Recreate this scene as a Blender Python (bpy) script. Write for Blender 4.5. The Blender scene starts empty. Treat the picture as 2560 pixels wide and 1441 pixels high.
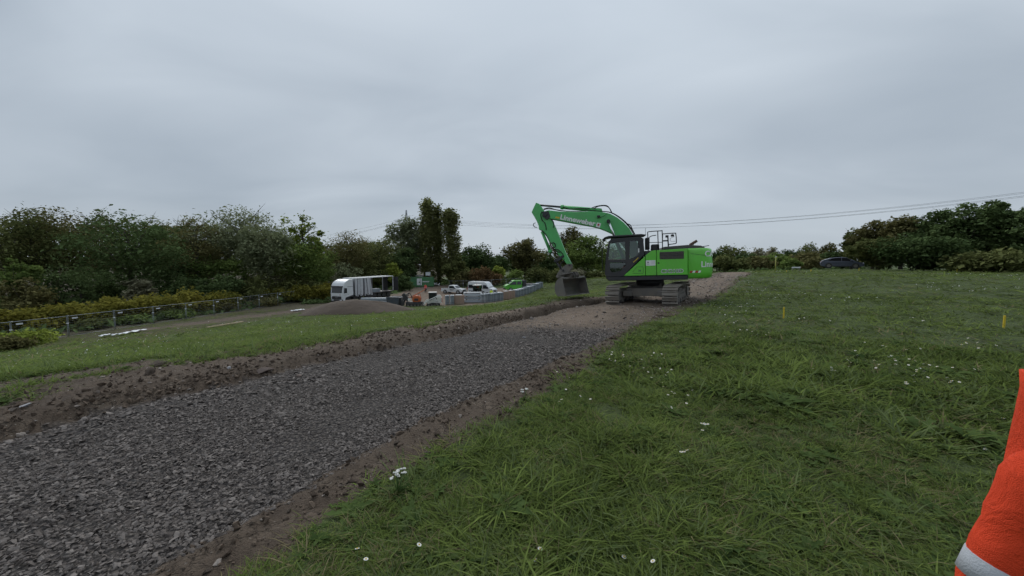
import bpy, bmesh, math, random
import numpy as np
from mathutils import Vector, Matrix, Euler

SC = bpy.context.scene
COL = SC.collection
R_ = math.radians

# ------------------------------------------------------------------ camera
FPX, CZ = 924.4, 1.75                     # focal length in photo pixels, eye height
PITCH = math.atan(70.5 / FPX)
cam_d = bpy.data.cameras.new('camera')
cam_d.lens, cam_d.sensor_width = 13.0, 36.0
cam_d.clip_start, cam_d.clip_end = 0.05, 6000.0
cam = bpy.data.objects.new('camera', cam_d)
COL.objects.link(cam)
cam.location = (0, 0, CZ)
cam.rotation_euler = (math.pi / 2 - PITCH, 0, 0)
SC.camera = cam

# ------------------------------------------------------------------ sky
SUN_EL, SUN_AZ = R_(42), R_(-20)          # behind the cloud, ahead and a little left
world = bpy.data.worlds.new('World'); SC.world = world
world.use_nodes = True
world.cycles.sampling_method = 'MANUAL'; world.cycles.sample_map_resolution = 256
nt = world.node_tree; nt.nodes.clear()
def N(t, **kw):
    n = nt.nodes.new(t)
    for k, v in kw.items(): setattr(n, k, v)
    return n
def L(a, b): nt.links.new(a, b)
def MATH(op, a, b=None, clamp=False):
    n = N('ShaderNodeMath', operation=op, use_clamp=clamp)
    for i, v in enumerate((a, b)):
        if v is None: continue
        if isinstance(v, (int, float)): n.inputs[i].default_value = v
        else: L(v, n.inputs[i])
    return n.outputs[0]
out = N('ShaderNodeOutputWorld'); bg = N('ShaderNodeBackground')
tc = N('ShaderNodeTexCoord')
sep = N('ShaderNodeSeparateXYZ'); L(tc.outputs['Generated'], sep.inputs[0])
zc = MATH('MAXIMUM', sep.outputs[2], 0.0)
den = MATH('ADD', zc, 0.26)
comb = N('ShaderNodeCombineXYZ')
L(MATH('DIVIDE', sep.outputs[0], den), comb.inputs[0]); L(MATH('DIVIDE', sep.outputs[1], den), comb.inputs[1])
def noise(scale, detail, rough, off, dist=0.0):
    mp = N('ShaderNodeMapping'); L(comb.outputs[0], mp.inputs[0])
    mp.inputs['Location'].default_value = off
    mp.inputs['Rotation'].default_value = (0, 0, R_(-14)); mp.inputs['Scale'].default_value = (0.75, 1.25, 1)
    n = N('ShaderNodeTexNoise'); L(mp.outputs[0], n.inputs['Vector'])
    n.inputs['Scale'].default_value = scale; n.inputs['Detail'].default_value = detail
    n.inputs['Roughness'].default_value = rough; n.inputs['Distortion'].default_value = dist
    return n.outputs[0]
n1 = noise(0.55, 2, 0.45, (5.3, 3.4, 0)); n2 = noise(1.5, 4, 0.45, (4.2, 7.7, 0), 0.5)
cl = MATH('ADD', MATH('MULTIPLY', n1, 0.66), MATH('MULTIPLY', n2, 0.34))
ramp = N('ShaderNodeValToRGB'); L(cl, ramp.inputs[0])
e = ramp.color_ramp.elements
e[0].position, e[0].color = 0.34, (0.345, 0.405, 0.475, 1)
e[1].position, e[1].color = 0.62, (0.560, 0.625, 0.695, 1)
# thinner, paler cloud low over the horizon, below a darker cloud base
lo = N('ShaderNodeMapRange', interpolation_type='SMOOTHSTEP'); L(sep.outputs[2], lo.inputs[0])
lo.inputs[1].default_value, lo.inputs[2].default_value = 0.16, 0.04
gap = MATH('MULTIPLY', lo.outputs[0], 0.6)
mixc = N('ShaderNodeMixRGB'); L(gap, mixc.inputs[0]); L(ramp.outputs[0], mixc.inputs[1])
mixc.inputs[2].default_value = (0.50, 0.56, 0.62, 1)
sky = N('ShaderNodeTexSky', sky_type='NISHITA', sun_disc=False)
sky.sun_elevation, sky.sun_rotation = SUN_EL, SUN_AZ
sky.air_density, sky.dust_density = 1.0, 0.6
sks = N('ShaderNodeMixRGB', blend_type='MULTIPLY'); sks.inputs[0].default_value = 1
L(sky.outputs[0], sks.inputs[1]); sks.inputs[2].default_value = (0.07, 0.07, 0.07, 1)
fin = N('ShaderNodeMixRGB'); fin.inputs[0].default_value = 0.05
L(mixc.outputs[0], fin.inputs[1]); L(sks.outputs[0], fin.inputs[2])
# an overcast dome is brighter overhead than at its rim
zen = MATH('ADD', MATH('MULTIPLY', MATH('MULTIPLY', zc, zc), 0.6), 1.0)
vm = N('ShaderNodeVectorMath', operation='SCALE'); L(fin.outputs[0], vm.inputs[0]); L(zen, vm.inputs['Scale'])
L(vm.outputs[0], bg.inputs[0]); bg.inputs[1].default_value = 1.0
L(bg.outputs[0], out.inputs[0])

# ------------------------------------------------------------------ sun behind the overcast
sd = bpy.data.lights.new('sun', 'SUN'); sd.energy = 1.5; sd.angle = R_(40); sd.color = (1, 0.97, 0.92)
sun = bpy.data.objects.new('sun', sd); COL.objects.link(sun)
sdir = Vector((math.sin(SUN_AZ) * math.cos(SUN_EL), math.cos(SUN_AZ) * math.cos(SUN_EL), math.sin(SUN_EL)))
sun.rotation_euler = sdir.to_track_quat('Z', 'Y').to_euler()
sun.location = (0, 0, 60)
SC.view_settings.view_transform = 'Standard'; SC.view_settings.look = 'None'
SC.view_settings.exposure = 0.0; SC.view_settings.gamma = 1.0
SC.view_settings.use_curve_mapping = False
cy = SC.cycles
cy.max_bounces, cy.diffuse_bounces, cy.glossy_bounces, cy.transmission_bounces, cy.transparent_max_bounces = 4, 2, 2, 3, 12
cy.caustics_reflective = cy.caustics_refractive = False
cy.use_adaptive_sampling = True; cy.adaptive_threshold = 0.03
cy.use_denoising = True

# ------------------------------------------------------------------ surveying helpers
def _ray(px, py):
    b = -(py - 720.5) / FPX
    return ((px - 1280) / FPX, math.cos(PITCH) + b * math.sin(PITCH), -math.sin(PITCH) + b * math.cos(PITCH))
def onz(px, py, z):                       # ground point seen at a photo pixel, on a level z
    d = _ray(px, py); t = (z - CZ) / d[2]; return (d[0] * t, d[1] * t, z)
def aty(px, py, Y):                       # point seen at a photo pixel, Y metres ahead
    d = _ray(px, py); t = Y / d[1]; return (d[0] * t, Y, CZ + d[2] * t)

# ------------------------------------------------------------------ materials
def new_mat(name):
    m = bpy.data.materials.new(name); m.use_nodes = True
    t = m.node_tree; b = t.nodes['Principled BSDF']; return m, t, b
def node(t, typ, **kw):
    n = t.nodes.new(typ)
    for k, v in kw.items(): setattr(n, k, v)
    return n
def tnoise(t, scale, detail=4, rough=0.55, vec=None, dist=0.0):
    n = node(t, 'ShaderNodeTexNoise')
    n.inputs['Scale'].default_value = scale; n.inputs['Detail'].default_value = detail
    n.inputs['Roughness'].default_value = rough; n.inputs['Distortion'].default_value = dist
    if vec is not None: t.links.new(vec, n.inputs['Vector'])
    return n.outputs[0]
def tramp(t, fac, stops):
    r = node(t, 'ShaderNodeValToRGB'); t.links.new(fac, r.inputs[0])
    el = r.color_ramp.elements
    while len(el) < len(stops): el.new(0.5)
    for s, (p, c) in zip(el, stops):
        s.position = p; s.color = (c if len(c) == 4 else (*c, 1)) if not isinstance(c, (int, float)) else (c, c, c, 1)
    return r.outputs[0]
def tmix(t, fac, a, b, mode='MIX'):
    m = node(t, 'ShaderNodeMixRGB', blend_type=mode)
    for i, v in enumerate((fac, a, b)):
        if isinstance(v, (int, float)): m.inputs[i].default_value = v if i == 0 else (v, v, v, 1)
        elif isinstance(v, tuple): m.inputs[i].default_value = (*v, 1) if len(v) == 3 else v
        else: t.links.new(v, m.inputs[i])
    return m.outputs[0]
def tmath(t, op, a, b=0.0, clamp=False):
    n = node(t, 'ShaderNodeMath', operation=op, use_clamp=clamp)
    for i, v in enumerate((a, b)):
        if isinstance(v, (int, float)): n.inputs[i].default_value = v
        else: t.links.new(v, n.inputs[i])
    return n.outputs[0]
def tbump(t, b, h, strength, dist):
    n = node(t, 'ShaderNodeBump'); n.inputs['Strength'].default_value = strength; n.inputs['Distance'].default_value = dist
    t.links.new(h, n.inputs['Height']); t.links.new(n.outputs[0], b.inputs['Normal'])

def paint(name, col, rough=0.45, metal=0.0, dirt=0.25, dirt_col=(0.16, 0.13, 0.10), scale=1.6, bump=0.0, coat=0.0):
    """painted or bare solid: one base colour, uneven gloss, patches of dust"""
    m, t, b = new_mat(name)
    tc = node(t, 'ShaderNodeTexCoord').outputs['Object']
    n = tnoise(t, scale, 6, 0.62, tc, 0.3)
    f = tramp(t, n, [(0.42, 0.0), (0.72, dirt)])
    n2 = tnoise(t, scale * 14, 3, 0.6, tc)
    c = tmix(t, tramp(t, n2, [(0.3, 0.0), (0.75, 0.16)]), col, tuple(v * 0.72 for v in col))
    t.links.new(tmix(t, f, c, dirt_col), b.inputs['Base Color'])
    r = tmath(t, 'ADD', tmath(t, 'MULTIPLY', n, 0.25), rough - 0.1)
    t.links.new(r, b.inputs['Roughness']); b.inputs['Metallic'].default_value = metal
    if coat: b.inputs['Coat Weight'].default_value = coat; b.inputs['Coat Roughness'].default_value = 0.15
    if bump: tbump(t, b, n2, bump, 0.02)
    return m
def glass_dark(name, col=(0.02, 0.03, 0.03), rough=0.06):
    m, t, b = new_mat(name)
    b.inputs['Base Color'].default_value = (*col, 1); b.inputs['Roughness'].default_value = rough
    b.inputs['Specular IOR Level'].default_value = 0.6
    return m
def glass_clear(name, tint=(0.55, 0.62, 0.60)):
    """thin clear pane: mostly see-through, a mirror-like sheen"""
    m = bpy.data.materials.new(name); m.use_nodes = True; t = m.node_tree; t.nodes.clear()
    o = node(t, 'ShaderNodeOutputMaterial'); g = node(t, 'ShaderNodeBsdfGlossy'); tr = node(t, 'ShaderNodeBsdfTransparent')
    g.inputs['Roughness'].default_value = 0.03; g.inputs['Color'].default_value = (0.9, 0.95, 0.95, 1)
    tr.inputs['Color'].default_value = (*tint, 1)
    fr = node(t, 'ShaderNodeFresnel'); fr.inputs[0].default_value = 1.5
    f = tmath(t, 'ADD', tmath(t, 'MULTIPLY', fr.outputs[0], 1.2), 0.03, True)
    mx = node(t, 'ShaderNodeMixShader'); t.links.new(f, mx.inputs[0]); t.links.new(tr.outputs[0], mx.inputs[1]); t.links.new(g.outputs[0], mx.inputs[2])
    t.links.new(mx.outputs[0], o.inputs[0]); return m

# ------------------------------------------------------------------ mesh builder
class MB:
    def __init__(s, M=None): s.v = []; s.f = []; s.M = M; s.sm = []
    def add(s, vs, fs, smooth=False):
        o = len(s.v)
        for p in vs:
            p = Vector(p); s.v.append(tuple(s.M @ p) if s.M is not None else tuple(p))
        for f in fs: s.f.append(tuple(o + i for i in f)); s.sm.append(smooth)
        return s
    def box(s, c, d, rot=None, taper=None):
        hx, hy, hz = d[0] / 2, d[1] / 2, d[2] / 2
        tx, ty = taper or (1, 1)
        vs = [Vector((x * hx * (tx if z > 0 else 1), y * hy * (ty if z > 0 else 1), z * hz)) for z in (-1, 1) for y in (-1, 1) for x in (-1, 1)]
        if rot: 
            e = Euler(rot).to_matrix(); vs = [e @ v for v in vs]
        c = Vector(c)
        return s.add([v + c for v in vs], [(0, 2, 3, 1), (4, 5, 7, 6), (0, 1, 5, 4), (2, 6, 7, 3), (0, 4, 6, 2), (1, 3, 7, 5)])
    def b2(s, a, b):                      # box from two corners
        return s.box([(a[i] + b[i]) / 2 for i in range(3)], [abs(b[i] - a[i]) for i in range(3)])
    def prism(s, poly, a, b, axis='y'):   # polygon in the other two axes, extruded from a to b
        n = len(poly)
        def P(p, q):
            return (p[0], q, p[1]) if axis == 'y' else ((q, p[0], p[1]) if axis == 'x' else (p[0], p[1], q))
        vs = [P(p, a) for p in poly] + [P(p, b) for p in poly]
        ar = sum(poly[i][0] * poly[(i + 1) % n][1] - poly[(i + 1) % n][0] * poly[i][1] for i in range(n))
        fl = (ar > 0) ^ (b < a) ^ (axis == 'y')
        fs = [tuple(range(n)), tuple(reversed(range(n, 2 * n)))] + [(i, i + n, (i + 1) % n + n, (i + 1) % n) for i in range(n)]
        if fl: fs = [tuple(reversed(f)) for f in fs]
        return s.add(vs, fs)
    def tube(s, pts, r, n=8, caps=True, smooth=True):
        pts = [Vector(p) for p in pts]; m = len(pts)
        rs = r if isinstance(r, (list, tuple)) else [r] * m
        vs = []; up = None
        for i in range(m):
            d = (pts[min(i + 1, m - 1)] - pts[max(i - 1, 0)])
            d = d.normalized() if d.length > 1e-9 else Vector((0, 0, 1))
            if up is None: up = Vector((0, 0, 1)) if abs(d.z) < 0.9 else Vector((1, 0, 0))
            x = d.cross(up)
            x = x.normalized() if x.length > 1e-6 else d.orthogonal().normalized()
            up = x.cross(d).normalized()
            for k in range(n):
                a = 2 * math.pi * k / n + (math.pi / 4 if n == 4 else 0)
                vs.append(pts[i] + (x * math.cos(a) + up * math.sin(a)) * rs[i])
        fs = [(i * n + k, i * n + (k + 1) % n, (i + 1) * n + (k + 1) % n, (i + 1) * n + k) for i in range(m - 1) for k in range(n)]
        s.add(vs, fs, smooth)
        if caps:
            o = len(s.v) - len(vs)
            s.f.append(tuple(o + k for k in reversed(range(n)))); s.f.append(tuple(o + (m - 1) * n + k for k in range(n))); s.sm += [False, False]
        return s
    def cyl(s, a, b, r, n=16, r2=None): return s.tube([a, b], [r, r2 if r2 is not None else r], n)
    def quad(s, *p): return s.add(p, [tuple(range(len(p)))])
    def loft(s, rings, closed=True, caps=True, smooth=True):
        n = len(rings[0]); vs = [p for r in rings for p in r]
        fs = []
        for i in range(len(rings) - 1):
            for k in range(n if closed else n - 1):
                fs.append((i * n + k, i * n + (k + 1) % n, (i + 1) * n + (k + 1) % n, (i + 1) * n + k))
        o = len(s.v); s.add(vs, fs, smooth)
        if caps and closed:
            s.f.append(tuple(o + k for k in reversed(range(n)))); s.f.append(tuple(o + (len(rings) - 1) * n + k for k in range(n))); s.sm += [False, False]
        return s
    def mesh(s, name, mat, bevel=0.0, fixn=True, seg=1):
        me = bpy.data.meshes.new(name); me.from_pydata(s.v, [], s.f)
        me.polygons.foreach_set('use_smooth', s.sm)
        if bevel or fixn:
            bm = bmesh.new(); bm.from_mesh(me)
            if fixn: bmesh.ops.recalc_face_normals(bm, faces=bm.faces)
            if bevel:
                bmesh.ops.remove_doubles(bm, verts=bm.verts, dist=1e-5)
                ed = [e for e in bm.edges if len(e.link_faces) == 2 and e.calc_face_angle(0) > 0.5]
                bmesh.ops.bevel(bm, geom=ed, offset=bevel, segments=seg, affect='EDGES', profile=0.6, clamp_overlap=True)
            bm.to_mesh(me); bm.free()
        if mat: me.materials.append(mat)
        return me
    def build(s, name, mat, parent=None, bevel=0.0, fixn=True, seg=1):
        return link(name, s.mesh(name, mat, bevel, fixn, seg), parent)
def link(name, me, parent=None):
    o = bpy.data.objects.new(name, me); COL.objects.link(o)
    if parent: o.parent = parent
    return o
def tag(o, label=None, cat=None, group=None, kind=None):
    if label: o['label'] = label
    if cat: o['category'] = cat
    if group: o['group'] = group
    if kind: o['kind'] = kind
    return o
def empty(name, loc=(0, 0, 0), rz=0.0, label=None, cat=None, group=None, scale=1.0):
    o = bpy.data.objects.new(name, None); COL.objects.link(o)
    o.location = loc; o.rotation_euler = (0, 0, rz); o.scale = (scale,) * 3; o.empty_display_size = 0.2
    return tag(o, label, cat, group)
def copy_tree(o, parent=None):
    c = o.copy(); COL.objects.link(c); c.parent = parent
    for ch in o.children: copy_tree(ch, c)
    return c
def np_mesh(name, V, F, mat=None, smooth=False):
    """V (n,3) array, F (m,k) int array"""
    V = np.asarray(V, np.float32); F = np.asarray(F, np.int32); k = F.shape[1]
    me = bpy.data.meshes.new(name)
    me.vertices.add(len(V)); me.vertices.foreach_set('co', V.ravel())
    me.loops.add(F.size); me.loops.foreach_set('vertex_index', F.ravel())
    me.polygons.add(len(F)); me.polygons.foreach_set('loop_start', np.arange(len(F), dtype=np.int32) * k)
    if smooth: me.polygons.foreach_set('use_smooth', np.ones(len(F), bool))
    me.update(calc_edges=True)
    if mat: me.materials.append(mat)
    return me
# ================================================================== terrain
def _hash(ix, iy, seed):
    h = (ix.astype(np.int64) * 374761393 + iy.astype(np.int64) * 668265263 + seed * 1442695041) & 0xFFFFFFFF
    h = ((h ^ (h >> 13)) * 1274126177) & 0xFFFFFFFF
    return ((h ^ (h >> 16)) & 0xFFFF) / 65535.0
def vnoise(x, y, seed=0):
    ix = np.floor(x); iy = np.floor(y); fx = x - ix; fy = y - iy
    fx = fx * fx * (3 - 2 * fx); fy = fy * fy * (3 - 2 * fy)
    a = _hash(ix, iy, seed); b = _hash(ix + 1, iy, seed); c = _hash(ix, iy + 1, seed); d = _hash(ix + 1, iy + 1, seed)
    return (a * (1 - fx) + b * fx) * (1 - fy) + (c * (1 - fx) + d * fx) * fy
def fbm(x, y, seed=0, oct=4, gain=0.5):
    s = 0.0; a = 1.0; t = 0.0
    for o in range(oct):
        s = s + a * vnoise(x * 2 ** o + 17.3 * o, y * 2 ** o - 9.1 * o, seed + o); t += a; a *= gain
    return s / t - 0.5
def sstep(e0, e1, x):
    t = np.clip((x - e0) / (e1 - e0), 0, 1); return t * t * (3 - 2 * t)

YARD = -5.25
CP = [  # surveyed heights: x, y, z
 (0, 0, 0), (3, 2, 0.02), (8, 2, 0.05), (-3, 2, -0.05), (-6, 1, -0.1), (0, -6, 0), (8, -8, 0), (-8, -6, -.3), (30, -10, .3), (-30, -12, -4), (-60, -20, YARD), (0, -40, 0),
 (4, 8, 0.0), (8, 8, 0.06), (14, 8, .12), (22, 10, .25), (35, 12, .5), (60, 14, .6),
 (6, 14, -.1), (10, 15, .02), (16, 18, .18), (26, 22, .34), (45, 28, .50), (80, 40, .8),
 (4.3, 16.2, -.30), (5.5, 18.2, -.28), (7.6, 16.8, -.18), (8.8, 18.8, -.12), (6.3, 14.8, -.2), (3.5, 17.5, -.25),
 (12, 24, .05), (16, 30, .25), (21.5, 36, .45), (26, 40, .44), (35.5, 40, .36), (46, 38, .46), (60, 40, .7), (30, 33, .38),
 (24, 44, .40), (38, 48, .3), (48, 54, .50), (55, 52, .4), (30, 60, -.6), (50, 75, -1.2), (90, 70, -.5), (60, 110, -3.5), (120, 120, -2),
 (-5.4, 3.8, .02), (-4.1, 5.7, .02), (-2.7, 7.7, .02), (-1.1, 10, -.0), (1.5, 14.2, -.1),
 (-7.2, 5.1, -.03), (-5.3, 7.0, -.06), (-3.0, 9.3, -.09), (-1, 12.3, -.15), (.8, 15.5, -.2), (2.6, 18.4, -.08), (3.2, 19.5, -.12), (1.2, 20, -.35), (5, 21, -.3), (9, 23, -.2),
 (-12, 7.5, -.75), (-10, 10, -.95), (-7, 14, -1.1), (-3, 19, -1.15), (1, 25, -1.2), (6, 28, -.9), (11, 32, -.6), (17, 40, -.2),
 (-22, 12, -2.4), (-18, 20, -2.7), (-12, 28, -2.8), (-4, 33, -2.7), (3, 38, -2.5), (10, 42, -1.9), (16, 50, -1.6),
 (-33, 20, -4.2), (-28, 31, -4.4), (-20, 40, -4.6), (-11, 46, -4.6), (-3, 52, -4.7), (5, 57, -4.3), (11, 58, -3.2), (15, 66, -2.5),
 (-39.7, 30.1, YARD - .05), (-37, 40, YARD), (-30, 46, YARD), (-20, 55, YARD), (-10, 56, YARD), (-3, 63, YARD), (2, 72, YARD), (6.3, 82, YARD), (-34, 64, YARD), (-20, 75, YARD), (-8, 85, YARD), (-3, 90, -4.9), (-25, 115, YARD - .1), (-40, 100, YARD), (-60, 60, YARD - .1), (-55, 35, YARD - .1), (-70, 20, YARD), (-50, 5, YARD), (-40, -5, -4.9),
 (18.7, 75, -1.74), (10.4, 80, -2.84), (4, 85, -4.0), (25, 72, -1.3), (8, 72, -4.2), (13, 68, -2.95),
 (18, 90, -3.2), (10, 95, -4.6), (0, 100, -5.0), (30, 95, -3.0), (20, 120, -5), (-10, 130, YARD), (40, 140, -4.5), (-60, 130, YARD), (-120, 60, YARD), (-120, 140, YARD), (0, 220, -5.5), (150, 220, -4), (-150, 220, -5.5), (160, 60, 0), (0, 400, -5.5), (300, 300, -4), (-300, 300, -5.5), (-300, 0, -5.5), (300, 0, 0), (0, -300, -1),
]
CPa = np.array(CP, float)
def _rbf_fit():
    X = CPa[:, :2]; d = np.linalg.norm(X[:, None] - X[None], axis=2)
    n = len(X); A = np.zeros((n + 1, n + 1)); A[:n, :n] = -d; A[:n, :n] += np.eye(n) * (-.0); A[n, :n] = 1; A[:n, n] = 1
    return np.linalg.solve(A, np.append(CPa[:, 2], 0))
_W = _rbf_fit()
def _soft(d): return np.sqrt(d * d + 0.7)
def base_h(x, y):
    x = np.asarray(x, float); y = np.asarray(y, float); h = np.full(x.shape, _W[-1])
    # soften the tips of the cones a little near each survey point
    for (cx, cy, cz), w in zip(CP, _W[:-1]):
        r = math.hypot(cx, cy); eps = (0.06 * r + .25) ** 2
        h = h - w * np.sqrt((x - cx) ** 2 + (y - cy) ** 2 + eps)
    return h
TD = np.array([0.545, 0.838])             # direction of the new track
def ts(x, y): return x * TD[0] + y * TD[1], -(x * TD[1] - y * TD[0])
def edge(pts):                            # photo points on the ground -> s as a function of t
    a = sorted((ts(*onz(px, py, z)[:2]) for px, py, z in pts)); t = [q[0] for q in a]; s = [q[1] for q in a]
    return lambda T: np.interp(T, t, s)
E_GRASS_R = edge([(650, 1441, 0), (850, 1270, 0), (1220, 1080, 0), (1420, 960, 0), (1600, 830, -.1), (1740, 770, -.1), (1800, 740, 0), (1840, 708, .25), (1880, 684, .45)])
E_GRAV_R = edge([(330, 1441, -.1), (700, 1260, -.1), (1000, 1090, -.1), (1330, 930, -.1), (1500, 860, -.1), (1640, 792, -.15), (1720, 760, -.15), (1790, 735, 0), (1870, 685, .45)])
E_GRAV_L = edge([(0, 1090, -.1), (380, 1000, -.1), (620, 945, -.1), (800, 905, -.1), (960, 870, -.1), (1180, 820, -.12), (1380, 770, -.15), (1490, 752, -.2), (1800, 684, .4)])
E_DIRT_L = edge([(0, 960, -.12), (370, 910, -.16), (700, 870, -.18), (1000, 825, -.2), (1200, 790, -.25), (1340, 766, -.2), (1480, 742, -.15), (1790, 683.5, .4)])
def poly_dist(x, y, pts):                 # distance to a polyline
    best = np.full(np.shape(x), 1e9)
    for (ax, ay), (bx, by) in zip(pts[:-1], pts[1:]):
        dx, dy = bx - ax, by - ay; L2 = dx * dx + dy * dy
        u = np.clip(((x - ax) * dx + (y - ay) * dy) / L2, 0, 1)
        best = np.minimum(best, np.hypot(x - ax - u * dx, y - ay - u * dy))
    return best
PATH_PTS = [(-36.6, 34.2), (-34.8, 38.3), (-31.8, 45.6), (-27.8, 54), (-23.5, 61)]
def zones(x, y):
    x = np.asarray(x, float); y = np.asarray(y, float)
    t, s = ts(x, y)
    w = fbm(x * 1.1, y * 1.1, 3, 4) * 0.75 + fbm(x * 5, y * 5, 9, 3) * 0.22
    near = sstep(-3, 0, t)
    gr = E_GRASS_R(t); vr = E_GRAV_R(t); vl = E_GRAV_L(t); dl = E_DIRT_L(t)
    k = np.clip((t - 4) / 10, 0.35, 1.0)
    inroad = (s > vr + w * .28) & (s < vl + w * .35)
    band = (s > gr + w * .35 * (1 + .5 * (k > .9))) & (s < dl + .40 + w * 1.1 * k + .15 * np.sin(t * .9)) & ~inroad
    yx = fbm(x * .15, y * .15, 21, 3) * 5
    yardm = (y + .22 * x + yx * .4 > 53) & (x < 6.5 - .2 * (y - 82)) & (x > -27 + .0 * y + (y - 50) * .02 + yx * .3) & (y < 101) & (base_h(x, y) < -4.85)
    yardm &= ~((y > 92) & (x > -15 + yx * .5)) & ~((y > 70) & (x < -24 + yx * .3)) & ~((x > -6) & (y > 86))
    path = poly_dist(x, y, PATH_PTS) < np.clip(.9 + (y - 33) * .12, .7, 1.6) + w * .6
    z = np.zeros(x.shape, np.int8)
    z[band & (t > -4) & (t < 70)] = 2; z[inroad & (t > -4) & (t < 70)] = 1
    z[yardm] = 4; z[path & (z == 0)] = 3
    return z, t, s, w
def height(x, y):
    x = np.asarray(x, float); y = np.asarray(y, float)
    h = base_h(x, y); t, s = ts(x, y); r = np.hypot(x, y)
    vr = E_GRAV_R(t); vl = E_GRAV_L(t); gr = E_GRASS_R(t); dl = E_DIRT_L(t)
    w = fbm(x * 1.1, y * 1.1, 3, 4) * 0.75 + fbm(x * 5, y * 5, 9, 3) * 0.22
    on = sstep(-6, -2, t) * (1 - sstep(30, 38, t))
    # excavated bed: cut about a hand deep, steep ragged bank on the far side
    bed = sstep(vr - .25, vr + .05, s - w * .28) * (1 - sstep(vl - .02, vl + .2, s - w * .45))
    h = h - bed * .13 * on * (1 - sstep(11.5, 14.5, t))
    # open slot along the far edge just before the machine
    sl = np.exp(-(np.abs(s - (vl + .05 + w * .35)) / .30) ** 3)
    dep = .05 + .55 * sstep(10.8, 12.2, t) * (1 - sstep(17.5, 19, t)) * (.65 + .7 * (vnoise(t * .8, t * 0, 5) > .3)) + .12 * sstep(5.5, 7.5, t) * (1 - sstep(17, 19, t))
    h = h - sl * dep * on
    # thrown-up spoil on both banks
    lump = fbm(x * 2.2, y * 2.2, 31, 4)
    spo = sstep(vl + .1, vl + .5, s) * (1 - sstep(dl - .5, dl + .3, s)) * on
    h = h + spo * (np.abs(lump) * .11 - .02 + .12 * np.clip(fbm(x * 7, y * 7, 33, 3), 0, 1))
    spr = sstep(gr - .1, gr + .2, s) * (1 - sstep(vr - .2, vr + .1, s)) * on
    rg = 1 - np.abs(fbm(x * 6, y * 6, 37, 4)) * 4
    h = h + spr * (lump * .10 - .03 + fbm(x * 8, y * 8, 35, 3) * .07 + rg * .012) + spo * (fbm(x * 13, y * 13, 39, 3) * .06 + rg * .018) * (1 - sstep(14, 24, r))
    h = h + bed * on * (fbm(x * 9, y * 9, 41, 3) * .035 + fbm(x * .9, y * .9, 43, 2) * .06)
    # turf: soft hummocks
    g = 1 - np.clip(bed + spo + spr, 0, 1)
    h = h + g * (fbm(x * .8, y * .8, 51, 3) * .10 + fbm(x * 4, y * 4, 53, 3) * .05) * (1 - sstep(25, 60, r)) + g * fbm(x * .12, y * .12, 55, 3) * .35 * sstep(15, 60, r) * (1 - sstep(0, 1, (np.abs(h - YARD) < .35) * 1.0))
    # the flat floor of the yard
    return h
def gz(x, y): return float(height(np.array([x]), np.array([y]))[0])

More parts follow.
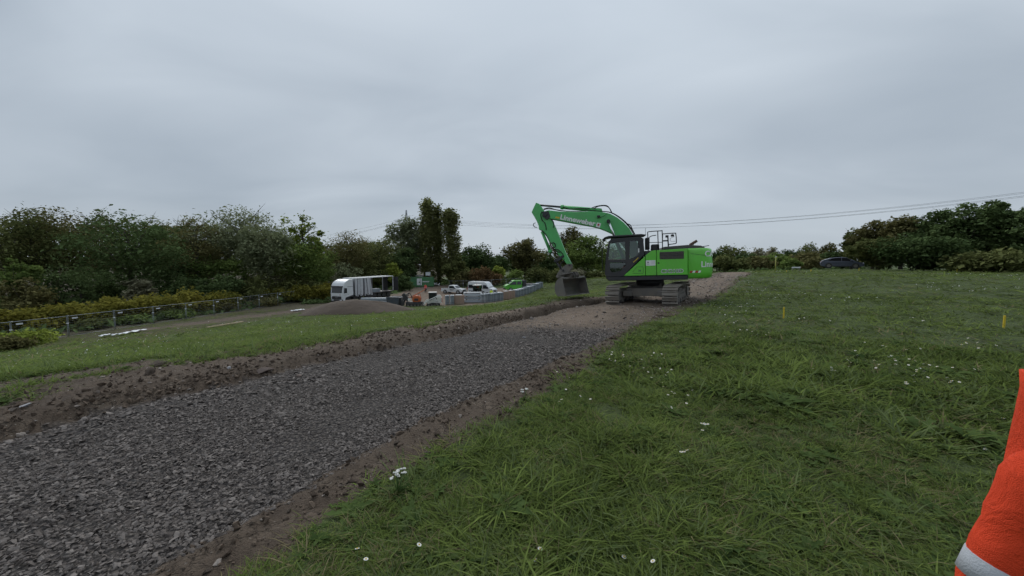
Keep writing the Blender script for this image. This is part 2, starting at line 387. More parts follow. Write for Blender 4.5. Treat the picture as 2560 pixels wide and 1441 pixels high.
# ---- ground material: one shader over all the ground sheets, zones come as masks
def ground_material():
    m, t, b = new_mat('ground')
    P = node(t, 'ShaderNodeNewGeometry').outputs['Position']
    at = node(t, 'ShaderNodeAttribute', attribute_name='zone')
    sp = node(t, 'ShaderNodeSeparateColor'); t.links.new(at.outputs['Color'], sp.inputs[0])
    nf = tnoise(t, 2.2, 6, .6, P); nm = tnoise(t, 14, 5, .65, P); nl = tnoise(t, .35, 4, .5, P); nx = tnoise(t, 60, 3, .6, P)
    # turf soil and thatch between the blades
    gcol = tmix(t, tramp(t, nm, [(.35, 0.), (.68, 1.)]), (.046, .066, .020), (.088, .116, .040))
    gcol = tmix(t, tramp(t, nf, [(.54, 0.), (.74, .4)]), gcol, (.105, .092, .055))
    # earth
    ecol = tramp(t, nf, [(.28, (.056, .040, .029)), (.5, (.098, .073, .053)), (.72, (.160, .124, .092))])
    ecol = tmix(t, tramp(t, nm, [(.40, 0.), (.7, .55)]), ecol, (.055, .038, .027))
    vo = node(t, 'ShaderNodeTexVoronoi'); vo.inputs['Scale'].default_value = 22; t.links.new(P, vo.inputs['Vector'])
    peb = tramp(t, vo.outputs['Distance'], [(.10, 1.), (.22, 0.)])
    ecol = tmix(t, tmath(t, 'MULTIPLY', peb, tramp(t, nf, [(.45, 0.), (.6, .8)])), ecol, (.24, .21, .18))
    v3 = node(t, 'ShaderNodeTexVoronoi', feature='DISTANCE_TO_EDGE'); v3.inputs['Scale'].default_value = 10
    wv = node(t, 'ShaderNodeVectorMath', operation='ADD'); t.links.new(P, wv.inputs[0]); nv = node(t, 'ShaderNodeTexNoise'); nv.inputs['Scale'].default_value = 9; t.links.new(P, nv.inputs['Vector'])
    sv = node(t, 'ShaderNodeVectorMath', operation='SCALE'); t.links.new(nv.outputs['Color'], sv.inputs[0]); sv.inputs['Scale'].default_value = .16; t.links.new(sv.outputs[0], wv.inputs[1]); t.links.new(wv.outputs[0], v3.inputs['Vector'])
    crack = tmath(t, 'MULTIPLY', tramp(t, v3.outputs['Distance'], [(.0, 1.), (.10, 0.)]), tramp(t, nf, [(.46, 0.), (.62, .6)]))
    ecol = tmix(t, crack, ecol, (.022, .015, .011))
    # crushed stone
    v2 = node(t, 'ShaderNodeTexVoronoi'); v2.inputs['Scale'].default_value = 26; t.links.new(P, v2.inputs['Vector'])
    sg = node(t, 'ShaderNodeSeparateColor'); t.links.new(v2.outputs['Color'], sg.inputs[0])
    scol = tramp(t, sg.outputs[0], [(0., (.078, .066, .057)), (.5, (.130, .112, .098)), (1., (.200, .175, .155))])
    scol = tmix(t, tramp(t, v2.outputs['Distance'], [(.25, 0.), (.6, .75)]), scol, (.035, .031, .032))
    scol = tmix(t, tramp(t, nl, [(.5, 0.), (.75, .3)]), scol, (.10, .085, .07))
    # old compacted running surface
    ccol = tramp(t, nf, [(.25, (.110, .078, .056)), (.5, (.172, .128, .094)), (.75, (.245, .192, .145))])
    ccol = tmix(t, tmath(t, 'MULTIPLY', peb, .6), ccol, (.30, .27, .25))
    ccol = tmix(t, tramp(t, nm, [(.55, 0.), (.8, .5)]), ccol, (.10, .085, .078))
    col = tmix(t, sp.outputs[0], gcol, ecol)
    col = tmix(t, sp.outputs[1], col, scol)
    col = tmix(t, sp.outputs[2], col, ccol)
    t.links.new(col, b.inputs['Base Color'])
    b.inputs['Roughness'].default_value = .9; b.inputs['Specular IOR Level'].default_value = .25
    hgt = tmath(t, 'ADD', tmath(t, 'MULTIPLY', nm, .6), tmath(t, 'MULTIPLY', nx, .35))
    hgt = tmath(t, 'ADD', hgt, tmath(t, 'MULTIPLY', tmath(t, 'MULTIPLY', v2.outputs['Distance'], sp.outputs[1]), -1.2))
    hgt = tmath(t, 'SUBTRACT', hgt, tmath(t, 'MULTIPLY', crack, .5))
    tbump(t, b, hgt, 1.0, .06)
    return m
M_GROUND = ground_material()
def build_ground():
    ang = np.concatenate([np.arange(-66, 66.01, .24), np.arange(69, 291.1, 3.0)]); ang = np.radians(ang)
    rad = [0.0, .35]
    while rad[-1] < 25: rad.append(rad[-1] * 1.0185 + .001)
    while rad[-1] < 160: rad.append(rad[-1] * 1.030)
    while rad[-1] < 3500: rad.append(rad[-1] * 1.13)
    rad = np.array(rad[1:]); na, nr = len(ang), len(rad)
    A, Rr = np.meshgrid(ang, rad)
    X = (np.sin(A) * Rr); Y = (np.cos(A) * Rr)
    Z = height(X.ravel(), Y.ravel()).reshape(X.shape)
    zn, t, s, w = zones(X.ravel(), Y.ravel())
    x, y = X.ravel(), Y.ravel()
    V = np.stack([x, y, Z.ravel()], 1)
    V = np.vstack([V, [[0, 0, gz(0, 0)]]])
    i = np.arange(nr - 1)[:, None] * na; k = np.arange(na)[None]; k2 = (k + 1) % na
    F = np.stack([(i + k), (i + k2), (i + na + k2), (i + na + k)], -1).reshape(-1, 4)[:, ::-1]
    # smooth masks for the shader
    vl = E_GRAV_L(t); vr = E_GRAV_R(t)
    dirt = ((zn == 2) | (zn == 1)).astype(float); grav = (zn == 1).astype(float); comp = np.zeros_like(dirt)
    # the dark new stone gives way to the old brown track as the machine is reached
    old = sstep(7.4, 10.8, t + w * 3.0 + (s - (vl + vr) / 2) * .55)
    grav = grav * (1 - old)
    mid = np.exp(-((s - (vl * .50 + vr * .50) - .15) / 1.0) ** 2)
    comp = ((zn == 1) * old * np.clip(.25 + mid * .9 + w * .6, 0, 1)).astype(float)
    comp = np.maximum(comp, (zn == 1) * sstep(18, 22, t) * .8)
    lb = (zn == 2) & (s > vl)
    dr = np.clip(.5 + fbm(x * .7, y * .7, 61, 3) * 2.2, 0, 1)
    comp = np.where(lb, np.clip(dr * sstep(.35, 1.0, s - vl) * .95 * sstep(0, 6, t), 0, 1), comp)   # driven-over strip of dry earth
    dirt = np.where(lb, np.clip(1.15 + fbm(x * .9, y * .9, 63, 4) * 2.6 * sstep(.5, 2.2, s - vl), .15, 1), dirt)
    path = zn == 3; yd = zn == 4
    dirt = np.where(path | yd, 1, dirt); comp = np.where(yd, .9, comp); comp = np.where(path, .75, comp); grav = np.where(path, .9, grav)
    far = (np.hypot(x, y) > 40) & (zn == 0)
    dirt = np.where(far & (x < -28) & (y > 28) & (y + .6 * x > -5), .75, dirt)
    col = np.stack([dirt, grav, comp, np.ones_like(dirt)], 1)
    col = np.vstack([col, [[0, 0, 0, 1]]]).astype(np.float32)
    fz = zn[F[:, 0]]
    cen = np.stack([np.full(na, len(V) - 1), np.arange(na), (np.arange(na) + 1) % na], 1)
    names = {0: 'ground', 1: 'road', 2: 'bare_earth', 3: 'footpath', 4: 'yard'}
    for zid, nm in names.items():
        f = F[fz == zid]
        used = np.unique(f); mp = np.full(len(V), -1); mp[used] = np.arange(len(used))
        me = np_mesh(nm, V[used], mp[f], M_GROUND, True)
        a = me.attributes.new('zone', 'FLOAT_COLOR', 'POINT'); a.data.foreach_set('color', col[used].ravel())
        tag(link(nm, me), kind='structure')
build_ground()
# ================================================================== ground cover
RNG = np.random.default_rng(7)
def leaf_material(name, dark, light, trans=.25, rough=.6, wscale=.6):
    """leaf or blade: colour varies from clump to clump and piece to piece, some light passes through"""
    m, t, b = new_mat(name)
    P = node(t, 'ShaderNodeNewGeometry')
    oi = node(t, 'ShaderNodeObjectInfo')
    at = node(t, 'ShaderNodeAttribute', attribute_name='tone')
    n = tnoise(t, wscale, 4, .6, P.outputs['Position'])
    f = tmath(t, 'ADD', tmath(t, 'MULTIPLY', n, .55), tmath(t, 'MULTIPLY', at.outputs['Fac'], .45))
    f = tmath(t, 'ADD', f, tmath(t, 'MULTIPLY', tmath(t, 'SUBTRACT', oi.outputs['Random'], .5), .25))
    mid = tuple((a + c) / 2 for a, c in zip(dark, light))
    c = tramp(t, f, [(.25, dark), (.5, mid), (.78, light)])
    t.nodes.remove(b); df = node(t, 'ShaderNodeBsdfDiffuse'); t.links.new(c, df.inputs[0])
    tr = node(t, 'ShaderNodeBsdfTranslucent'); t.links.new(c, tr.inputs[0])
    mx = node(t, 'ShaderNodeMixShader'); mx.inputs[0].default_value = trans
    o = t.nodes['Material Output']
    t.links.new(df.outputs[0], mx.inputs[1]); t.links.new(tr.outputs[0], mx.inputs[2]); t.links.new(mx.outputs[0], o.inputs[0])
    return m
M_GRASS = leaf_material('grass_blade', (.058, .086, .022), (.190, .248, .068), .3, .5, .9)
M_GRASS_DULL = leaf_material('grass_blade_bluish', (.060, .084, .032), (.165, .208, .086), .25, .5, .9)
M_GRASS_DRY = leaf_material('grass_blade_straw', (.12, .10, .052), (.25, .215, .12), .2, .7, .9)
M_WEED = leaf_material('weed_leaf', (.036, .062, .020), (.105, .150, .050), .25, .5, 2)
def set_tone(me, vals):
    a = me.attributes.new('tone', 'FLOAT', 'POINT'); a.data.foreach_set('value', np.asarray(vals, np.float32))
def blade_mesh(name, mat, n, length, width, spread, lean, seed, curl=.6, seg=3):
    """a tuft of n bent blades, each a tapering strip of three pieces"""
    r = np.random.default_rng(seed); V = []; F = []; T = []
    for i in range(n):
        a = r.uniform(0, 2 * math.pi); rr = spread * math.sqrt(r.uniform())
        x0, y0 = rr * math.cos(a), rr * math.sin(a)
        b = a + r.normal(0, .7); Ln = length * r.uniform(.45, 1.15); w = width * r.uniform(.7, 1.2)
        th = abs(r.normal(lean * (.4 + rr / max(spread, 1e-3)), .22)); px, py, pz = x0, y0, -.01
        sx, sy = -math.sin(b), math.cos(b); o = len(V)
        prof = {3: (1, .85, .55, 0), 2: (1, .75, 0), 1: (1, 0)}[seg]
        for k, ww in enumerate(prof):
            if k:
                th = min(th + curl * r.uniform(.1, .8) * 3 / seg * .8, 2.2)
                st = Ln / seg; px += math.sin(th) * math.cos(b) * st; py += math.sin(th) * math.sin(b) * st; pz += math.cos(th) * st
            if k < seg: V += [(px - sx * w * ww / 2, py - sy * w * ww / 2, pz), (px + sx * w * ww / 2, py + sy * w * ww / 2, pz)]
            else: V.append((px, py, pz))
        tv = r.uniform(); T += [tv] * (2 * seg + 1)
        for q in range(seg - 1): F += [(o + 2 * q, o + 2 * q + 1, o + 2 * q + 3), (o + 2 * q, o + 2 * q + 3, o + 2 * q + 2)]
        F.append((o + 2 * seg - 2, o + 2 * seg - 1, o + 2 * seg))
    me = np_mesh(name, V, F, mat); set_tone(me, T); return me
def rosette_mesh(name, mat, n, length, width, seed, lobed=False, up=.5):
    """a flat rosette of broad leaves with a folded midrib"""
    r = np.random.default_rng(seed); V = []; F = []; T = []
    for i in range(n):
        a = 2 * math.pi * i / n + r.normal(0, .35); Ln = length * r.uniform(.6, 1.1); w = width * r.uniform(.7, 1.2); el = r.uniform(.15, up + .3)
        c, s = math.cos(a), math.sin(a); o = len(V); K = 7 if lobed else 5; tv = r.uniform()
        for k in range(K + 1):
            u = k / K; d = Ln * u; z = .01 + math.sin(el) * d - .55 * Ln * u * u * math.sin(el) * 1.1
            ww = w * math.sin(math.pi * min(1, u * .93 + .05)) ** .8 * (1 if not lobed or k % 2 else .45)
            for q in (-1, 0, 1):
                V.append((c * d * math.cos(el) - s * ww * q / 2, s * d * math.cos(el) + c * ww * q / 2, z + abs(q) * ww * .18)); T.append(tv)
        for k in range(K):
            for q in (0, 1): F += [(o + k * 3 + q, o + k * 3 + q + 1, o + k * 3 + 4 + q), (o + k * 3 + q, o + k * 3 + 4 + q, o + k * 3 + 3 + q)]
    me = np_mesh(name, V, F, mat); set_tone(me, T); return me
def stone_mesh(name, mat, seed, flat=.45):
    r = np.random.default_rng(seed); bm = bmesh.new()
    P = r.normal(0, 1, (10, 3)); P /= np.linalg.norm(P, axis=1)[:, None]; P *= r.uniform(.75, 1.1, (10, 1)); P *= np.array([1, r.uniform(.6, .9), flat * r.uniform(.6, 1.2)]) * .5
    for p in P: bm.verts.new(p)
    bmesh.ops.convex_hull(bm, input=bm.verts); bmesh.ops.recalc_face_normals(bm, faces=bm.faces)
    me = bpy.data.meshes.new(name); bm.to_mesh(me); bm.free(); me.materials.append(mat); return me
def scatter(name, meshes, P, idx, rot, scl, kind='stuff', label=None, cat=None):
    """one object that instances the given meshes on its points (geometry nodes)"""
    me = bpy.data.meshes.new(name); me.vertices.add(len(P)); me.vertices.foreach_set('co', np.asarray(P, np.float32).ravel())
    me.attributes.new('pick', 'INT', 'POINT').data.foreach_set('value', np.asarray(idx, np.int32))
    me.attributes.new('turn', 'FLOAT_VECTOR', 'POINT').data.foreach_set('vector', np.asarray(rot, np.float32).ravel())
    me.attributes.new('size', 'FLOAT_VECTOR', 'POINT').data.foreach_set('vector', np.asarray(scl, np.float32).ravel())
    o = link(name, me); src = bpy.data.collections.new(name + '_source')
    for i, s in enumerate(meshes): src.objects.link(bpy.data.objects.new('%s_piece_%02d' % (name, i), s))
    g = bpy.data.node_groups.new(name, 'GeometryNodeTree')
    g.interface.new_socket('Geometry', in_out='INPUT', socket_type='NodeSocketGeometry'); g.interface.new_socket('Geometry', in_out='OUTPUT', socket_type='NodeSocketGeometry')
    gi = g.nodes.new('NodeGroupInput'); go = g.nodes.new('NodeGroupOutput'); ip = g.nodes.new('GeometryNodeInstanceOnPoints')
    ci = g.nodes.new('GeometryNodeCollectionInfo'); ci.inputs['Collection'].default_value = src
    ci.inputs['Separate Children'].default_value = True; ci.inputs['Reset Children'].default_value = True
    ip.inputs['Pick Instance'].default_value = True
    g.links.new(gi.outputs[0], ip.inputs['Points']); g.links.new(ci.outputs[0], ip.inputs['Instance'])
    def attr(nm, ty):
        n = g.nodes.new('GeometryNodeInputNamedAttribute'); n.data_type = ty; n.inputs['Name'].default_value = nm; return n.outputs['Attribute']
    g.links.new(attr('pick', 'INT'), ip.inputs['Instance Index']); g.links.new(attr('size', 'FLOAT_VECTOR'), ip.inputs['Scale'])
    er = g.nodes.new('FunctionNodeEulerToRotation'); g.links.new(attr('turn', 'FLOAT_VECTOR'), er.inputs[0]); g.links.new(er.outputs[0], ip.inputs['Rotation'])
    g.links.new(ip.outputs[0], go.inputs[0])
    md = o.modifiers.new('scatter', 'NODES'); md.node_group = g
    return tag(o, label, cat, kind=kind)
def fan(n, r0, r1, a0, a1, power=1.0, rng=RNG):
    """n points over a fan in front of the viewer"""
    u = rng.uniform(size=n); r = (r0 ** power + u * (r1 ** power - r0 ** power)) ** (1 / power); a = np.radians(rng.uniform(a0, a1, n))
    return r * np.sin(a), r * np.cos(a), r
# ---- turf
def get_np(me):
    v = np.empty(len(me.vertices) * 3, np.float32); me.vertices.foreach_get('co', v)
    f = np.empty(len(me.loops), np.int32); me.loops.foreach_get('vertex_index', f)
    t = np.empty(len(me.vertices), np.float32); me.attributes['tone'].data.foreach_get('value', t)
    return v.reshape(-1, 3), f.reshape(-1, 3), t
def merged(name, temps, mats, tmat, P, idx, rot, scl, label, cat):
    """every tuft written out into one mesh, a kind at a time"""
    VV = []; FF = []; TT = []; MM = []; off = 0
    for k, (v, f, t) in enumerate(temps):
        s = np.where(idx == k)[0]
        if not len(s): continue
        q = v[None] * scl[s][:, None, :]
        cx, sx = np.cos(rot[s, 0])[:, None], np.sin(rot[s, 0])[:, None]; y, z = q[..., 1] * cx - q[..., 2] * sx, q[..., 1] * sx + q[..., 2] * cx
        cz, sz = np.cos(rot[s, 2])[:, None], np.sin(rot[s, 2])[:, None]; x, y = q[..., 0] * cz - y * sz, q[..., 0] * sz + y * cz
        q = np.stack([x, y, z], -1) + P[s][:, None, :]
        VV.append(q.reshape(-1, 3)); FF.append((f[None] + (np.arange(len(s)) * len(v))[:, None, None] + off).reshape(-1, 3)); off += len(s) * len(v)
        TT.append(np.clip(t[None] * .75 + RNG.normal(.12, .16, (len(s), 1)), 0, 1).ravel()); MM.append(np.full(len(s) * len(f), tmat[k], np.int32))
    me = np_mesh(name, np.vstack(VV), np.vstack(FF)); set_tone(me, np.concatenate(TT))
    for m in mats: me.materials.append(m)
    me.polygons.foreach_set('material_index', np.concatenate(MM))
    return tag(link(name, me), label, cat, kind='stuff')
def make_turf():
    G, D, Y_, W_ = 0, 1, 2, 3; mats = [M_GRASS, M_GRASS_DULL, M_GRASS_DRY, M_WEED]
    spec = [(G, 24, .13, .006, .075, .45), (G, 26, .10, .0055, .09, .5), (G, 20, .17, .0065, .07, .55), (D, 24, .14, .0055, .08, .5), (D, 20, .18, .0055, .07, .45), (G, 30, .075, .006, .10, .6), (G, 26, .21, .007, .055, .6), (Y_, 18, .16, .0045, .08, .8)]
    temps = []; tm = []
    for lod, (fr, wd, sg) in enumerate(((1, 1.05, 2), (.62, 1.5, 2), (.45, 2.2, 1))):
        for q, (mi, n, ln, w, sp, le) in enumerate(spec):
            temps.append(get_np(blade_mesh('t', mats[mi], int(n * fr), ln, w * wd, sp * (1 + .25 * lod), le, q + 1, .7, sg))); tm.append(mi)
        for q, a in enumerate(((9, .10, .034, False, .6), (9, .14, .045, True, .6), (12, .07, .026, True, .6), (7, .13, .045, True, .9))):
            temps.append(get_np(rosette_mesh('t', M_WEED, a[0], a[1], a[2], 20 + q, a[3], a[4]))); tm.append(W_)
    bands = [  # n, r0, r1, a0, a1, size, level of detail
        (14500, .9, 5.0, -58, 74, 1.0, 0), (17000, 5, 11, -60, 70, 1.45, 1), (18000, 11, 24, -61, 62, 2.1, 2), (22000, 24, 62, -62, 62, 3.2, 2), (9000, 60, 102, -9, 28, 5.0, 2)]
    P = []; I = []; Ro = []; Sc = []
    for n, r0, r1, a0, a1, sz, lod in bands:
        x, y, r = fan(n, r0, r1, a0, a1, 1.6)
        z, t, s, w = zones(x, y)
        patch = fbm(x * .9, y * .9, 71, 4); thin = fbm(x * 2.6, y * 2.6, 73, 3)
        keep = (z == 0) & (thin > -.25 + RNG.uniform(-.08, .08, n))
        # a few tufts cling to the driven earth strip
        vl = E_GRAV_L(t); keep |= (z == 2) & (s > vl + 1.0) & (fbm(x * .9, y * .9, 63, 4) < -.10) & (RNG.uniform(size=n) < .8)
        keep |= (z == 2) & (s < E_GRAV_R(t)) & (s < E_GRASS_R(t) + .12) & (RNG.uniform(size=n) < .25)
        keep &= ~((z == 0) & (s > E_GRASS_R(t) - .12) & (s < 4) & (RNG.uniform(size=n) < .5))
        keep &= ~((np.hypot(x - 1.03, y - 4.05) < .20 + .5 * thin) | (np.hypot((x - 1.0), (y - 3.75)) < .13))   # a muddy hollow
        keep &= ~((x < -26) & (y > 26) & (y - 30 > (x + 41) * 6.3))
        x, y, patch, thin, z, r = (q[keep] for q in (x, y, patch, thin, z, r)); m = len(x)
        k = RNG.choice(12, m, p=[.19, .19, .10, .13, .06, .15, .015, .075, .025, .025, .03, .01])
        k = np.where((patch > .14) & (RNG.uniform(size=m) < .35), RNG.choice([6, 2, 4], m), k)
        k = np.where((patch < -.15) & (RNG.uniform(size=m) < .25), RNG.choice([7, 7, 10, 5], m), k)
        if r0 > 10: k = np.where(k > 7, RNG.choice(6, m), k)
        s_ = np.clip(sz * np.exp(RNG.normal(0, .22, m)) * (1 + patch * .9), .4, 6); sx = np.where(r > 20, s_ * 1.25, s_)
        P.append(np.stack([x, y, height(x, y)], 1)); I.append(k + 12 * lod); Ro.append(np.stack([RNG.normal(0, .15, m), RNG.normal(0, .12, m), RNG.uniform(0, 6.28, m)], 1))
        vz = s_ * (.62 if r0 < 5 else .62 if r0 < 11 else .42 if r0 < 24 else .20); Sc.append(np.stack([sx, sx, vz], 1))
    merged('grass', temps, mats, tm, np.vstack(P), np.concatenate(I), np.vstack(Ro), np.vstack(Sc), 'green meadow grass with low weeds over field and bank', 'grass')
make_turf()
# ---- crushed slate on the new road bed
def stone_material(name, a, b_, sc=8):
    m, t, b = new_mat(name)
    oi = node(t, 'ShaderNodeObjectInfo'); g = node(t, 'ShaderNodeTexCoord')
    n = tnoise(t, sc, 4, .6, g.outputs['Object'])
    f = tmath(t, 'ADD', tmath(t, 'MULTIPLY', oi.outputs['Random'], .75), tmath(t, 'MULTIPLY', n, .3))
    t.links.new(tramp(t, f, [(.1, a), (.95, b_)]), b.inputs['Base Color']); b.inputs['Roughness'].default_value = .85; b.inputs['Specular IOR Level'].default_value = .2
    tbump(t, b, n, .5, .01); return m
M_SLATE = stone_material('slate', (.064, .053, .047), (.225, .197, .178))
M_PEBBLE = stone_material('pebble', (.13, .105, .088), (.36, .31, .27))
M_CLOD = paint('earth_clod', (.085, .062, .045), .95, 0, .5, (.14, .11, .08), 9, .8)
def make_stones():
    S = [stone_mesh('s', M_SLATE, 100 + i, .52) for i in range(9)]
    P = []; I = []; Ro = []; Sc = []
    for n, r0, r1, sz in ((92000, 1.6, 6, .030), (52000, 6, 12, .048), (9000, 12, 19, .10)):
        x, y, r = fan(n, r0, r1, -70, 40, 1.7); z, t, s, w = zones(x, y)
        old = sstep(7.4, 10.8, t + w * 3.0 + (s - (E_GRAV_L(t) + E_GRAV_R(t)) / 2) * .55)
        fine = sstep(.02, .16, -fbm(x * .55, y * .55, 95, 4) + .12 * np.exp(-((s - (E_GRAV_L(t) + E_GRAV_R(t)) / 2 - .9) / .35) ** 2) + .12 * np.exp(-((s - (E_GRAV_L(t) + E_GRAV_R(t)) / 2 + .9) / .35) ** 2))
        keep = (z == 1) & (RNG.uniform(size=n) > np.maximum(old * .93, fine * .55))
        spill = (z == 2) & (np.minimum(np.abs(s - E_GRAV_L(t)), np.abs(s - E_GRAV_R(t))) < .14) & (RNG.uniform(size=n) < .16)
        keep |= spill
        x, y, fine = x[keep], y[keep], fine[keep]; m = len(x)
        q = (1 - .3 * fine) * np.minimum(sz * np.exp(RNG.normal(-.15, .48, m)), sz * 2.1)
        P.append(np.stack([x, y, height(x, y) + q * .10], 1)); I.append(RNG.integers(0, 9, m))
        Ro.append(np.stack([RNG.normal(0, .38, m), RNG.normal(0, .38, m), RNG.uniform(0, 6.28, m)], 1)); Sc.append(np.stack([q, q, q], 1))
    scatter('gravel', S, np.vstack(P), np.concatenate(I), np.vstack(Ro), np.vstack(Sc), label='dark grey crushed slate covering the new road bed', cat='gravel')
    # pale pebbles and broken stone in the old track and in the banks
    S = [stone_mesh('p', M_PEBBLE, 200 + i, .6) for i in range(6)] + [stone_mesh('p', M_CLOD, 220 + i, .7) for i in range(4)]
    n = 70000; x, y, r = fan(n, 1.6, 40, -70, 50, 1.4); z, t, s, w = zones(x, y)
    vl, vr = E_GRAV_L(t), E_GRAV_R(t); old = sstep(7.4, 10.8, t + w * 3.0)
    rim = np.exp(-((s - vl + .15) / .5) ** 2) * sstep(4, 6, t) + np.exp(-((s - vr - .2) / .6) ** 2) * sstep(9, 11, t)
    pr = np.where(z == 1, old * (.25 + .75 * rim), np.where(z == 2, .34 + .5 * rim, 0)); keep = RNG.uniform(size=n) < pr
    x, y, z, r, rim = (q[keep] for q in (x, y, z, r, rim)); m = len(x)
    q = np.minimum((.018 + .0019 * r) * np.exp(RNG.normal(0, .62, m)), .05 + .006 * r); k = np.where((z == 2) & (RNG.uniform(size=m) < .8), RNG.integers(6, 10, m), RNG.integers(0, 6, m))
    scatter('rubble', S, np.stack([x, y, height(x, y) + q * .1], 1), k, np.stack([RNG.normal(0, .3, m), RNG.normal(0, .3, m), RNG.uniform(0, 6.28, m)], 1), np.stack([q] * 3, 1),
            label='pale pebbles and crumbs of soil strewn over the dug earth', cat='rubble')
make_stones()
def make_crumbs():
    m_ = stone_material('soil_crumb', (.052, .037, .027), (.155, .116, .086)); S = [stone_mesh('c', m_, 240 + i, .75) for i in range(6)] + [stone_mesh('c', M_PEBBLE, 250, .6)]
    n = 90000; x, y, r = fan(n, 1.5, 13, -72, 45, 1.5); z, t, s, w = zones(x, y); cl = fbm(x * 2.2, y * 2.2, 97, 3)
    keep = (z == 2) & (RNG.uniform(size=n) < np.clip(.55 + cl * 2.2, .1, 1) * np.where(s > E_GRAV_L(t), np.clip(np.exp(-(s - E_GRAV_L(t) - .25) / .45), .14, 1), 1)); x, y, r, cl = x[keep], y[keep], r[keep], cl[keep]; m = len(x)
    q = np.minimum((.010 + .0022 * r) * np.exp(RNG.normal(0, .75, m)) * (1 + 1.5 * np.clip(cl, 0, 1)), .095)
    scatter('soil_crumbs', S, np.stack([x, y, height(x, y) + q * .12], 1), np.where(RNG.uniform(size=m) < .03, 6, RNG.integers(0, 6, m)), np.stack([RNG.normal(0, .5, m), RNG.normal(0, .5, m), RNG.uniform(0, 6.28, m)], 1), np.stack([q] * 3, 1), label='loose dark crumbs and clods of soil on both earth banks', cat='soil')
make_crumbs()
# ---- daisies: the nearest ones singly, the rest as one sprinkle
M_PETAL = paint('petal_white', (.62, .62, .58), .6, 0, 0); M_DISC = paint('flower_yellow', (.62, .40, .04), .7, 0, 0); M_STEM = paint('stem_green', (.05, .10, .02), .6, 0, 0)
def petal_mesh(n=10, r=.019):
    b = MB()
    for k in range(n):
        a = 2 * math.pi * k / n; c, s = math.cos(a), math.sin(a); w = r * .36
        b.quad((c * r * .25 + s * w * .4, s * r * .25 - c * w * .4, 0), (c * r * .9 + s * w, s * r * .9 - c * w, .002), (c * r * 1.05, s * r * 1.05, -.001), (c * r * .9 - s * w, s * r * .9 + c * w, .002), (c * r * .25 - s * w * .4, s * r * .25 + c * w * .4, 0))
    return b.mesh('petals', M_PETAL, 0, False)
def disc_mesh(m=M_DISC, r=.007):
    b = MB(); b.loft([[(r * q * math.cos(a), r * q * math.sin(a), h) for a in np.linspace(0, 2 * math.pi, 8, False)] for q, h in ((1, 0), (.85, .004), (.35, .0065))]); return b.mesh('disc', m)
def stem_mesh(h):
    b = MB(); b.tube([(0.012, .004, -h), (.008, 0, -h * .5), (0, 0, 0)], .0018, 4); return b.mesh('stem', M_STEM)
ME_PET, ME_DISC, ME_STEM = petal_mesh(), disc_mesh(), stem_mesh(.16)
FL_C = [(1690, 985, 9, 45, 26), (1750, 1062, 4, 16, 10), (1705, 1128, 3, 10, 8), (1415, 990, 5, 40, 14), (2262, 960, 4, 18, 8), (2230, 905, 18, 90, 26), (2330, 925, 8, 70, 18), (1610, 900, 10, 70, 22), (1560, 895, 6, 40, 20), (2440, 855, 8, 60, 12), (2180, 880, 10, 80, 20), (2090, 918, 4, 25, 5), (1640, 930, 5, 40, 14), (2380, 950, 4, 25, 8), (1870, 845, 10, 90, 25), (1990, 800, 10, 90, 14), (2320, 800, 8, 80, 14), (1810, 790, 14, 60, 20), (1850, 760, 14, 60, 14)]
FL_1 = [(1392, 930, .14), (893, 1372, .10), (1048, 1362, .14), (915, 1398, .06), (1350, 1372, .07), (1632, 1403, .06), (2463, 1123, .05), (2508, 1046, .05), (1338, 1400, .03), (1560, 1392, .03)]
FL_N = ['clump in the middle of the near meadow', 'small group with a yellow bloom below the near clump', 'trio at the left of the near meadow', 'loose group beside the earth edge', 'close group above the orange jacket', 'large clump in the right half of the meadow', 'loose group right of the large clump', 'group at the left rim of the meadow halfway to the excavator', 'group left beside the meadow rim', 'far row near the right picture edge', 'loose group left above the large clump', 'short row left of the large clump', 'group below the meadow rim', 'small group between large clump and orange jacket', 'scattered group before the left yellow stake', 'scattered group around the left yellow stake', 'scattered group left of the right yellow stake', 'dense patch beside the road right of the excavator', 'dense far patch where road and meadow meet']
FL_M = ['tallest lone white daisy, at the corner of earth strip and grass', 'left one of two lone daisies at the bottom edge', 'lone white daisy right of the pair at the bottom edge', 'lowest lone daisy at the bottom left of the grass', 'lone white daisy at the bottom edge below the middle', 'lone small daisy at the bottom edge right of the middle', 'lone daisy left beside the orange jacket', 'lone daisy above the orange sleeve', 'small low daisy close left of the bottom middle one', 'small low daisy close left of the bottom right one']
rf = random.Random(5); flowers = []
for (px, py, h), lab in zip(FL_1, FL_M): flowers.append((px, py, h, lab, 'lone daisies in the near grass'))
for (cx, cy, n, sx, sy), nm in zip(FL_C, FL_N):
    for k in range(n): flowers.append((cx + rf.gauss(0, sx * .6), cy + rf.gauss(0, sy * .6), rf.uniform(.05, .11), 'white daisy in the ' + nm, 'daisies: ' + nm))
def flower(px, py, h, near):
    x, y, z0 = onz(px, py, h)
    for _ in range(4): x, y, z0 = onz(px, py, gz(x, y) + h)
    big = .72 + max(0, math.hypot(x, y) - 5) * .028
    e = empty('daisy', (x, y, z0), rf.uniform(0, 6.28), scale=big)
    e.rotation_euler = (rf.gauss(-.25, .3), rf.gauss(0, .3), rf.uniform(0, 6.28))
    link('petals', ME_PET, e); d = link('flower_disc', ME_DISC, e); s = link('stem', ME_STEM, e); s.scale = (1, 1, max(h / big + .02, .05) / .16)
    return e
for px, py, h, lab, grp in flowers: tag(flower(px, py, h, True), lab, 'flower', grp)
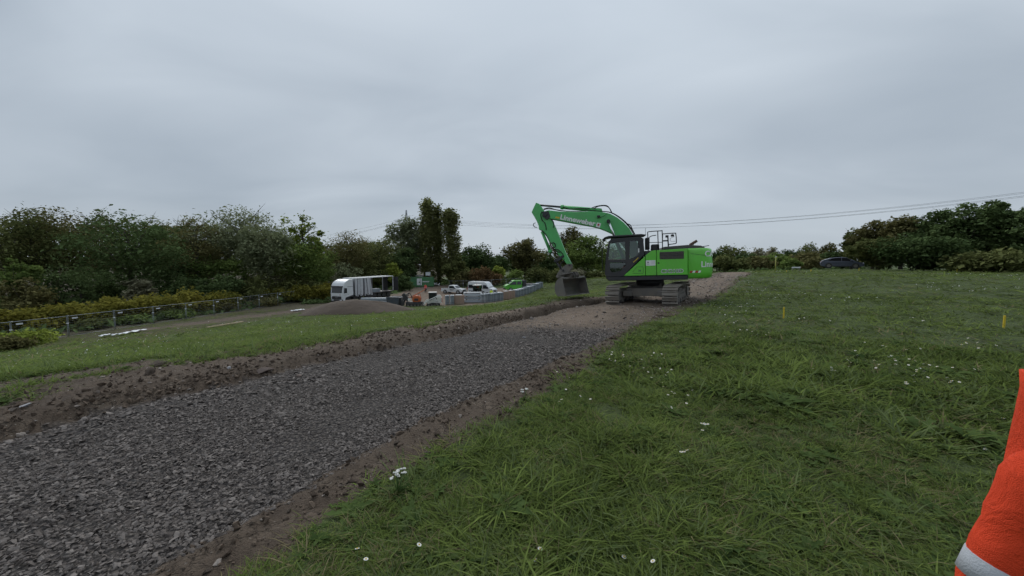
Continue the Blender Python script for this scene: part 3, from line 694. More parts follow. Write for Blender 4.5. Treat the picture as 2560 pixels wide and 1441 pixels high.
def make_sprinkle():
    tiny = MB(); tiny.add([(.02 * math.cos(a), .02 * math.sin(a), .0) for a in np.linspace(0, 6.28, 7)[:-1]] + [(0, 0, .006)], [(k, (k + 1) % 6, 6) for k in range(6)])
    S = [tiny.mesh('f', M_PETAL)]
    P = []; Sc = []
    for n, r0, r1, a0, a1, thr in ((6000, 13, 45, 10, 60, .15), (5000, 8.5, 55, -60, 5, .13)):
        x, y, r = fan(n, r0, r1, a0, a1, 1.6); z, t, s, w = zones(x, y)
        k = (z == 0) & (fbm(x * .30, y * .30, 81, 3) + .5 * fbm(x * 1.5, y * 1.5, 83, 2) > thr) & (RNG.uniform(size=n) < .45) & ~((x < -26) & (y - 30 > (x + 41) * 6.3))
        x, y, r = x[k], y[k], r[k]; q = (.45 + .019 * r) * np.exp(RNG.normal(0, .3, len(x)))
        P.append(np.stack([x, y, height(x, y) + .07 + .004 * r], 1)); Sc.append(np.stack([q] * 3, 1))
    P = np.vstack(P); m = len(P)
    scatter('daisy_sprinkle', S, P, np.zeros(m, int), np.stack([RNG.normal(-.35, .3, m), RNG.normal(0, .3, m), RNG.uniform(0, 6, m)], 1), np.vstack(Sc), label='far sprinkle of tiny white flowers over the meadow and the bank', cat='flowers')
make_sprinkle()
# ================================================================== trees, shrubs, hedges
M_BARK = paint('bark', (.07, .058, .045), .95, 0, .5, (.045, .05, .03), 3, .6)
M_BARK_PALE = paint('bark_pale', (.13, .12, .10), .95, 0, .5, (.07, .07, .05), 3, .6)
LEAF = {
 'dark':   leaf_material('leaf_dark', (0.050, 0.079, 0.029), (0.135, 0.186, 0.074), .2, .6, .35),
 'olive':  leaf_material('leaf_olive', (0.080, 0.095, 0.035), (0.210, 0.226, 0.085), .25, .6, .35),
 'brown':  leaf_material('leaf_brownish', (.085, .084, .034), (.205, .190, .080), .25, .6, .35),
 'green':  leaf_material('leaf_green', (0.080, 0.119, 0.035), (0.242, 0.317, 0.090), .3, .6, .4),
 'bright': leaf_material('leaf_bright', (0.122, 0.162, 0.031), (0.376, 0.436, 0.092), .3, .6, .4),
 'willow': leaf_material('leaf_greygreen', (0.122, 0.145, 0.079), (0.316, 0.343, 0.190), .25, .6, .3),
 'yellow': leaf_material('leaf_yellowing', (0.083, 0.095, 0.021), (0.277, 0.249, 0.052), .3, .6, .6),
 'rust':   leaf_material('leaf_rust', (.110, .075, .038), (.235, .150, .075), .25, .6, .5),
 'poplar': leaf_material('leaf_poplar', (.120, .134, .052), (.280, .292, .120), .42, .6, .4),
 'grey':   leaf_material('leaf_dusty', (0.147, 0.147, 0.090), (0.336, 0.317, 0.206), .2, .6, .4),
}
def leaves_np(C, n, size, rng, flat=.5, stretch=1.5, droop=0.0):
    """n four-cornered leaf clumps at the points C (n,3)"""
    n = len(C); nrm = rng.normal(0, 1, (n, 3)); nrm[:, 2] = np.abs(nrm[:, 2]) * 1.0 + flat; nrm /= np.linalg.norm(nrm, axis=1)[:, None]
    a = rng.normal(0, 1, (n, 3)); a[:, 2] -= droop; a -= nrm * np.sum(a * nrm, 1)[:, None]; a /= np.linalg.norm(a, axis=1)[:, None]
    b = np.cross(nrm, a); s = size * np.exp(rng.normal(0, .3, (n, 1)))
    V = np.stack([C - a * s * .5 * stretch, C + b * s * .42 + nrm * s * .12, C + a * s * .5 * stretch, C - b * s * .42 + nrm * s * .12], 1).reshape(-1, 3)
    F = np.arange(4 * n).reshape(-1, 4); F = np.concatenate([F[:, [0, 1, 2]], F[:, [0, 2, 3]]])
    return V, F
def crown(name, mat, P, size, rng, tone, stretch=1.5, droop=0.0):
    V, F = leaves_np(P, len(P), size, rng, .9, stretch, droop)
    me = np_mesh(name, V, F, LEAF[mat]); set_tone(me, np.repeat(np.clip(tone, 0, 1), 4)); return me
def branch_set(b, rng, top, H, R, r0, n, low=.25, up=.6):
    """trunk up to `top`, then limbs reaching into the crown"""
    wob = rng.normal(0, .02 * H, (5, 2)); zs = np.linspace(0, top, 5)
    pts = [(wob[i, 0] * i / 4, wob[i, 1] * i / 4, zs[i] - (.3 if i == 0 else 0)) for i in range(5)]
    b.tube(pts, [r0 * (1.25 if i == 0 else 1 - .19 * i) for i in range(5)], 7)
    tips = []
    for k in range(n):
        u = low + (1 - low) * (k + .5) / n; j = min(int(u * 4), 3); q = u * 4 - j
        p0 = Vector(pts[j]).lerp(Vector(pts[j + 1]), q); a = k * 2.4 + rng.uniform(-.4, .4); ln = R * rng.uniform(.55, .9) * (1.1 - .5 * u)
        d = Vector((math.cos(a), math.sin(a), up * rng.uniform(.6, 1.5))); rr = r0 * .42 * (1.1 - .7 * u)
        p1 = p0 + d * ln * .5 + Vector((0, 0, .02 * H)); p2 = p1 + d * ln * .5 + Vector((0, 0, .04 * H)); b.tube([p0, p1, p2], [rr, rr * .6, rr * .2], 5); tips.append(p2)
        for w in (-.6, .6):
            d2 = Vector((math.cos(a + w), math.sin(a + w), up * 1.3)); b.tube([p1, p1 + d2 * ln * .45], [rr * .45, rr * .12], 4)
    return tips
def tree_meshes(kind, H, R, leaf, seed, n=7000, size=.26, bark=None, gaps=.12):
    """returns (trunk mesh, crown mesh) of one tree H high with crown radius R"""
    rng = np.random.default_rng(seed); b = MB(); bark = bark or M_BARK
    if kind == 'poplar':
        b.tube([(0, 0, -.3), (.1, 0, H * .4), (0, .1, H * .93)], [.035 * H * .5, .02 * H * .5, .02], 7); P = []; T = []
        for k in range(64):
            a = rng.uniform(0, 6.28); z0 = H * rng.uniform(.0, .8); ln = H * rng.uniform(.16, .30); rad = R * (.45 + .55 * math.sin(math.pi * min(1, (z0 / H) * .8 + .25)))
            ro = rad * rng.uniform(.2, .9); base = np.array([math.cos(a) * ro * .4, math.sin(a) * ro * .4, z0]); tip = np.array([math.cos(a) * ro, math.sin(a) * ro, min(z0 + ln, H * (.99 - .10 * ro / R))])
            b.tube([base * (.3, .3, 1), base, tip], [.07, .05, .015], 4)
            m = n // 64; u = rng.uniform(0, 1, m) ** .8; q = base[None] + (tip - base)[None] * u[:, None]; q = q + rng.normal(0, 1, (m, 3)) * np.stack([(.16 + .16 * np.sin(u * 3.14)) * R * .78] * 2 + [np.full(m, .5)], 1)
            P.append(q); T.append(np.full(m, rng.uniform(.25, .8)) + rng.normal(0, .15, m))
        P = np.vstack(P); T = np.concatenate(T); k = P[:, 2] < H * 1.0
        return b.mesh('trunk', bark), crown('crown', leaf, P[k], size, rng, T[k], 1.3)
    nC = {'round': 42, 'loose': 64, 'willow': 40, 'shrub': 26, 'tall': 38}[kind]
    zb = {'round': .10, 'loose': .18, 'willow': .30, 'shrub': .06, 'tall': .15}[kind] * H
    if kind == 'shrub':
        for k in range(7):
            a = k * .9 + rng.uniform(-.3, .3); d = R * rng.uniform(.3, .8); b.tube([(0.1 * math.cos(a), .1 * math.sin(a), -.15), (d * .4 * math.cos(a), d * .4 * math.sin(a), H * .45), (d * math.cos(a), d * math.sin(a), H * rng.uniform(.7, .92))], [.05, .035, .01], 5)
    else: branch_set(b, rng, H * .82, H, R, .022 * H + .05, 12, .3)
    cz = (zb + H) / 2; hz = (H - zb) / 2; CC = []; k = 0
    while len(CC) < nC and k < 4000:       # clump centres spread evenly through an uneven envelope
        k += 1; d = rng.normal(0, 1, 3); d /= np.linalg.norm(d); rr = rng.uniform(.35, .88)
        az = math.atan2(d[1], d[0]); lob = 1 + .20 * math.sin(az * 2 + seed) + .14 * math.sin(az * 3 + 2 * seed + d[2] * 3)
        sh = (1 - .35 * max(0, d[2]) ** 2) if kind in ('round', 'shrub') else (1 - .55 * abs(d[2] - .1) if kind == 'tall' else 1 - .3 * max(0, -d[2]))
        p = np.array([d[0] * R * rr * lob * sh, d[1] * R * rr * lob * sh, cz + d[2] * hz * rr])
        if all(np.linalg.norm((p - c) / (R, R, hz)) > (.26 if kind != 'loose' else .17) for c in CC): CC.append(p)
    P = []; T = []
    for c in CC:
        m = int(n / len(CC) * rng.uniform(.7, 1.3)); rad = R * rng.uniform(.20, .36) * (1.22 if kind != 'loose' else .62); tone = rng.uniform(.2, .8)
        if rng.uniform() < gaps: m = int(m * .3)
        d = rng.normal(0, 1, (m, 3)); d /= np.linalg.norm(d, axis=1)[:, None]; q = d * (rng.uniform(.25, 1, (m, 1)) ** .6) * rad * np.array([1.05, 1.05, .72 if kind != 'loose' else .95])
        q *= 1 + .25 * np.sin(d[:, :1] * 7 + tone * 9) * np.sin(d[:, 1:2] * 6 + tone * 5)
        if kind == 'willow': q[:, 2] = q[:, 2] * .9 - np.abs(rng.normal(0, .45, m)) * rad * (rng.uniform(size=m) < .55)
        q = q + c; q[:, 2] = np.maximum(q[:, 2], .12); P.append(q); T.append(tone * .8 + .1 + rng.normal(0, .12, m) + (q[:, 2] - c[2]) / rad * .06)
    # a few sprays stick out of the outline
    m = int(n * .012); d = rng.normal(0, 1, (m, 3)); d[:, 2] = np.abs(d[:, 2]); d /= np.linalg.norm(d, axis=1)[:, None]
    ce = np.array(CC)[rng.integers(0, len(CC), m)]; P.append(ce + d * R * .36 * rng.uniform(.7, 1.05, (m, 1))); T.append(rng.uniform(.3, .8, m))
    P = np.vstack(P); T = np.concatenate(T)
    return b.mesh('trunk' if kind != 'shrub' else 'stems', bark), crown('crown', leaf, P, size, rng, T, 1.9 if kind == 'willow' else 1.4, 1.6 if kind == 'willow' else 0)
TCACHE = {}
W_ = 'trees of the wood beyond the fence'; S_ = 'bushes along the foot of the wood'
def plant(name, kind, x, y, H, R, leaf, label, cat, seed=0, n=9000, size=.255, z=None, group=None, gaps=.12, share=None, bark=None, squash=1.0):
    z = gz(x, y) if z is None else z
    if share is not None:
        if share not in TCACHE: TCACHE[share] = (tree_meshes(kind, H, R, leaf, seed, n, size, bark, gaps), H, R)
        (tm, cm), H0, R0 = TCACHE[share]; sc = (R / R0, R / R0 * squash, H / H0)
    else: (tm, cm) = tree_meshes(kind, H, R, leaf, seed, n, size, bark, gaps); sc = (1, squash, 1)
    e = empty(name, (x, y, z), 0 if squash != 1 else (seed * 1.7) % 6.28, label, cat, group); e.scale = sc
    link('trunk' if kind != 'shrub' else 'stems', tm, e); link('crown', cm, e); return e
def plant_px(name, kind, px, top, Y, wpx, leaf, label, cat, **k):
    """place by where the crown's top stands in the photograph and how far away it is"""
    if k.pop('deep', False) or (px < 1000 and Y < 85 and k.get('group') in (W_, S_)): Y = Y * 1.22
    p = aty(px, top, Y); g = gz(p[0], Y); H = p[2] - g; sl = math.hypot(1, (px - 1280) / FPX)
    R = wpx / 2 * Y / FPX / sl ** .5 * (1.2 if k.get('group') == W_ else 1.06)
    return plant(name, kind, p[0], Y, H, R, leaf, label, cat, **k)
plant_px('broadleaf_tree', 'round', -70, 520, 46, 260, 'olive', 'olive green tree at the left edge of the picture behind the wood', 'tree', seed=1, group=W_, n=6000)
plant_px('broadleaf_tree', 'round', 70, 516, 50, 190, 'olive', 'olive tree with a flat ragged top, second from the left edge', 'tree', seed=2, group=W_)
plant_px('broadleaf_tree', 'round', 190, 512, 54, 200, 'brown', 'brownish green tree left of the darkest tree, topmost of the left wood', 'tree', seed=3, group=W_)
plant_px('broadleaf_tree', 'round', 250, 506, 60, 60, 'grey', 'thin sparse treetop poking out above the left wood', 'tree', seed=4, group=W_, n=900, gaps=.4)
plant_px('broadleaf_tree', 'tall', 315, 528, 44, 225, 'dark', 'very dark dense cone-topped tree in the left wood', 'tree', seed=5, group=W_, n=8500)
plant_px('broadleaf_tree', 'round', 405, 538, 56, 120, 'dark', 'dark rounded tree just right of the darkest tree', 'tree', seed=6, group=W_)
plant_px('broadleaf_tree', 'round', 485, 536, 54, 150, 'brown', 'reddish brown tree between dark tree and grey-green willow', 'tree', seed=7, group=W_)
plant_px('willow_tree', 'willow', 605, 506, 58, 185, 'willow', 'tall grey-green willow with rounded arching crown', 'tree', seed=8, group=W_, n=8500)
plant_px('willow_tree', 'willow', 660, 545, 52, 130, 'willow', 'lower grey-green willow leaning off the tall willow', 'tree', seed=9, group=W_)
plant_px('maple_tree', 'loose', 755, 526, 58, 100, 'bright', 'bright green tree with open airy top above the hedge', 'tree', seed=10, group=W_, n=5200, gaps=.35, size=.34)
plant_px('broadleaf_tree', 'round', 750, 590, 56, 150, 'green', 'full green tree under the airy treetop', 'tree', seed=11, group=W_)
plant_px('broadleaf_tree', 'round', 800, 632, 62, 56, 'green', 'small bright yellow-green tree low beside the airy-topped tree', 'tree', seed=12, group=W_, n=4000)
plant_px('oak_tree', 'round', 868, 577, 72, 110, 'brown', 'dark brownish oak right of the airy-topped tree', 'tree', seed=13, group=W_)
plant_px('broadleaf_tree', 'round', 945, 586, 80, 110, 'olive', 'olive tree between brownish oak and pale willow', 'tree', seed=14, group=W_)
plant_px('willow_tree', 'willow', 1030, 543, 108, 95, 'willow', 'pale willow standing left behind the tall poplar', 'tree', seed=15, group=W_, size=.4)
plant_px('broadleaf_tree', 'round', 1005, 612, 100, 75, 'dark', 'dark tree low behind the white site cabin', 'tree', seed=16, group=W_, size=.36)
PP = 'columnar poplars behind the green container'
plant_px('poplar_tree', 'poplar', 1069, 493, 104, 44, 'poplar', 'tallest columnar poplar behind the green container', 'tree', seed=17, group=PP, size=.42, n=9500, bark=M_BARK_PALE)
plant_px('poplar_tree', 'poplar', 1094, 508, 106, 38, 'olive', 'slim middle poplar pressed against the tallest one', 'tree', seed=18, group=PP, size=.42, n=6000, bark=M_BARK_PALE)
plant_px('poplar_tree', 'poplar', 1126, 519, 103, 56, 'poplar', 'shorter olive poplar on the right of the poplar group', 'tree', seed=19, group=PP, size=.42, n=9500, bark=M_BARK_PALE)
plant_px('broadleaf_tree', 'shrub', 1140, 640, 100, 60, 'olive', 'leafy regrowth low at the right foot of the poplars', 'tree', seed=20, size=.4)
M_ = 'trees behind the parked vans'
plant_px('broadleaf_tree', 'round', 1188, 608, 112, 95, 'dark', 'round dark tree right of the poplars', 'tree', seed=21, group=M_, size=.42)
plant_px('broadleaf_tree', 'round', 1248, 632, 135, 60, 'dark', 'low dark tree in the dip between two round trees', 'tree', seed=22, group=M_, size=.5, n=4000)
plant_px('broadleaf_tree', 'tall', 1312, 597, 112, 95, 'brown', 'broad brownish tree left of the excavator arm', 'tree', seed=23, group=M_, size=.42)
plant_px('broadleaf_tree', 'round', 1370, 625, 125, 80, 'dark', 'low dark tree directly behind the excavator arm', 'tree', seed=24, group=M_, size=.45, n=4500)
plant_px('broadleaf_tree', 'tall', 1427, 560, 105, 82, 'brown', 'tall feathery yellowing tree seen under the boom', 'tree', seed=25, group=M_, size=.40, n=8000)
plant_px('broadleaf_tree', 'round', 1470, 588, 98, 115, 'yellow' if False else 'green', 'broad green tree between boom and excavator cab', 'tree', seed=26, group=M_, size=.38)
plant_px('broadleaf_tree', 'round', 1540, 615, 110, 120, 'green', 'green tree behind the excavator cab', 'tree', seed=27, group=M_, size=.42, n=5000)
plant_px('broadleaf_tree', 'round', 1650, 628, 120, 120, 'olive', 'olive tree hidden behind the excavator body', 'tree', seed=28, group=M_, size=.42, n=4000)
plant_px('broadleaf_tree', 'round', 1735, 612, 115, 70, 'olive', 'olive treetop showing over the excavator tail', 'tree', seed=29, group=M_, size=.42, n=4000)
F_ = 'distant trees beyond the crest'
for i, (px, top, Y, w, lf, lab) in enumerate([(1828, 609, 130, 85, 'olive', 'round distant tree just right of the excavator'), (1893, 615, 170, 46, 'grey', 'pale distant tree with thin crown beyond the crest'), (1930, 614, 175, 42, 'grey', 'second pale distant tree beyond the crest'),
        (1975, 618, 165, 60, 'dark', 'dark distant tree above the yellow pole'), (2022, 609, 165, 66, 'olive', 'distant olive tree left of the parked car roof'), (2072, 606, 160, 60, 'brown', 'distant brownish tree above the parked car'), (1865, 628, 110, 70, 'dark', 'low dark tree behind the end of the road'),
        (1940, 634, 105, 80, 'green', 'low green tree behind the yellow pole'), (2015, 632, 115, 90, 'brown', 'low brown tree left behind the parked car'), (2090, 630, 100, 80, 'dark', 'low dark tree right behind the parked car'), (1795, 624, 120, 60, 'dark', 'dark tree touching the excavator tail on the right')]):
    plant_px('broadleaf_tree', 'round', px, top, Y, w, lf, lab, 'tree', seed=40 + i, group=F_, size=.5, n=3200)
Q_ = 'dark trees along the right edge of the meadow'
plant_px('broadleaf_tree', 'tall', 2135, 568, 62, 62, 'olive', 'slender olive tree at the left end of the right-hand trees', 'tree', seed=60, group=Q_, n=5000)
plant_px('broadleaf_tree', 'round', 2190, 550, 56, 105, 'brown', 'yellow-brown tree second in the right-hand row', 'tree', seed=61, group=Q_)
plant_px('broadleaf_tree', 'round', 2262, 532, 53, 120, 'brown', 'tree with a tall yellowing top third in the right-hand row', 'tree', seed=62, group=Q_)
plant_px('broadleaf_tree', 'round', 2340, 528, 50, 140, 'dark', 'dark tree left of the highest right-hand tree', 'tree', seed=63, group=Q_, n=8000)
plant_px('broadleaf_tree', 'round', 2425, 505, 47, 150, 'dark', 'dark tree leaning against the highest right-hand tree', 'tree', seed=64, group=Q_, n=8000)
plant_px('broadleaf_tree', 'round', 2492, 492, 45, 130, 'dark', 'highest dark tree in the right-hand row', 'tree', seed=65, group=Q_, n=8000)
plant_px('broadleaf_tree', 'round', 2580, 512, 42, 150, 'dark', 'dark tree cut by the right picture edge', 'tree', seed=66, group=Q_, n=7000)
plant_px('broadleaf_tree', 'shrub', 2290, 585, 44, 190, 'dark', 'dark leafy undergrowth below the right-hand trees', 'bush', seed=67, n=6000)
plant_px('broadleaf_tree', 'shrub', 2200, 592, 47, 130, 'olive', 'olive undergrowth right of the parked car', 'bush', seed=70, n=5000)
plant_px('bramble_bush', 'shrub', 2480, 636, 38, 200, 'olive', 'long olive green bramble bush at the right meadow edge', 'bush', seed=68, n=5000)
plant_px('bramble_bush', 'shrub', 2380, 628, 42, 150, 'dark', 'dark bramble bush under the highest right-hand trees', 'bush', seed=69, n=5000)
# second rank that closes the wood
bk = [(-60, 545, 75), (30, 535, 78), (120, 530, 82), (230, 530, 76), (350, 545, 80), (440, 555, 78), (540, 560, 85), (640, 575, 90), (720, 590, 92), (820, 610, 95), (905, 605, 105), (970, 610, 112), (1060, 620, 125), (1150, 628, 130), (1230, 640, 150), (1300, 635, 150), (1400, 640, 150), (1500, 635, 150), (1600, 640, 160), (1700, 640, 160), (1780, 642, 180), (1850, 640, 190), (1910, 642, 190), (1990, 640, 190), (2060, 640, 180), (2150, 625, 100), (2230, 600, 85), (2330, 580, 78), (2430, 565, 72), (2540, 560, 70)]
BKL = ['behind the trees cut by the left edge', 'behind the flat ragged left treetop', 'left behind the topmost left trees', 'behind the darkest tree', 'right behind the darkest tree', 'behind the reddish brown tree', 'left behind the tall willow', 'right behind the tall willow', 'behind the airy-topped tree', 'behind the brownish oak', 'right behind the brownish oak', 'left behind the pale willow', 'behind the poplars', 'just right of the poplars', 'in the dip right of the poplars', 'left behind the broad brownish tree', 'behind the excavator arm', 'behind the excavator boom', 'behind the excavator cab', 'behind the excavator body', 'behind the excavator tail', 'behind the round distant tree', 'behind the yellow pole', 'between yellow pole and parked car', 'behind the parked car', 'behind the slender olive tree on the right', 'behind the yellow-brown right-hand tree', 'behind the tall yellowing right-hand tree', 'behind the highest right-hand trees', 'behind the tree cut by the right edge']
for i, (px, top, Y) in enumerate(bk):
    plant_px('broadleaf_tree', 'round', px, top - (14 if px < 1000 else 0), Y, 170 if px < 1000 else 110, ['dark', 'olive', 'brown'][i % 3], 'back row tree of the wood ' + BKL[i], 'tree', seed=80 + i % 5, share='bk%d' % (i % 5), group='back row of the wood', n=4000, size=.46)
# understorey, bushes
S_ = 'bushes along the foot of the wood'
for i, (px, top, Y, w, lf, lab) in enumerate([
        (25, 632, 41, 120, 'green', 'bright green bush low at the left picture edge'), (60, 700, 40, 150, 'brown', 'brownish scrub under the bright green bush'), (135, 655, 46, 170, 'dark', 'dark bush left below the darkest tree'), (345, 690, 42, 70, 'grey', 'small dusty bush before the darkest tree'), (250, 665, 47, 150, 'dark', 'dark thicket under the darkest tree'),
        (420, 640, 50, 140, 'dark', 'dark bush right below the darkest tree'), (520, 640, 52, 130, 'green', 'green bush under the reddish brown tree'), (470, 690, 47, 130, 'dark', 'low bramble mound behind the yellow hedge'), (590, 620, 54, 110, 'green', 'green bush under the tall willow'), (560, 688, 48, 120, 'dark', 'dark bramble mound right of the yellow hedge'), (668, 652, 55, 84, 'grey', 'pale straw-coloured bush beside the brown thicket'), (730, 655, 60, 90, 'brown', 'brown thicket under the full green tree'),
        (655, 690, 50, 120, 'olive', 'olive bush behind the far end of the fence'), (740, 690, 54, 110, 'olive', 'olive bush between fence and lorry'), (800, 672, 64, 90, 'grey', 'dusty olive bush left above the lorry cab'), (865, 655, 68, 80, 'willow', 'grey-green bush above the lorry cab'), (920, 650, 72, 80, 'olive', 'olive bush above the lorry trailer'), (978, 655, 76, 50, 'bright', 'yellowish bush behind the rear of the trailer'), (955, 662, 80, 90, 'dark', 'dark bush behind the trailer roof'),
        (1005, 690, 84, 45, 'dark', 'dark low bush between trailer and white cabin'), (1205, 668, 96, 62, 'rust', 'rust red bush behind the white van'), (1165, 678, 98, 60, 'brown', 'brown bush left behind the white van'), (1247, 664, 100, 40, 'bright', 'yellow-green bush right of the rust red one'), (1228, 680, 95, 46, 'rust', 'smaller rusty bush at the side of the van roof'),
        (1290, 675, 99, 60, 'green', 'green bush behind the green flatbed truck'), (1350, 668, 99, 70, 'olive', 'olive bush left of the excavator bucket linkage'), (1395, 675, 96, 60, 'yellow' if False else 'olive', 'olive bush behind the excavator bucket linkage'), (1440, 672, 92, 60, 'grey', 'pale yellowish bush right of the bucket linkage'), (1490, 680, 90, 50, 'olive', 'low olive bush left of the excavator cab'),
        (1975, 648, 66, 52, 'green', 'rounded green bush left of the parked car'), (1830, 640, 74, 80, 'olive', 'olive bush beyond the top of the road'), (1900, 645, 78, 80, 'brown', 'brown bush beyond the yellow pole'), (2035, 645, 70, 70, 'brown', 'brown bush directly behind the parked car boot')]):
    plant_px('bush', 'shrub', px, top, Y, w, lf, lab, 'bush', seed=120 + i, group=S_, n=3000, size=.26 if Y < 60 else .34)
# yellowing knotweed hedge behind the fence: several clumps, each one thing
H_ = 'clumps of yellowing knotweed hedge'
for i, (px, top, Y, w, lab) in enumerate([(-40, 772, 33.8, 170, 'yellowing hedge clump cut by the left picture edge'), (75, 768, 36.2, 170, 'yellowing hedge clump behind the leftmost whole fence panel'), (190, 756, 39, 160, 'yellowing hedge clump third from the left'), (290, 746, 42, 150, 'yellowing hedge clump fourth from the left'), (385, 738, 45, 150, 'yellowing hedge clump in the middle of the long hedge'), (470, 730, 48.5, 130, 'yellowing hedge clump before the right end of the long hedge'), (545, 733, 52.5, 110, 'last yellowing clump of the long hedge'),
        (690, 722, 62, 90, 'yellowing hedge clump left of the lorry'), (755, 714, 63, 90, 'taller yellowing hedge clump left beside the lorry'), (808, 708, 64, 70, 'yellowing hedge clump touching the lorry cab')]):
    plant_px('knotweed_hedge', 'shrub', px, top, Y, w, 'yellow', lab, 'hedge', seed=160 + i, group=H_, n=3800, size=.22)
for i, (px, top, Y, w, lf, lab) in enumerate([(60, 832, 29.5, 150, 'bright', 'low yellow-green weeds before the fence at the left edge'), (230, 800, 37.6, 80, 'olive', 'weeds behind the fence at the white sheet'), (330, 792, 41.2, 90, 'green', 'weeds at the foot of the fence near the path'), (440, 778, 45, 90, 'green', 'green weeds along the path behind the fence'), (560, 760, 51.5, 90, 'brown', 'brown weeds along the fence before the hedge gap'), (665, 748, 57.5, 90, 'brown', 'brownish weeds at the far end of the fence'), (790, 758, 60, 60, 'dark', 'dark weeds left below the lorry cab'), (20, 850, 27, 120, 'brown', 'brown weeds at the foot of the left bank')]):
    plant_px('weed_bush', 'shrub', px, top, Y, w, lf, lab, 'weeds', seed=180 + i, group='weeds along the fence', n=2200, size=.18)
def make_scrub():
    """low brambles and nettles that cover the ground under the wood"""
    rng = np.random.default_rng(3); n = 30000
    x = rng.uniform(-95, 70, n); y = rng.uniform(24, 125, n); z, t, s, w = zones(x, y)
    hedge = (x < -26) & (y - 28 > (x + 43) * 4.6) & (x > -100)
    back = (y > 60) & (x < -25) | (y > 94) & (x > -12) & (x < 42) | (y > 100)
    rt = (x > 40) & (y > 62) & (y < 95)
    k = (z == 0) & (hedge | back | rt); x, y = x[k], y[k]; hh = height(x, y) + np.abs(fbm(x * .25, y * .25, 91, 3)) * 2.6 * rng.uniform(.2, 1, len(x)) + .1
    P = np.stack([x, y, hh], 1); V, F = leaves_np(P, len(P), .62, rng, .6, 1.3)
    me = np_mesh('undergrowth', V, F, LEAF['dark']); set_tone(me, np.repeat(rng.uniform(.2, 1, len(P)), 4))
    tag(link('undergrowth', me), 'low dark brambles and nettles under the wood', 'undergrowth', kind='stuff')
make_scrub()
# ================================================================== excavator
M_GREEN = paint('excavator_green', (.115, .52, .038), .42, 0, .24, (.17, .19, .10), 1.1, 0, .25)
M_GREEN_OLD = paint('boom_green', (.095, .455, .135), .5, 0, .28, (.15, .20, .13), 1.3)
M_CHAR = paint('charcoal_paint', (.022, .023, .027), .42, 0, .22, (.10, .09, .08), 1.8)
M_BLACK = paint('black_tube', (.012, .012, .014), .45, 0, .15, (.07, .06, .05), 2)
M_DGREY = paint('hood_grey', (.055, .052, .054), .55, 0, .4, (.14, .12, .10), 2.2)
M_STEEL = paint('worn_steel', (.155, .145, .132), .6, .25, .6, (.15, .125, .10), 2.6, .3)
M_MUDSTEEL = paint('muddy_steel', (.150, .140, .128), .75, .1, .75, (.215, .185, .15), 3.0, .4)
M_SHOE = paint('track_steel', (.245, .222, .195), .6, .2, .6, (.21, .175, .14), 3.0, .3)
M_CHROME = paint('chrome', (.75, .76, .78), .18, 1.0, 0)
M_RUBBER = paint('rubber', (.018, .018, .018), .8, 0, .35, (.09, .08, .065), 4)
M_WHITE = paint('white_lettering', (.74, .75, .74), .6, 0, .08, (.4, .4, .35), 3)
M_INK = paint('dark_lettering', (.03, .035, .06), .6, 0, 0)
M_RED = paint('red_print', (.42, .035, .03), .5, 0, .1)
M_YELLOW = paint('yellow_paint', (.62, .44, .03), .55, 0, .25)
M_GLASS = glass_clear('cab_glass', (.50, .60, .56))
M_SEAT = paint('seat_cloth', (.022, .022, .024), .9, 0, 0)
def wall(b, outer, holes, y0, th, axis='y'):
    """flat wall with window openings, given thickness"""
    bm = bmesh.new(); ed = []
    for loop in [outer] + holes:
        vs = [bm.verts.new((p[0], 0, p[1])) for p in loop]
        ed += [bm.edges.new((vs[i], vs[(i + 1) % len(vs)])) for i in range(len(vs))]
    bmesh.ops.triangle_fill(bm, use_beauty=True, edges=ed); bm.verts.index_update()
    V = [v.co.copy() for v in bm.verts]; F = [tuple(v.index for v in f.verts) for f in bm.faces]; bm.free(); n = len(V)
    def T(v, q): return (v[0], y0 + q, v[2]) if axis == 'y' else (y0 + q, v[0], v[2])
    fs = F + [tuple(i + n for i in reversed(f)) for f in F]; o = 0
    for loop in [outer] + holes:
        m = len(loop); fs += [(o + i, o + (i + 1) % m, o + (i + 1) % m + n, o + i + n) for i in range(m)]; o += m
    return b.add([T(v, 0) for v in V] + [T(v, th) for v in V], fs)
def text_mesh(s, width, height, fn, mat, bold=.0, name='lettering', italic=0.0):
    """letters as a flat mesh laid on a surface: fn(u, v) gives the point for u along, v up"""
    cu = bpy.data.curves.new('tx', 'FONT'); cu.body = s; cu.offset = bold; cu.shear = italic; cu.resolution_u = 3
    o = bpy.data.objects.new('tx', cu); COL.objects.link(o); bpy.context.view_layer.update()
    me = bpy.data.meshes.new_from_object(o.evaluated_get(bpy.context.evaluated_depsgraph_get())); bpy.data.objects.remove(o)
    co = np.array([v.co[:] for v in me.vertices]); x0, x1 = co[:, 0].min(), co[:, 0].max(); y0, y1 = co[:, 1].min(), co[:, 1].max()
    for v in me.vertices: v.co = fn((v.co.x - x0) / (x1 - x0) * width, (v.co.y - y0) / (y1 - y0) * height)
    me.name = name; me.materials.clear(); me.materials.append(mat); return me
def smooth_path(pts, n=4):
    P = [Vector(p) for p in pts]; P = [P[0]] + P + [P[-1]]; o = []
    for i in range(1, len(P) - 2):
        for k in range(n):
            t = k / n; a, b, c, d = P[i - 1], P[i], P[i + 1], P[i + 2]
            o.append(.5 * ((2 * b) + (c - a) * t + (2 * a - 5 * b + 4 * c - d) * t * t + (3 * b - a - 3 * c + d) * t ** 3))
    o.append(P[-2]); return o

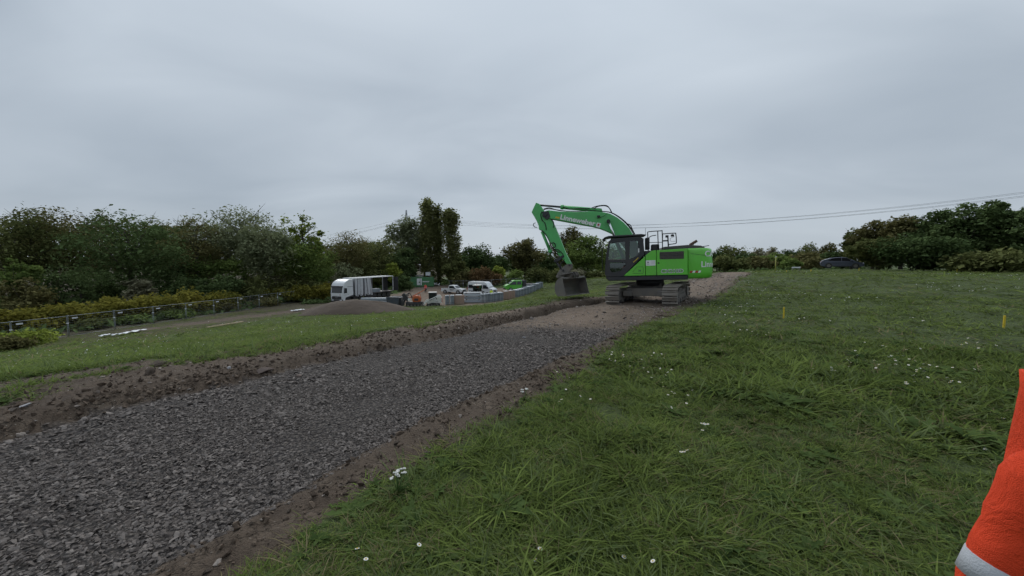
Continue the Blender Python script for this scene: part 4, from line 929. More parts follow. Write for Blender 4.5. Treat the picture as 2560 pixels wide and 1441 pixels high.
def make_excavator():
    ex = empty('excavator', label='green crawler excavator parked on the new road, bucket resting left', cat='excavator')
    A = Matrix.Rotation(R_(-2.0), 4, Vector((.53, .85, 0)).normalized()) @ Matrix.Rotation(R_(165), 4, 'Z')
    ex.matrix_world = Matrix.Translation((6.55, 17.45, -.30)) @ A
    # ---------------- undercarriage, turned against the upper structure
    MU = Matrix.Rotation(R_(57.7 - 165), 4, 'Z')
    u = MB(MU); u.b2((-1.0, -.85, .42), (1.0, .85, .78)); u.prism([(-.5, .45), (.5, .45), (.35, .95), (-.35, .95)], -.6, .6, 'y')
    for sx in (-1, 1):
        for sy in (-1, 1): u.prism([(sx * .45, .45), (sx * 1.15, .42), (sx * 1.15, .66), (sx * .45, .8)], sy * .55, sy * .95, 'y')
    u.build('undercarriage', M_MUDSTEEL, ex, .015)
    MB().cyl((0, 0, .86), (0, 0, 1.17), .62, 32).build('swing_ring', M_BLACK, ex)
    HS, RT = 1.62, .385; PER = 4 * HS + 2 * math.pi * RT; NS = 42; zc_ = .475
    def on_track(d):
        d %= PER
        if d < 2 * HS: return (-HS + d, zc_ - RT, 0)
        d -= 2 * HS
        if d < math.pi * RT: a = d / RT; return (HS + RT * math.sin(a), zc_ - RT * math.cos(a), a)
        d -= math.pi * RT
        if d < 2 * HS: return (HS - d, zc_ + RT, math.pi)
        a = (d - 2 * HS) / RT; return (-HS - RT * math.sin(a), zc_ + RT * math.cos(a), math.pi + a)
    sh = MB(); sh.b2((-.085, -.30, -.036), (.085, .30, -.016))
    for gx, gh in ((-.070, .088), (.0, .058), (.062, .058)): sh.b2((gx - .011, -.298, -gh), (gx + .011, .298, -.035))
    sh.b2((-.07, -.10, -.017), (.07, -.04, .03)); sh.b2((-.07, .04, -.017), (.07, .10, .03))
    SHOE = sh.mesh('track_shoe', M_SHOE)
    for sy in (-1, 1):
        yc = sy * 1.2
        fr = MB(); fr.prism([(-1.5, .22), (1.5, .22), (1.62, .40), (1.5, .62), (-1.5, .62), (-1.62, .40)], -.17, .17, 'y'); fr.b2((-.9, -.21, .30), (.9, .21, .50)); fr.prism([(-.45, .60), (.45, .60), (.3, .72), (-.3, .72)], -.14, .14)
        for gx in (-1.05, -.35, .35, 1.05): fr.b2((gx - .12, -.23, .15), (gx + .12, .23, .34))
        tr = fr.build('track', M_MUDSTEEL, ex, .012); tr.matrix_local = MU @ Matrix.Translation((0, yc, 0))
        for k in range(NS):
            px, pz, a = on_track((k + .5) * PER / NS)
            o = link('track_shoe', SHOE, tr); o.matrix_local = Matrix.Translation((px, 0, pz)) @ Matrix.Rotation(-a, 4, 'Y')
        for nm, px in (('idler', -HS), ('sprocket', HS)):
            w = MB(); w.cyl((px, -.13, zc_), (px, .13, zc_), .335, 28); w.cyl((px, -.2, zc_), (px, .2, zc_), .19 if nm == 'idler' else .25, 20); w.cyl((px, -.24, zc_), (px, .24, zc_), .08, 12)
            w.build(nm, M_MUDSTEEL, tr)
            c = MB()
            for q in (-1, 1): c.prism([(px - .16, zc_ - .26), (px + .2, zc_ - .22), (px + .24, zc_ + .16), (px - .06, zc_ + .24), (px - .2, zc_ + .05)] if nm == 'idler' else [(px + .28 * math.cos(v), zc_ + .28 * math.sin(v)) for v in np.linspace(0, 5.5, 8)], q * .20, q * .245)
            c.build('hub_cover', M_STEEL, tr, .008)
        for k in range(7): MB().cyl((-1.26 + k * .42, -.2, .165), (-1.26 + k * .42, .2, .165), .085, 14).build('roller', M_BLACK, tr)
        MB().b2((-.75, -.29, .90), (.75, .29, .925)).build('mud_cover', M_MUDSTEEL, tr)
    # ---------------- platform and body
    p = MB(); p.prism([(2.0, 1.34), (1.97, 1.25), (1.86, 1.15), (-1.415, 1.15), (-1.415, 1.34)], -1.36, 1.36); p.build('platform_skirt', M_CHAR, ex, .02)
    MB().b2((-1.40, -1.33, 1.345), (.30, 1.33, 2.44)).build('body', M_CHAR, ex)
    def panel(name, poly, y0=1.335, y1=1.385, m=M_GREEN, bev=.012): return MB().prism(poly, y0, y1).build(name, m, ex, bev)
    tri = panel('access_panel', [(.315, 2.20), (.315, 1.36), (1.22, 1.36)])
    panel('side_panel', [(.295, 2.24), (.05, 2.43), (-.145, 2.445), (-.145, 1.36), (.295, 1.36)])
    door = panel('engine_door', [(-.165, 2.445), (-1.40, 2.475), (-1.40, 1.355), (-.165, 1.36)])
    panel('engine_door', [(.25, 2.445), (-1.40, 2.475), (-1.40, 1.355), (1.2, 1.36)], -1.385, -1.335)
    MB().prism([(1.25, 1.36), (1.95, 1.36), (1.95, 1.95), (1.25, 2.3)], -1.36, -.5).build('tool_box', M_GREEN, ex, .02)
    h = MB(); h.box((.70, 1.393, 2.05), (.30, .02, .035), (0, R_(44), 0)); h.build('step_handle', M_YELLOW, ex, .004)
    o = MB(); 
    for a_, b_ in (((.50, 1.66), (.62, 1.75)), ((.62, 1.75), (.42, 1.75)), ((.415, 1.75), (.415, 1.47)), ((.415, 1.47), (.75, 1.47)), ((.75, 1.47), (.62, 1.62))): pass
    o.tube([(.84, 1.387, 1.52), (.66, 1.387, 1.745), (.42, 1.387, 1.75), (.40, 1.387, 1.73), (.40, 1.387, 1.47), (.42, 1.387, 1.45), (.82, 1.387, 1.47)], .006, 5); o.build('panel_seam', M_BLACK, tri)
    v = MB(); v.b2((-.285, 1.386, 2.045), (-1.245, 1.392, 2.362)); vt = v.build('vent', M_BLACK, ex)
    for k in range(9):
        z = 2.064 + k * .0345
        if k == 4: MB().b2((-.285, 1.392, z - .004), (-1.245, 1.402, z + .006)).build('vent_trim', M_YELLOW if False else M_STEEL, vt)
        else: MB().box((-.765, 1.396, z), (.95, .012, .022), (R_(-30), 0, 0)).build('slat', M_STEEL, vt)
    MB().b2((-.20, 1.386, 1.86), (-.27, 1.392, 1.92)).build('door_latch', M_BLACK, door)
    # counterweight: a plan outline lofted upwards
    def plan(sc_, inset):
        q = [(-1.425, 1.38 - inset)]
        q += [(-1.86 - (.62 - inset) * math.sin(a) * sc_, .78 + (.60 - inset) * math.cos(a)) for a in np.linspace(0, math.pi / 2, 9)]
        q += [(-2.50 * 1 - .10 * math.cos(b_ * math.pi / 2 / .78) * sc_ + inset, b_) for b_ in (.5, .25)]
        return q + [(x, -y) for x, y in reversed(q)]
    rings = [[(x, y, z) for x, y in plan(s_, i_)] for z, s_, i_ in ((1.19, .86, .06), (1.22, .92, .015), (1.45, 1.0, 0), (1.9, 1.0, 0), (2.3, .95, .01), (2.42, .90, .03), (2.475, .82, .09))]
    cw = MB().loft(rings, smooth=True).build('counterweight', M_GREEN, ex)
    for pl in cw.data.polygons: pl.use_smooth = len(pl.vertices) == 4 and abs(pl.normal.z) < .7
    def cwp(s, z, off=.006):               # point at arc length s along the near side and round the corner
        L0 = .435
        if s < L0: return Vector((-1.425 - s, 1.38 + off, z))
        a = (s - L0) / .61
        if a < math.pi / 2: return Vector((-1.86 - (.62 + off) * math.sin(a), .78 + (.60 + off) * math.cos(a), z))
        y = .78 - (s - L0 - .61 * math.pi / 2); return Vector((-2.50 - off - .10 * math.cos(max(-1, min(1, y / .78)) * math.pi / 2), y, z))
    def cwt(s, s0, z0, w, hh, m, nm='lettering', bold=.02, it=0.0):
        me = text_mesh(s, w, hh, lambda u, v: cwp(s0 + u, z0 + v), m, bold, nm, it); link(nm, me, cw)
    cwt('Linneweber', .50, 1.66, 1.55, .25, M_WHITE, 'lettering', .022)
    cwt('CASE', .64, 2.10, .85, .255, M_WHITE, 'lettering', .03)
    seam = MB(); seam.tube([cwp(s, 2.27 - .17 * s, .003) for s in np.linspace(.08, .85, 10)], .006, 4); seam.build('seam', M_CHAR, cw)
    for k, m in enumerate((M_RED, M_WHITE, M_RED, M_WHITE)):
        b_ = MB()
        s0 = .03 + k * .11; pts = [cwp(s0 + .045, 1.52), cwp(s0 + .135, 1.52), cwp(s0 + .10, 1.43), cwp(s0 + .01, 1.43)]; b_.quad(*pts); b_.build('warning_stripe', m, cw)
    # lettering on the near side, painted panels
    def side(u0, z0, y=1.389): return lambda u, v: Vector((u0 - u, y, z0 + v))
    link('lettering', text_mesh('CX210D', .90, .17, side(-.33, 1.445), M_WHITE, .055, 'lettering'), door)
    link('lettering', text_mesh('CX210D', .86, .125, side(-.35, 1.468, 1.392), M_INK, .006, 'lettering'), door)
    link('lettering', text_mesh('34', .105, .095, side(.60, 1.53), M_INK, .02, 'lettering'), tri)
    sg = MB().b2((.285, 1.386, 1.785), (-.105, 1.3905, 2.02)).build('notice_plate', M_WHITE, ex)
    em = MB(); em.prism([(.215, 1.90), (.18, 1.90), (.17, 1.94), (.198, 1.97), (.226, 1.94)], 1.3905, 1.392); em.b2((.245, 1.3905, 1.845), (.145, 1.392, 1.862)); em.build('emblem', M_DGREY, sg)
    li = MB()
    for k in range(5): li.b2((.06, 1.3905, 1.98 - k * .032), (-.085, 1.3918, 1.987 - k * .032))
    li.build('small_print', paint('grey_print', (.38, .36, .42), .6, 0, 0), sg)
    hd = MB(); hd.prism([(-.46, 2.48), (-.48, 2.59), (-1.40, 2.63), (-1.95, 2.58), (-2.10, 2.50), (-2.10, 2.46)], -1.05, 1.22); hd.build('engine_hood', M_DGREY, ex, .04, seg=2)
    hd = MB(); hd.box((-2.1, .95, 2.545), (.42, .16, .03), (0, R_(8), 0)); hd.build('hood_handle', M_BLACK, ex, .008)
    e_ = MB(); e_.tube(smooth_path([(-1.78, -.2, 2.55), (-1.80, -.2, 2.68), (-1.92, -.2, 2.76), (-2.08, -.2, 2.86)]), [.065] * 13, 10); e_.build('exhaust_pipe', paint('rusty_pipe', (.11, .06, .045), .8, .2, .4), ex)
    # ---------------- handrails
    def rail(name, pts, y, r=.022): return MB().tube(smooth_path([(x, y, z) for x, z in pts], 3), r, 6).build(name, M_BLACK, ex)
    rail('handrail', [(.17, 2.45), (.18, 3.1), (.185, 3.22), (.13, 3.275), (-.35, 3.285), (-.41, 3.24), (-.42, 2.5)], 1.2)
    rail('handrail', [(-.25, 2.5), (-.23, 3.28)], 1.2); rail('handrail', [(.17, 2.80), (-.42, 2.79)], 1.2, .016)
    rail('handrail', [(.13, 2.5), (.10, 2.98), (-.02, 3.12), (-.24, 3.15)], .55)
    rail('handrail', [(-.45, 2.5), (-.46, 3.12), (-.52, 3.165), (-.95, 3.175), (-1.0, 3.13), (-1.02, 2.78), (-.97, 2.72), (-.70, 2.69)], .95); rail('handrail', [(-.70, 2.5), (-.67, 3.1)], .95, .03)
    MB().b2((-.46, .93, 2.83), (-.70, .97, 2.89)).build('rail_plate', M_BLACK, ex)
    c = MB(); c.b2((-.70, .88, 3.0), (-.58, 1.0, 3.1)); c.build('camera_box', M_BLACK, ex, .01)
    c = MB(); c.b2((-.80, .90, 3.03), (-.92, 1.02, 3.12)); c.tube([(-.86, .95, 3.1), (-.86, .95, 3.17)], .012); c.build('work_light', M_BLACK, ex, .01)
    MB().tube(smooth_path([(-.95, .95, 3.02), (-.80, .95, 2.97), (-.78, .95, 2.84), (-.98, .95, 2.82)]), .008, 5).build('cable', M_BLACK, ex)
    bb = MB(); bb.b2((.02, .75, 2.44), (-.30, 1.15, 2.72)); bb.b2((.24, .35, 2.5), (.06, .75, 3.05)); bb.build('filter_housing', M_BLACK, ex, .03)
    # ---------------- cab
    OUT = [(1.95, 1.345), (2.035, 1.45), (2.02, 1.8), (1.96, 2.35), (1.85, 2.90), (1.74, 3.03), (.54, 3.075), (.38, 2.98), (.335, 2.30), (1.25, 1.345)]
    W1 = [(1.79, 2.84), (1.15, 2.89), (1.135, 2.075), (1.87, 2.085)]; W2 = [(1.80, 1.96), (1.135, 1.955), (1.135, 1.82), (1.34, 1.60), (1.62, 1.53), (1.76, 1.56), (1.81, 1.66)]; W3 = [(.955, 2.885), (.615, 2.90), (.545, 2.36), (.68, 2.22), (.965, 2.10)]
    cb = MB(); wall(cb, OUT, [W1, W2, W3], 1.30, .075)
    INN = [(1.95, 1.345), (2.035, 1.45), (2.02, 1.8), (1.96, 2.35), (1.85, 2.90), (1.74, 3.03), (.54, 3.075), (.38, 2.98), (.335, 1.345)]
    wall(cb, INN, [[(1.80, 2.86), (1.1, 2.9), (1.1, 1.95), (1.90, 1.95)], [(.98, 2.9), (.55, 2.92), (.5, 2.1), (.98, 2.0)]], .36, .05)
    cb.prism([(1.84, 2.92), (1.74, 3.028), (.54, 3.073), (.40, 2.98), (.5, 2.96), (1.7, 2.96)], .41, 1.30)           # roof
    cb.b2((.4, .41, 1.346), (2.0, 1.30, 1.42)); cb.b2((.335, .41, 1.42), (.40, 1.30, 2.1)); cb.b2((.36, .41, 2.86), (.43, 1.30, 2.98)); cb.b2((1.96, .41, 1.42), (2.03, 1.30, 1.62))
    cab_ = cb.build('cab', M_CHAR, ex)
    g = MB()
    for w in (W1, W2, W3): g.prism([((x - 1.2) * 1.03 + 1.2, (z - 2.2) * 1.03 + 2.2) for x, z in w], 1.335, 1.341)
    g.build('side_window', M_GLASS, cab_)
    MB().prism([(1.99, 1.62), (1.94, 2.33), (1.83, 2.92), (1.822, 2.92), (1.93, 2.33), (1.98, 1.62)], .41, 1.30).build('windscreen', M_GLASS, cab_)
    MB().b2((.37, .41, 2.1), (.376, 1.30, 2.86)).build('rear_window', M_GLASS, cab_)
    MB().b2((1.145, 1.34, 2.085), (1.88, 1.378, 2.115)).build('window_rail', M_STEEL, cab_)
    s = MB(); s.box((.85, .86, 1.78), (.5, .5, .14)); s.box((.62, .86, 2.15), (.13, .48, .72), (0, R_(-10), 0)); s.box((.57, .86, 2.58), (.1, .28, .2)); s.b2((.6, .66, 1.42), (1.0, 1.06, 1.72)); s.box((1.05, 1.15, 1.95), (.42, .14, .16)); s.box((1.05, .56, 1.95), (.42, .14, .16)); s.build('seat', M_SEAT, cab_, .03)
    s = MB(); s.tube([(1.72, .72, 1.42), (1.66, .72, 2.1)], .03); s.box((1.66, .6, 2.3), (.06, .3, .26)); s.build('console', M_SEAT, cab_, .01)
    rf_ = MB(); rf_.prism([(2.10, 3.045), (2.02, 3.12), (1.85, 3.17), (.46, 3.185), (.24, 3.14), (.3, 3.10), (1.8, 3.10)], .30, 1.36); rf_.build('roof_guard', M_BLACK, cab_, .015)
    for y in (.5, 1.15): MB().box((2.06, y, 3.02), (.13, .2, .09)).build('roof_light', M_DGREY, cab_, .015)
    MB().b2((.555, 1.376, 2.38), (.60, 1.379, 2.55)).build('sticker', M_WHITE, cab_)
    MB().tube([(.26, 1.0, 3.12), (.26, 1.0, 3.46)], .008, 5).build('antenna', M_BLACK, ex)
    MB().tube(smooth_path([(2.03, 1.33, 1.6), (2.13, 1.42, 1.7), (2.13, 1.42, 2.5), (2.07, 1.40, 2.82), (2.12, 1.42, 2.9), (2.24, 1.42, 2.9), (2.24, 1.42, 2.74)]), .016, 6).build('mirror_bracket', M_BLACK, ex)
    MB().box((2.19, 1.42, 2.76), (.035, .14, .26)).build('mirror', M_BLACK, ex, .012)
    # ---------------- boom, arm and their rams
    BT = [(4.86, 4.64), (4.71, 4.66), (4.18, 4.56), (3.37, 4.49), (2.65, 4.47), (2.12, 4.40), (1.77, 4.30), (1.46, 4.11), (1.15, 3.84), (.91, 3.56), (.72, 3.22), (.45, 2.65), (.12, 2.0), (.0, 1.75)]
    BB = [(.35, 1.62), (.75, 2.1), (1.20, 2.75), (1.61, 3.31), (1.95, 3.49), (2.30, 3.65), (2.66, 3.76), (3.38, 3.93), (4.19, 4.13), (4.72, 4.26), (4.92, 4.36), (5.0, 4.5)]
    bo = MB().prism(BT + BB, -.33, .20).build('boom', M_GREEN_OLD, ex, .02)
    bu_ = Vector((-.967, 0, -.253)); bv_ = Vector((-.253, 0, .967)); b0 = Vector((4.16, .207, 4.175))
    link('lettering', text_mesh('Linneweber', 1.74, .255, lambda u, v: b0 + bu_ * u + bv_ * v, M_WHITE, .034), bo)
    def deco(u0, v0, u1, v1, m, nm): q = [b0 + bu_ * a + bv_ * b__ + Vector((0, .001, 0)) for a, b__ in ((u0, v0), (u1, v0), (u1, v1), (u0, v1))]; return MB().quad(*q).build(nm, m, bo)
    deco(1.78, -.02, 1.98, .20, M_WHITE, 'badge'); 
    q = [b0 + bu_ * a + bv_ * b__ + Vector((0, .003, 0)) for a, b__ in ((1.84, .06), (1.92, .06), (1.93, .12), (1.88, .17), (1.83, .12))]; MB().quad(*q).build('emblem', M_RED, bo)
    deco(-.24, .02, -.03, .10, M_YELLOW, 'warning_plate')
    lamp = MB(); lamp.box((2.30, .25, 4.19), (.14, .10, .11)); lamp.build('boom_light', M_BLACK, bo, .015)
    MB().tube(smooth_path([(2.25, .22, 4.15), (2.1, .22, 4.18), (1.98, .22, 4.26), (1.9, .21, 4.34)]), .008, 5).build('cable', M_BLACK, bo)
    for y in (.33, -.46):
        rm = MB(); rm.cyl((.95, y, 1.50), (1.52, y, 3.04), .085, 16); rm.cyl((.93, y - .09, 1.45), (.93, y + .09, 1.45), .1, 14); r_ = rm.build('boom_ram', M_GREEN_OLD, ex)
        MB().cyl((1.5, y, 3.0), (1.84, y, 3.90), .05, 14).build('piston_rod', M_CHROME, r_)
    MB().cyl((1.85, -.55, 3.93), (1.85, .42, 3.93), .085, 16).build('pin', M_BLACK, bo)
    rm = MB(); rm.cyl((2.25, -.06, 4.52), (4.06, -.06, 4.80), .095, 16); rm.cyl((4.0, -.06, 4.79), (4.14, -.06, 4.812), .115, 16); rm.prism([(2.1, 4.38), (2.45, 4.44), (2.34, 4.62), (2.16, 4.58)], -.2, .08); r_ = rm.build('arm_ram', M_GREEN_OLD, ex)
    MB().cyl((4.06, -.06, 4.80), (5.2, -.06, 4.98), .05, 14).build('piston_rod', M_CHAR, r_)
    AR = [(5.35, 5.09), (5.19, 5.02), (5.01, 4.72), (4.79, 4.45), (4.57, 4.15), (4.42, 3.83), (4.21, 3.29), (3.93, 2.53), (3.66, 1.98), (3.69, 1.86), (3.81, 1.86), (4.02, 2.16), (4.28, 2.43), (4.59, 2.97), (4.78, 3.25), (5.06, 3.66), (5.23, 3.73), (5.25, 3.95), (5.38, 4.26), (5.59, 4.63)]
    ar = MB().prism(AR, -.26, .14).build('arm', M_GREEN_OLD, ex, .018)
    fk = MB()
    for y0, y1 in ((.145, .205), (-.40, -.335)): fk.prism([(5.02, 4.62), (4.7, 4.62), (4.62, 4.3), (4.82, 4.2), (5.04, 4.38)], y0, y1)
    fk.cyl((4.90, -.44, 4.46), (4.90, .25, 4.46), .10, 18); fk.build('arm_pin', M_CHAR, ex, .008)
    for k, (pts, y) in enumerate(([[(5.0, 4.70), (4.78, 4.74), (4.5, 4.70), (4.1, 4.60), (3.4, 4.53), (2.6, 4.5), (2.1, 4.44)], .12], [[(4.98, 4.76), (4.7, 4.80), (4.35, 4.68), (3.8, 4.57)], .02], [[(2.7, 4.62), (2.4, 4.72), (2.05, 4.74), (1.85, 4.66), (1.7, 4.36)], .0], [[(2.55, 4.60), (2.3, 4.70), (2.0, 4.70), (1.80, 4.58), (1.66, 4.30)], .06],
            [[(2.1, 4.44), (1.75, 4.36), (1.42, 4.15), (1.1, 3.86), (.86, 3.55), (.66, 3.18)], .10], [[(2.1, 4.46), (1.73, 4.38), (1.38, 4.17), (1.06, 3.88), (.80, 3.55), (.6, 3.18)], -.02], [[(1.0, 3.78), (.86, 3.72), (.76, 3.5), (.64, 3.24)], .12],
            [[(5.05, 4.62), (5.12, 4.45), (5.05, 4.2), (4.9, 4.0), (4.86, 3.7)], .16], [[(4.62, 4.24), (4.5, 4.1), (4.46, 3.92), (4.5, 3.8)], .16], [[(3.99, 4.79), (3.7, 4.66), (3.2, 4.66), (2.7, 4.62)], .06], [[(4.62, 3.0), (4.5, 3.05), (4.4, 2.9), (4.5, 2.75), (4.3, 2.7), (4.15, 2.58), (4.02, 2.4)], .18], [[(5.1, 3.7), (4.9, 3.5), (4.7, 3.1), (4.6, 2.85), (4.4, 2.65), (4.2, 2.55)], .18])):
        MB().tube(smooth_path([(x, y, z) for x, z in pts], 4), .022, 6).build('hose', M_RUBBER, ex)
    rm = MB(); rm.cyl((5.12, -.06, 3.66), (4.70, -.06, 2.60), .075, 14); rm.cyl((4.74, -.06, 2.70), (4.69, -.06, 2.57), .095, 14); r_ = rm.build('bucket_ram', M_GREEN_OLD, ex)
    MB().cyl((4.71, -.06, 2.62), (4.44, -.06, 2.14), .045, 12).build('piston_rod', M_CHROME, r_)
    lk = MB()
    for y0, y1 in ((.12, .17), (-.29, -.24)): lk.prism([(4.50, 2.20), (4.40, 2.06), (4.02, 2.30), (4.08, 2.42)], y0, y1); lk.prism([(4.50, 2.16), (4.38, 2.06), (3.98, 1.62), (4.16, 1.62)], y0 - .06, y1 - .06)
    for x, z in ((4.45, 2.13), (4.05, 2.36), (3.74, 1.92), (4.06, 1.66)): lk.cyl((x, -.32, z), (x, .2, z), .055, 12)
    lk.build('bucket_linkage', M_CHAR, ex, .006)
    MB().tube(smooth_path([(4.4, .1, 2.5), (4.2, .1, 2.38), (4.0, .12, 2.2), (4.2, .15, 1.95), (4.15, .15, 1.7)]), .028, 6).build('hose', M_RUBBER, ex)
    yaw = math.atan2(.49, -.87); MBk = Matrix.Translation((3.36, -.075, .42)) @ Matrix.Rotation(yaw, 4, 'Z')
    cp = MB(); cp.prism([(3.64, 1.96), (3.84, 1.98), (4.22, 1.72), (4.42, 1.40), (4.36, 1.26), (4.18, 1.24), (3.74, 1.58), (3.62, 1.8)], -.30, .16); cp.prism([(4.2, 1.50), (3.62, 1.56), (3.6, 1.50), (4.2, 1.42)], -.36, .26); cp.cyl((4.34, -.4, 1.36), (4.34, .24, 1.36), .07, 14); cp.build('quick_coupler', M_MUDSTEEL, ex, .015)
    # ditching bucket
    PR = [(0, 0), (-.50, -.02), (-.64, .10), (-.70, .34), (-.66, .60), (-.52, .80), (-.34, .88), (-.22, .84)]
    inn = [(x * .945 - .012, z * .93 + .035) for x, z in PR]
    bk_ = MB(MBk); bk_.prism(PR + list(reversed(inn)), -1.0, 1.0)
    for q in (-1, 1): bk_.prism(PR[:] + [(-.18, .70), (-.10, .35)], q * .985, q * 1.012)
    bk_.prism([(.10, .012), (-.10, -.006), (-.10, .022), (.10, .022)], -1.0, 1.0)
    bk_.tube([(-.30, -1.0, .86), (-.30, 1.0, .86)], .055, 10)
    bk = bk_.build('bucket', M_MUDSTEEL, ex)
    er = MB(MBk)
    for y in (-.30, -.10, .12, .32): er.prism([(-.58, .78), (-.22, .84), (-.12, .98), (-.26, 1.16), (-.52, 1.10), (-.66, .92)], y - .02, y + .02)
    er.cyl((-.40, -.36, 1.0), (-.40, .38, 1.0), .05, 12); er.build('bucket_ears', M_MUDSTEEL, bk, .008)
    MB().tube(smooth_path([(5.42, .0, 4.10), (5.52, .05, 4.05), (5.50, .05, 3.92), (5.36, .0, 3.86)]), .02, 6).build('tie_down_loop', M_BLACK, ex)
    return ex
EXC = make_excavator()
# ================================================================== vehicles
M_VWHITE = paint('white_car_paint', (.66, .68, .69), .32, 0, .12, (.3, .28, .25), 1.2, 0, .3)
M_VGREEN = paint('green_car_paint', (.085, .42, .035), .35, 0, .12, (.2, .2, .12), 1.2, 0, .3)
M_VDARK = paint('midnight_car_paint', (.050, .057, .082), .42, 0, .05, (.1, .1, .1), 1.2)
M_PLAST = paint('dark_plastic', (.030, .031, .034), .6, 0, .25, (.09, .08, .07), 2)
M_DGLASS = glass_dark('tinted_glass', (.018, .022, .025), .05)
M_CARGLASS = glass_dark('black_glass', (.003, .003, .004), .35); M_CARGLASS.node_tree.nodes['Principled BSDF'].inputs['Specular IOR Level'].default_value = .1
M_LAMP = glass_dark('lamp_lens', (.55, .57, .6), .1); M_TAIL = glass_dark('tail_lens', (.30, .02, .02), .15)
M_ALU = paint('aluminium', (.42, .43, .45), .4, .6, .2); M_GALV = paint('galvanised', (.30, .34, .38), .42, .45, .25, (.36, .40, .43), 3)
M_GALV2 = paint('galvanised_pale', (.44, .48, .52), .45, .3, .2, (.30, .33, .36), 3)
def ground_at(px, py, z=YARD):
    x, y, _ = onz(px, py, z); return x, y
def wheel(parent, x, y, r, w, rim=M_ALU, name='wheel'):
    t = MB(); t.tube([(x, y - w / 2, r), (x, y - w * .42, r), (x, y + w * .42, r), (x, y + w / 2, r)], [r * .90, r, r, r * .90], 20)
    o = t.build(name, M_RUBBER, parent); q = MB(); s = 1 if y > 0 else -1
    q.cyl((x, y + s * w * .30, r), (x, y + s * (w / 2 + .006), r), r * .62, 16); q.cyl((x, y + s * w * .30, r), (x, y + s * (w / 2 + .03), r), r * .18, 8); q.build('rim', rim, o); return o
def car_body(root, prof, w, belt, k, paintm, name='body', inset=.06, crown=.03):
    cx = sum(p[0] for p in prof) / len(prof); cz_ = sum(p[1] for p in prof) / len(prof)
    def ring(y, ins):
        o = []
        for x, z in prof:
            dx, dz = cx - x, cz_ - z; l = math.hypot(dx, dz) or 1
            zz = z + dz / l * ins; xx = x + dx / l * ins
            yy = y * (1 - k * max(0, zz - belt)); yy *= 1 - .05 * max(0, abs(xx - cx) / (max(p[0] for p in prof) - cx) - .75) * 4
            o.append((xx, yy, zz))
        return o
    b = MB().loft([ring(-w / 2, inset), ring(-w / 2 + .035, inset * .3), ring(-w / 2 + .12, 0), ring(w / 2 - .12, 0), ring(w / 2 - .035, inset * .3), ring(w / 2, inset)])
    o = b.build(name, paintm, root)
    for p in o.data.polygons: p.use_smooth = False
    return o
def vehicle(name, label, cat, loc, heading, spec, group=None):
    r = empty(name, loc, heading, label, cat, group); w = spec['w']; belt, k = spec['belt'], spec['k']; pm = spec['paint']
    body = car_body(r, spec['prof'], w, belt, k, pm)
    def yy(z): return w / 2 * (1 - k * max(0, z - belt))
    for nm, poly in spec['side']:
        for s in (-1, 1):
            b = MB(); n = len(poly); b.add([(x, s * (yy(z) + .004), z) for x, z in poly] + [(x, s * (yy(z) - .05), z) for x, z in poly], [tuple(range(n))] + [(i, (i + 1) % n, (i + 1) % n + n, i + n) for i in range(n)]); b.build(nm, spec.get('glass', M_DGLASS), r)
    for nm, (a, b_) in spec['cross']:
        q = MB(); d = Vector((b_[0] - a[0], 0, b_[1] - a[1])).normalized(); nrm = Vector((-d.z, 0, d.x)); nrm = nrm if nrm.z > 0 else -nrm
        P = []
        for x, z in (a, b_): P += [Vector((x, -(yy(z) - .14), z)) + nrm * .010, Vector((x, yy(z) - .14, z)) + nrm * .010]
        q.quad(P[0], P[1], P[3], P[2]); q.build(nm, M_DGLASS, r)
    for x in spec['wheels']:
        for s in (-1, 1):
            a = MB(); ra = spec['wr'] * 1.16; a.cyl((x, s * (w / 2 - .25), spec['wr']), (x, s * (w / 2 + .002), spec['wr'] * 1.02), ra, 22); a.build('wheel_arch', M_PLAST, body)
            wheel(r, x, s * (w / 2 - .095), spec['wr'], .22, spec.get('rim', M_ALU))
    for nm, m, bx in spec['boxes']:
        q = MB(); q.b2(bx[0], bx[1]); q.build(nm, m, r, bx[2] if len(bx) > 2 else .015)
        if len(bx) > 3 and bx[3]: q = MB(); q.b2((bx[0][0], -bx[0][1], bx[0][2]), (bx[1][0], -bx[1][1], bx[1][2])); q.build(nm, m, r, bx[2])
    return r
def line_text(root, s, x0, x1, z, hh, y, m, flip=False):
    w = abs(x1 - x0); sg = 1 if x1 > x0 else -1
    link('lettering', text_mesh(s, w, hh, lambda u, v: Vector((x0 + sg * u, y, z + v)), m, .02), root)
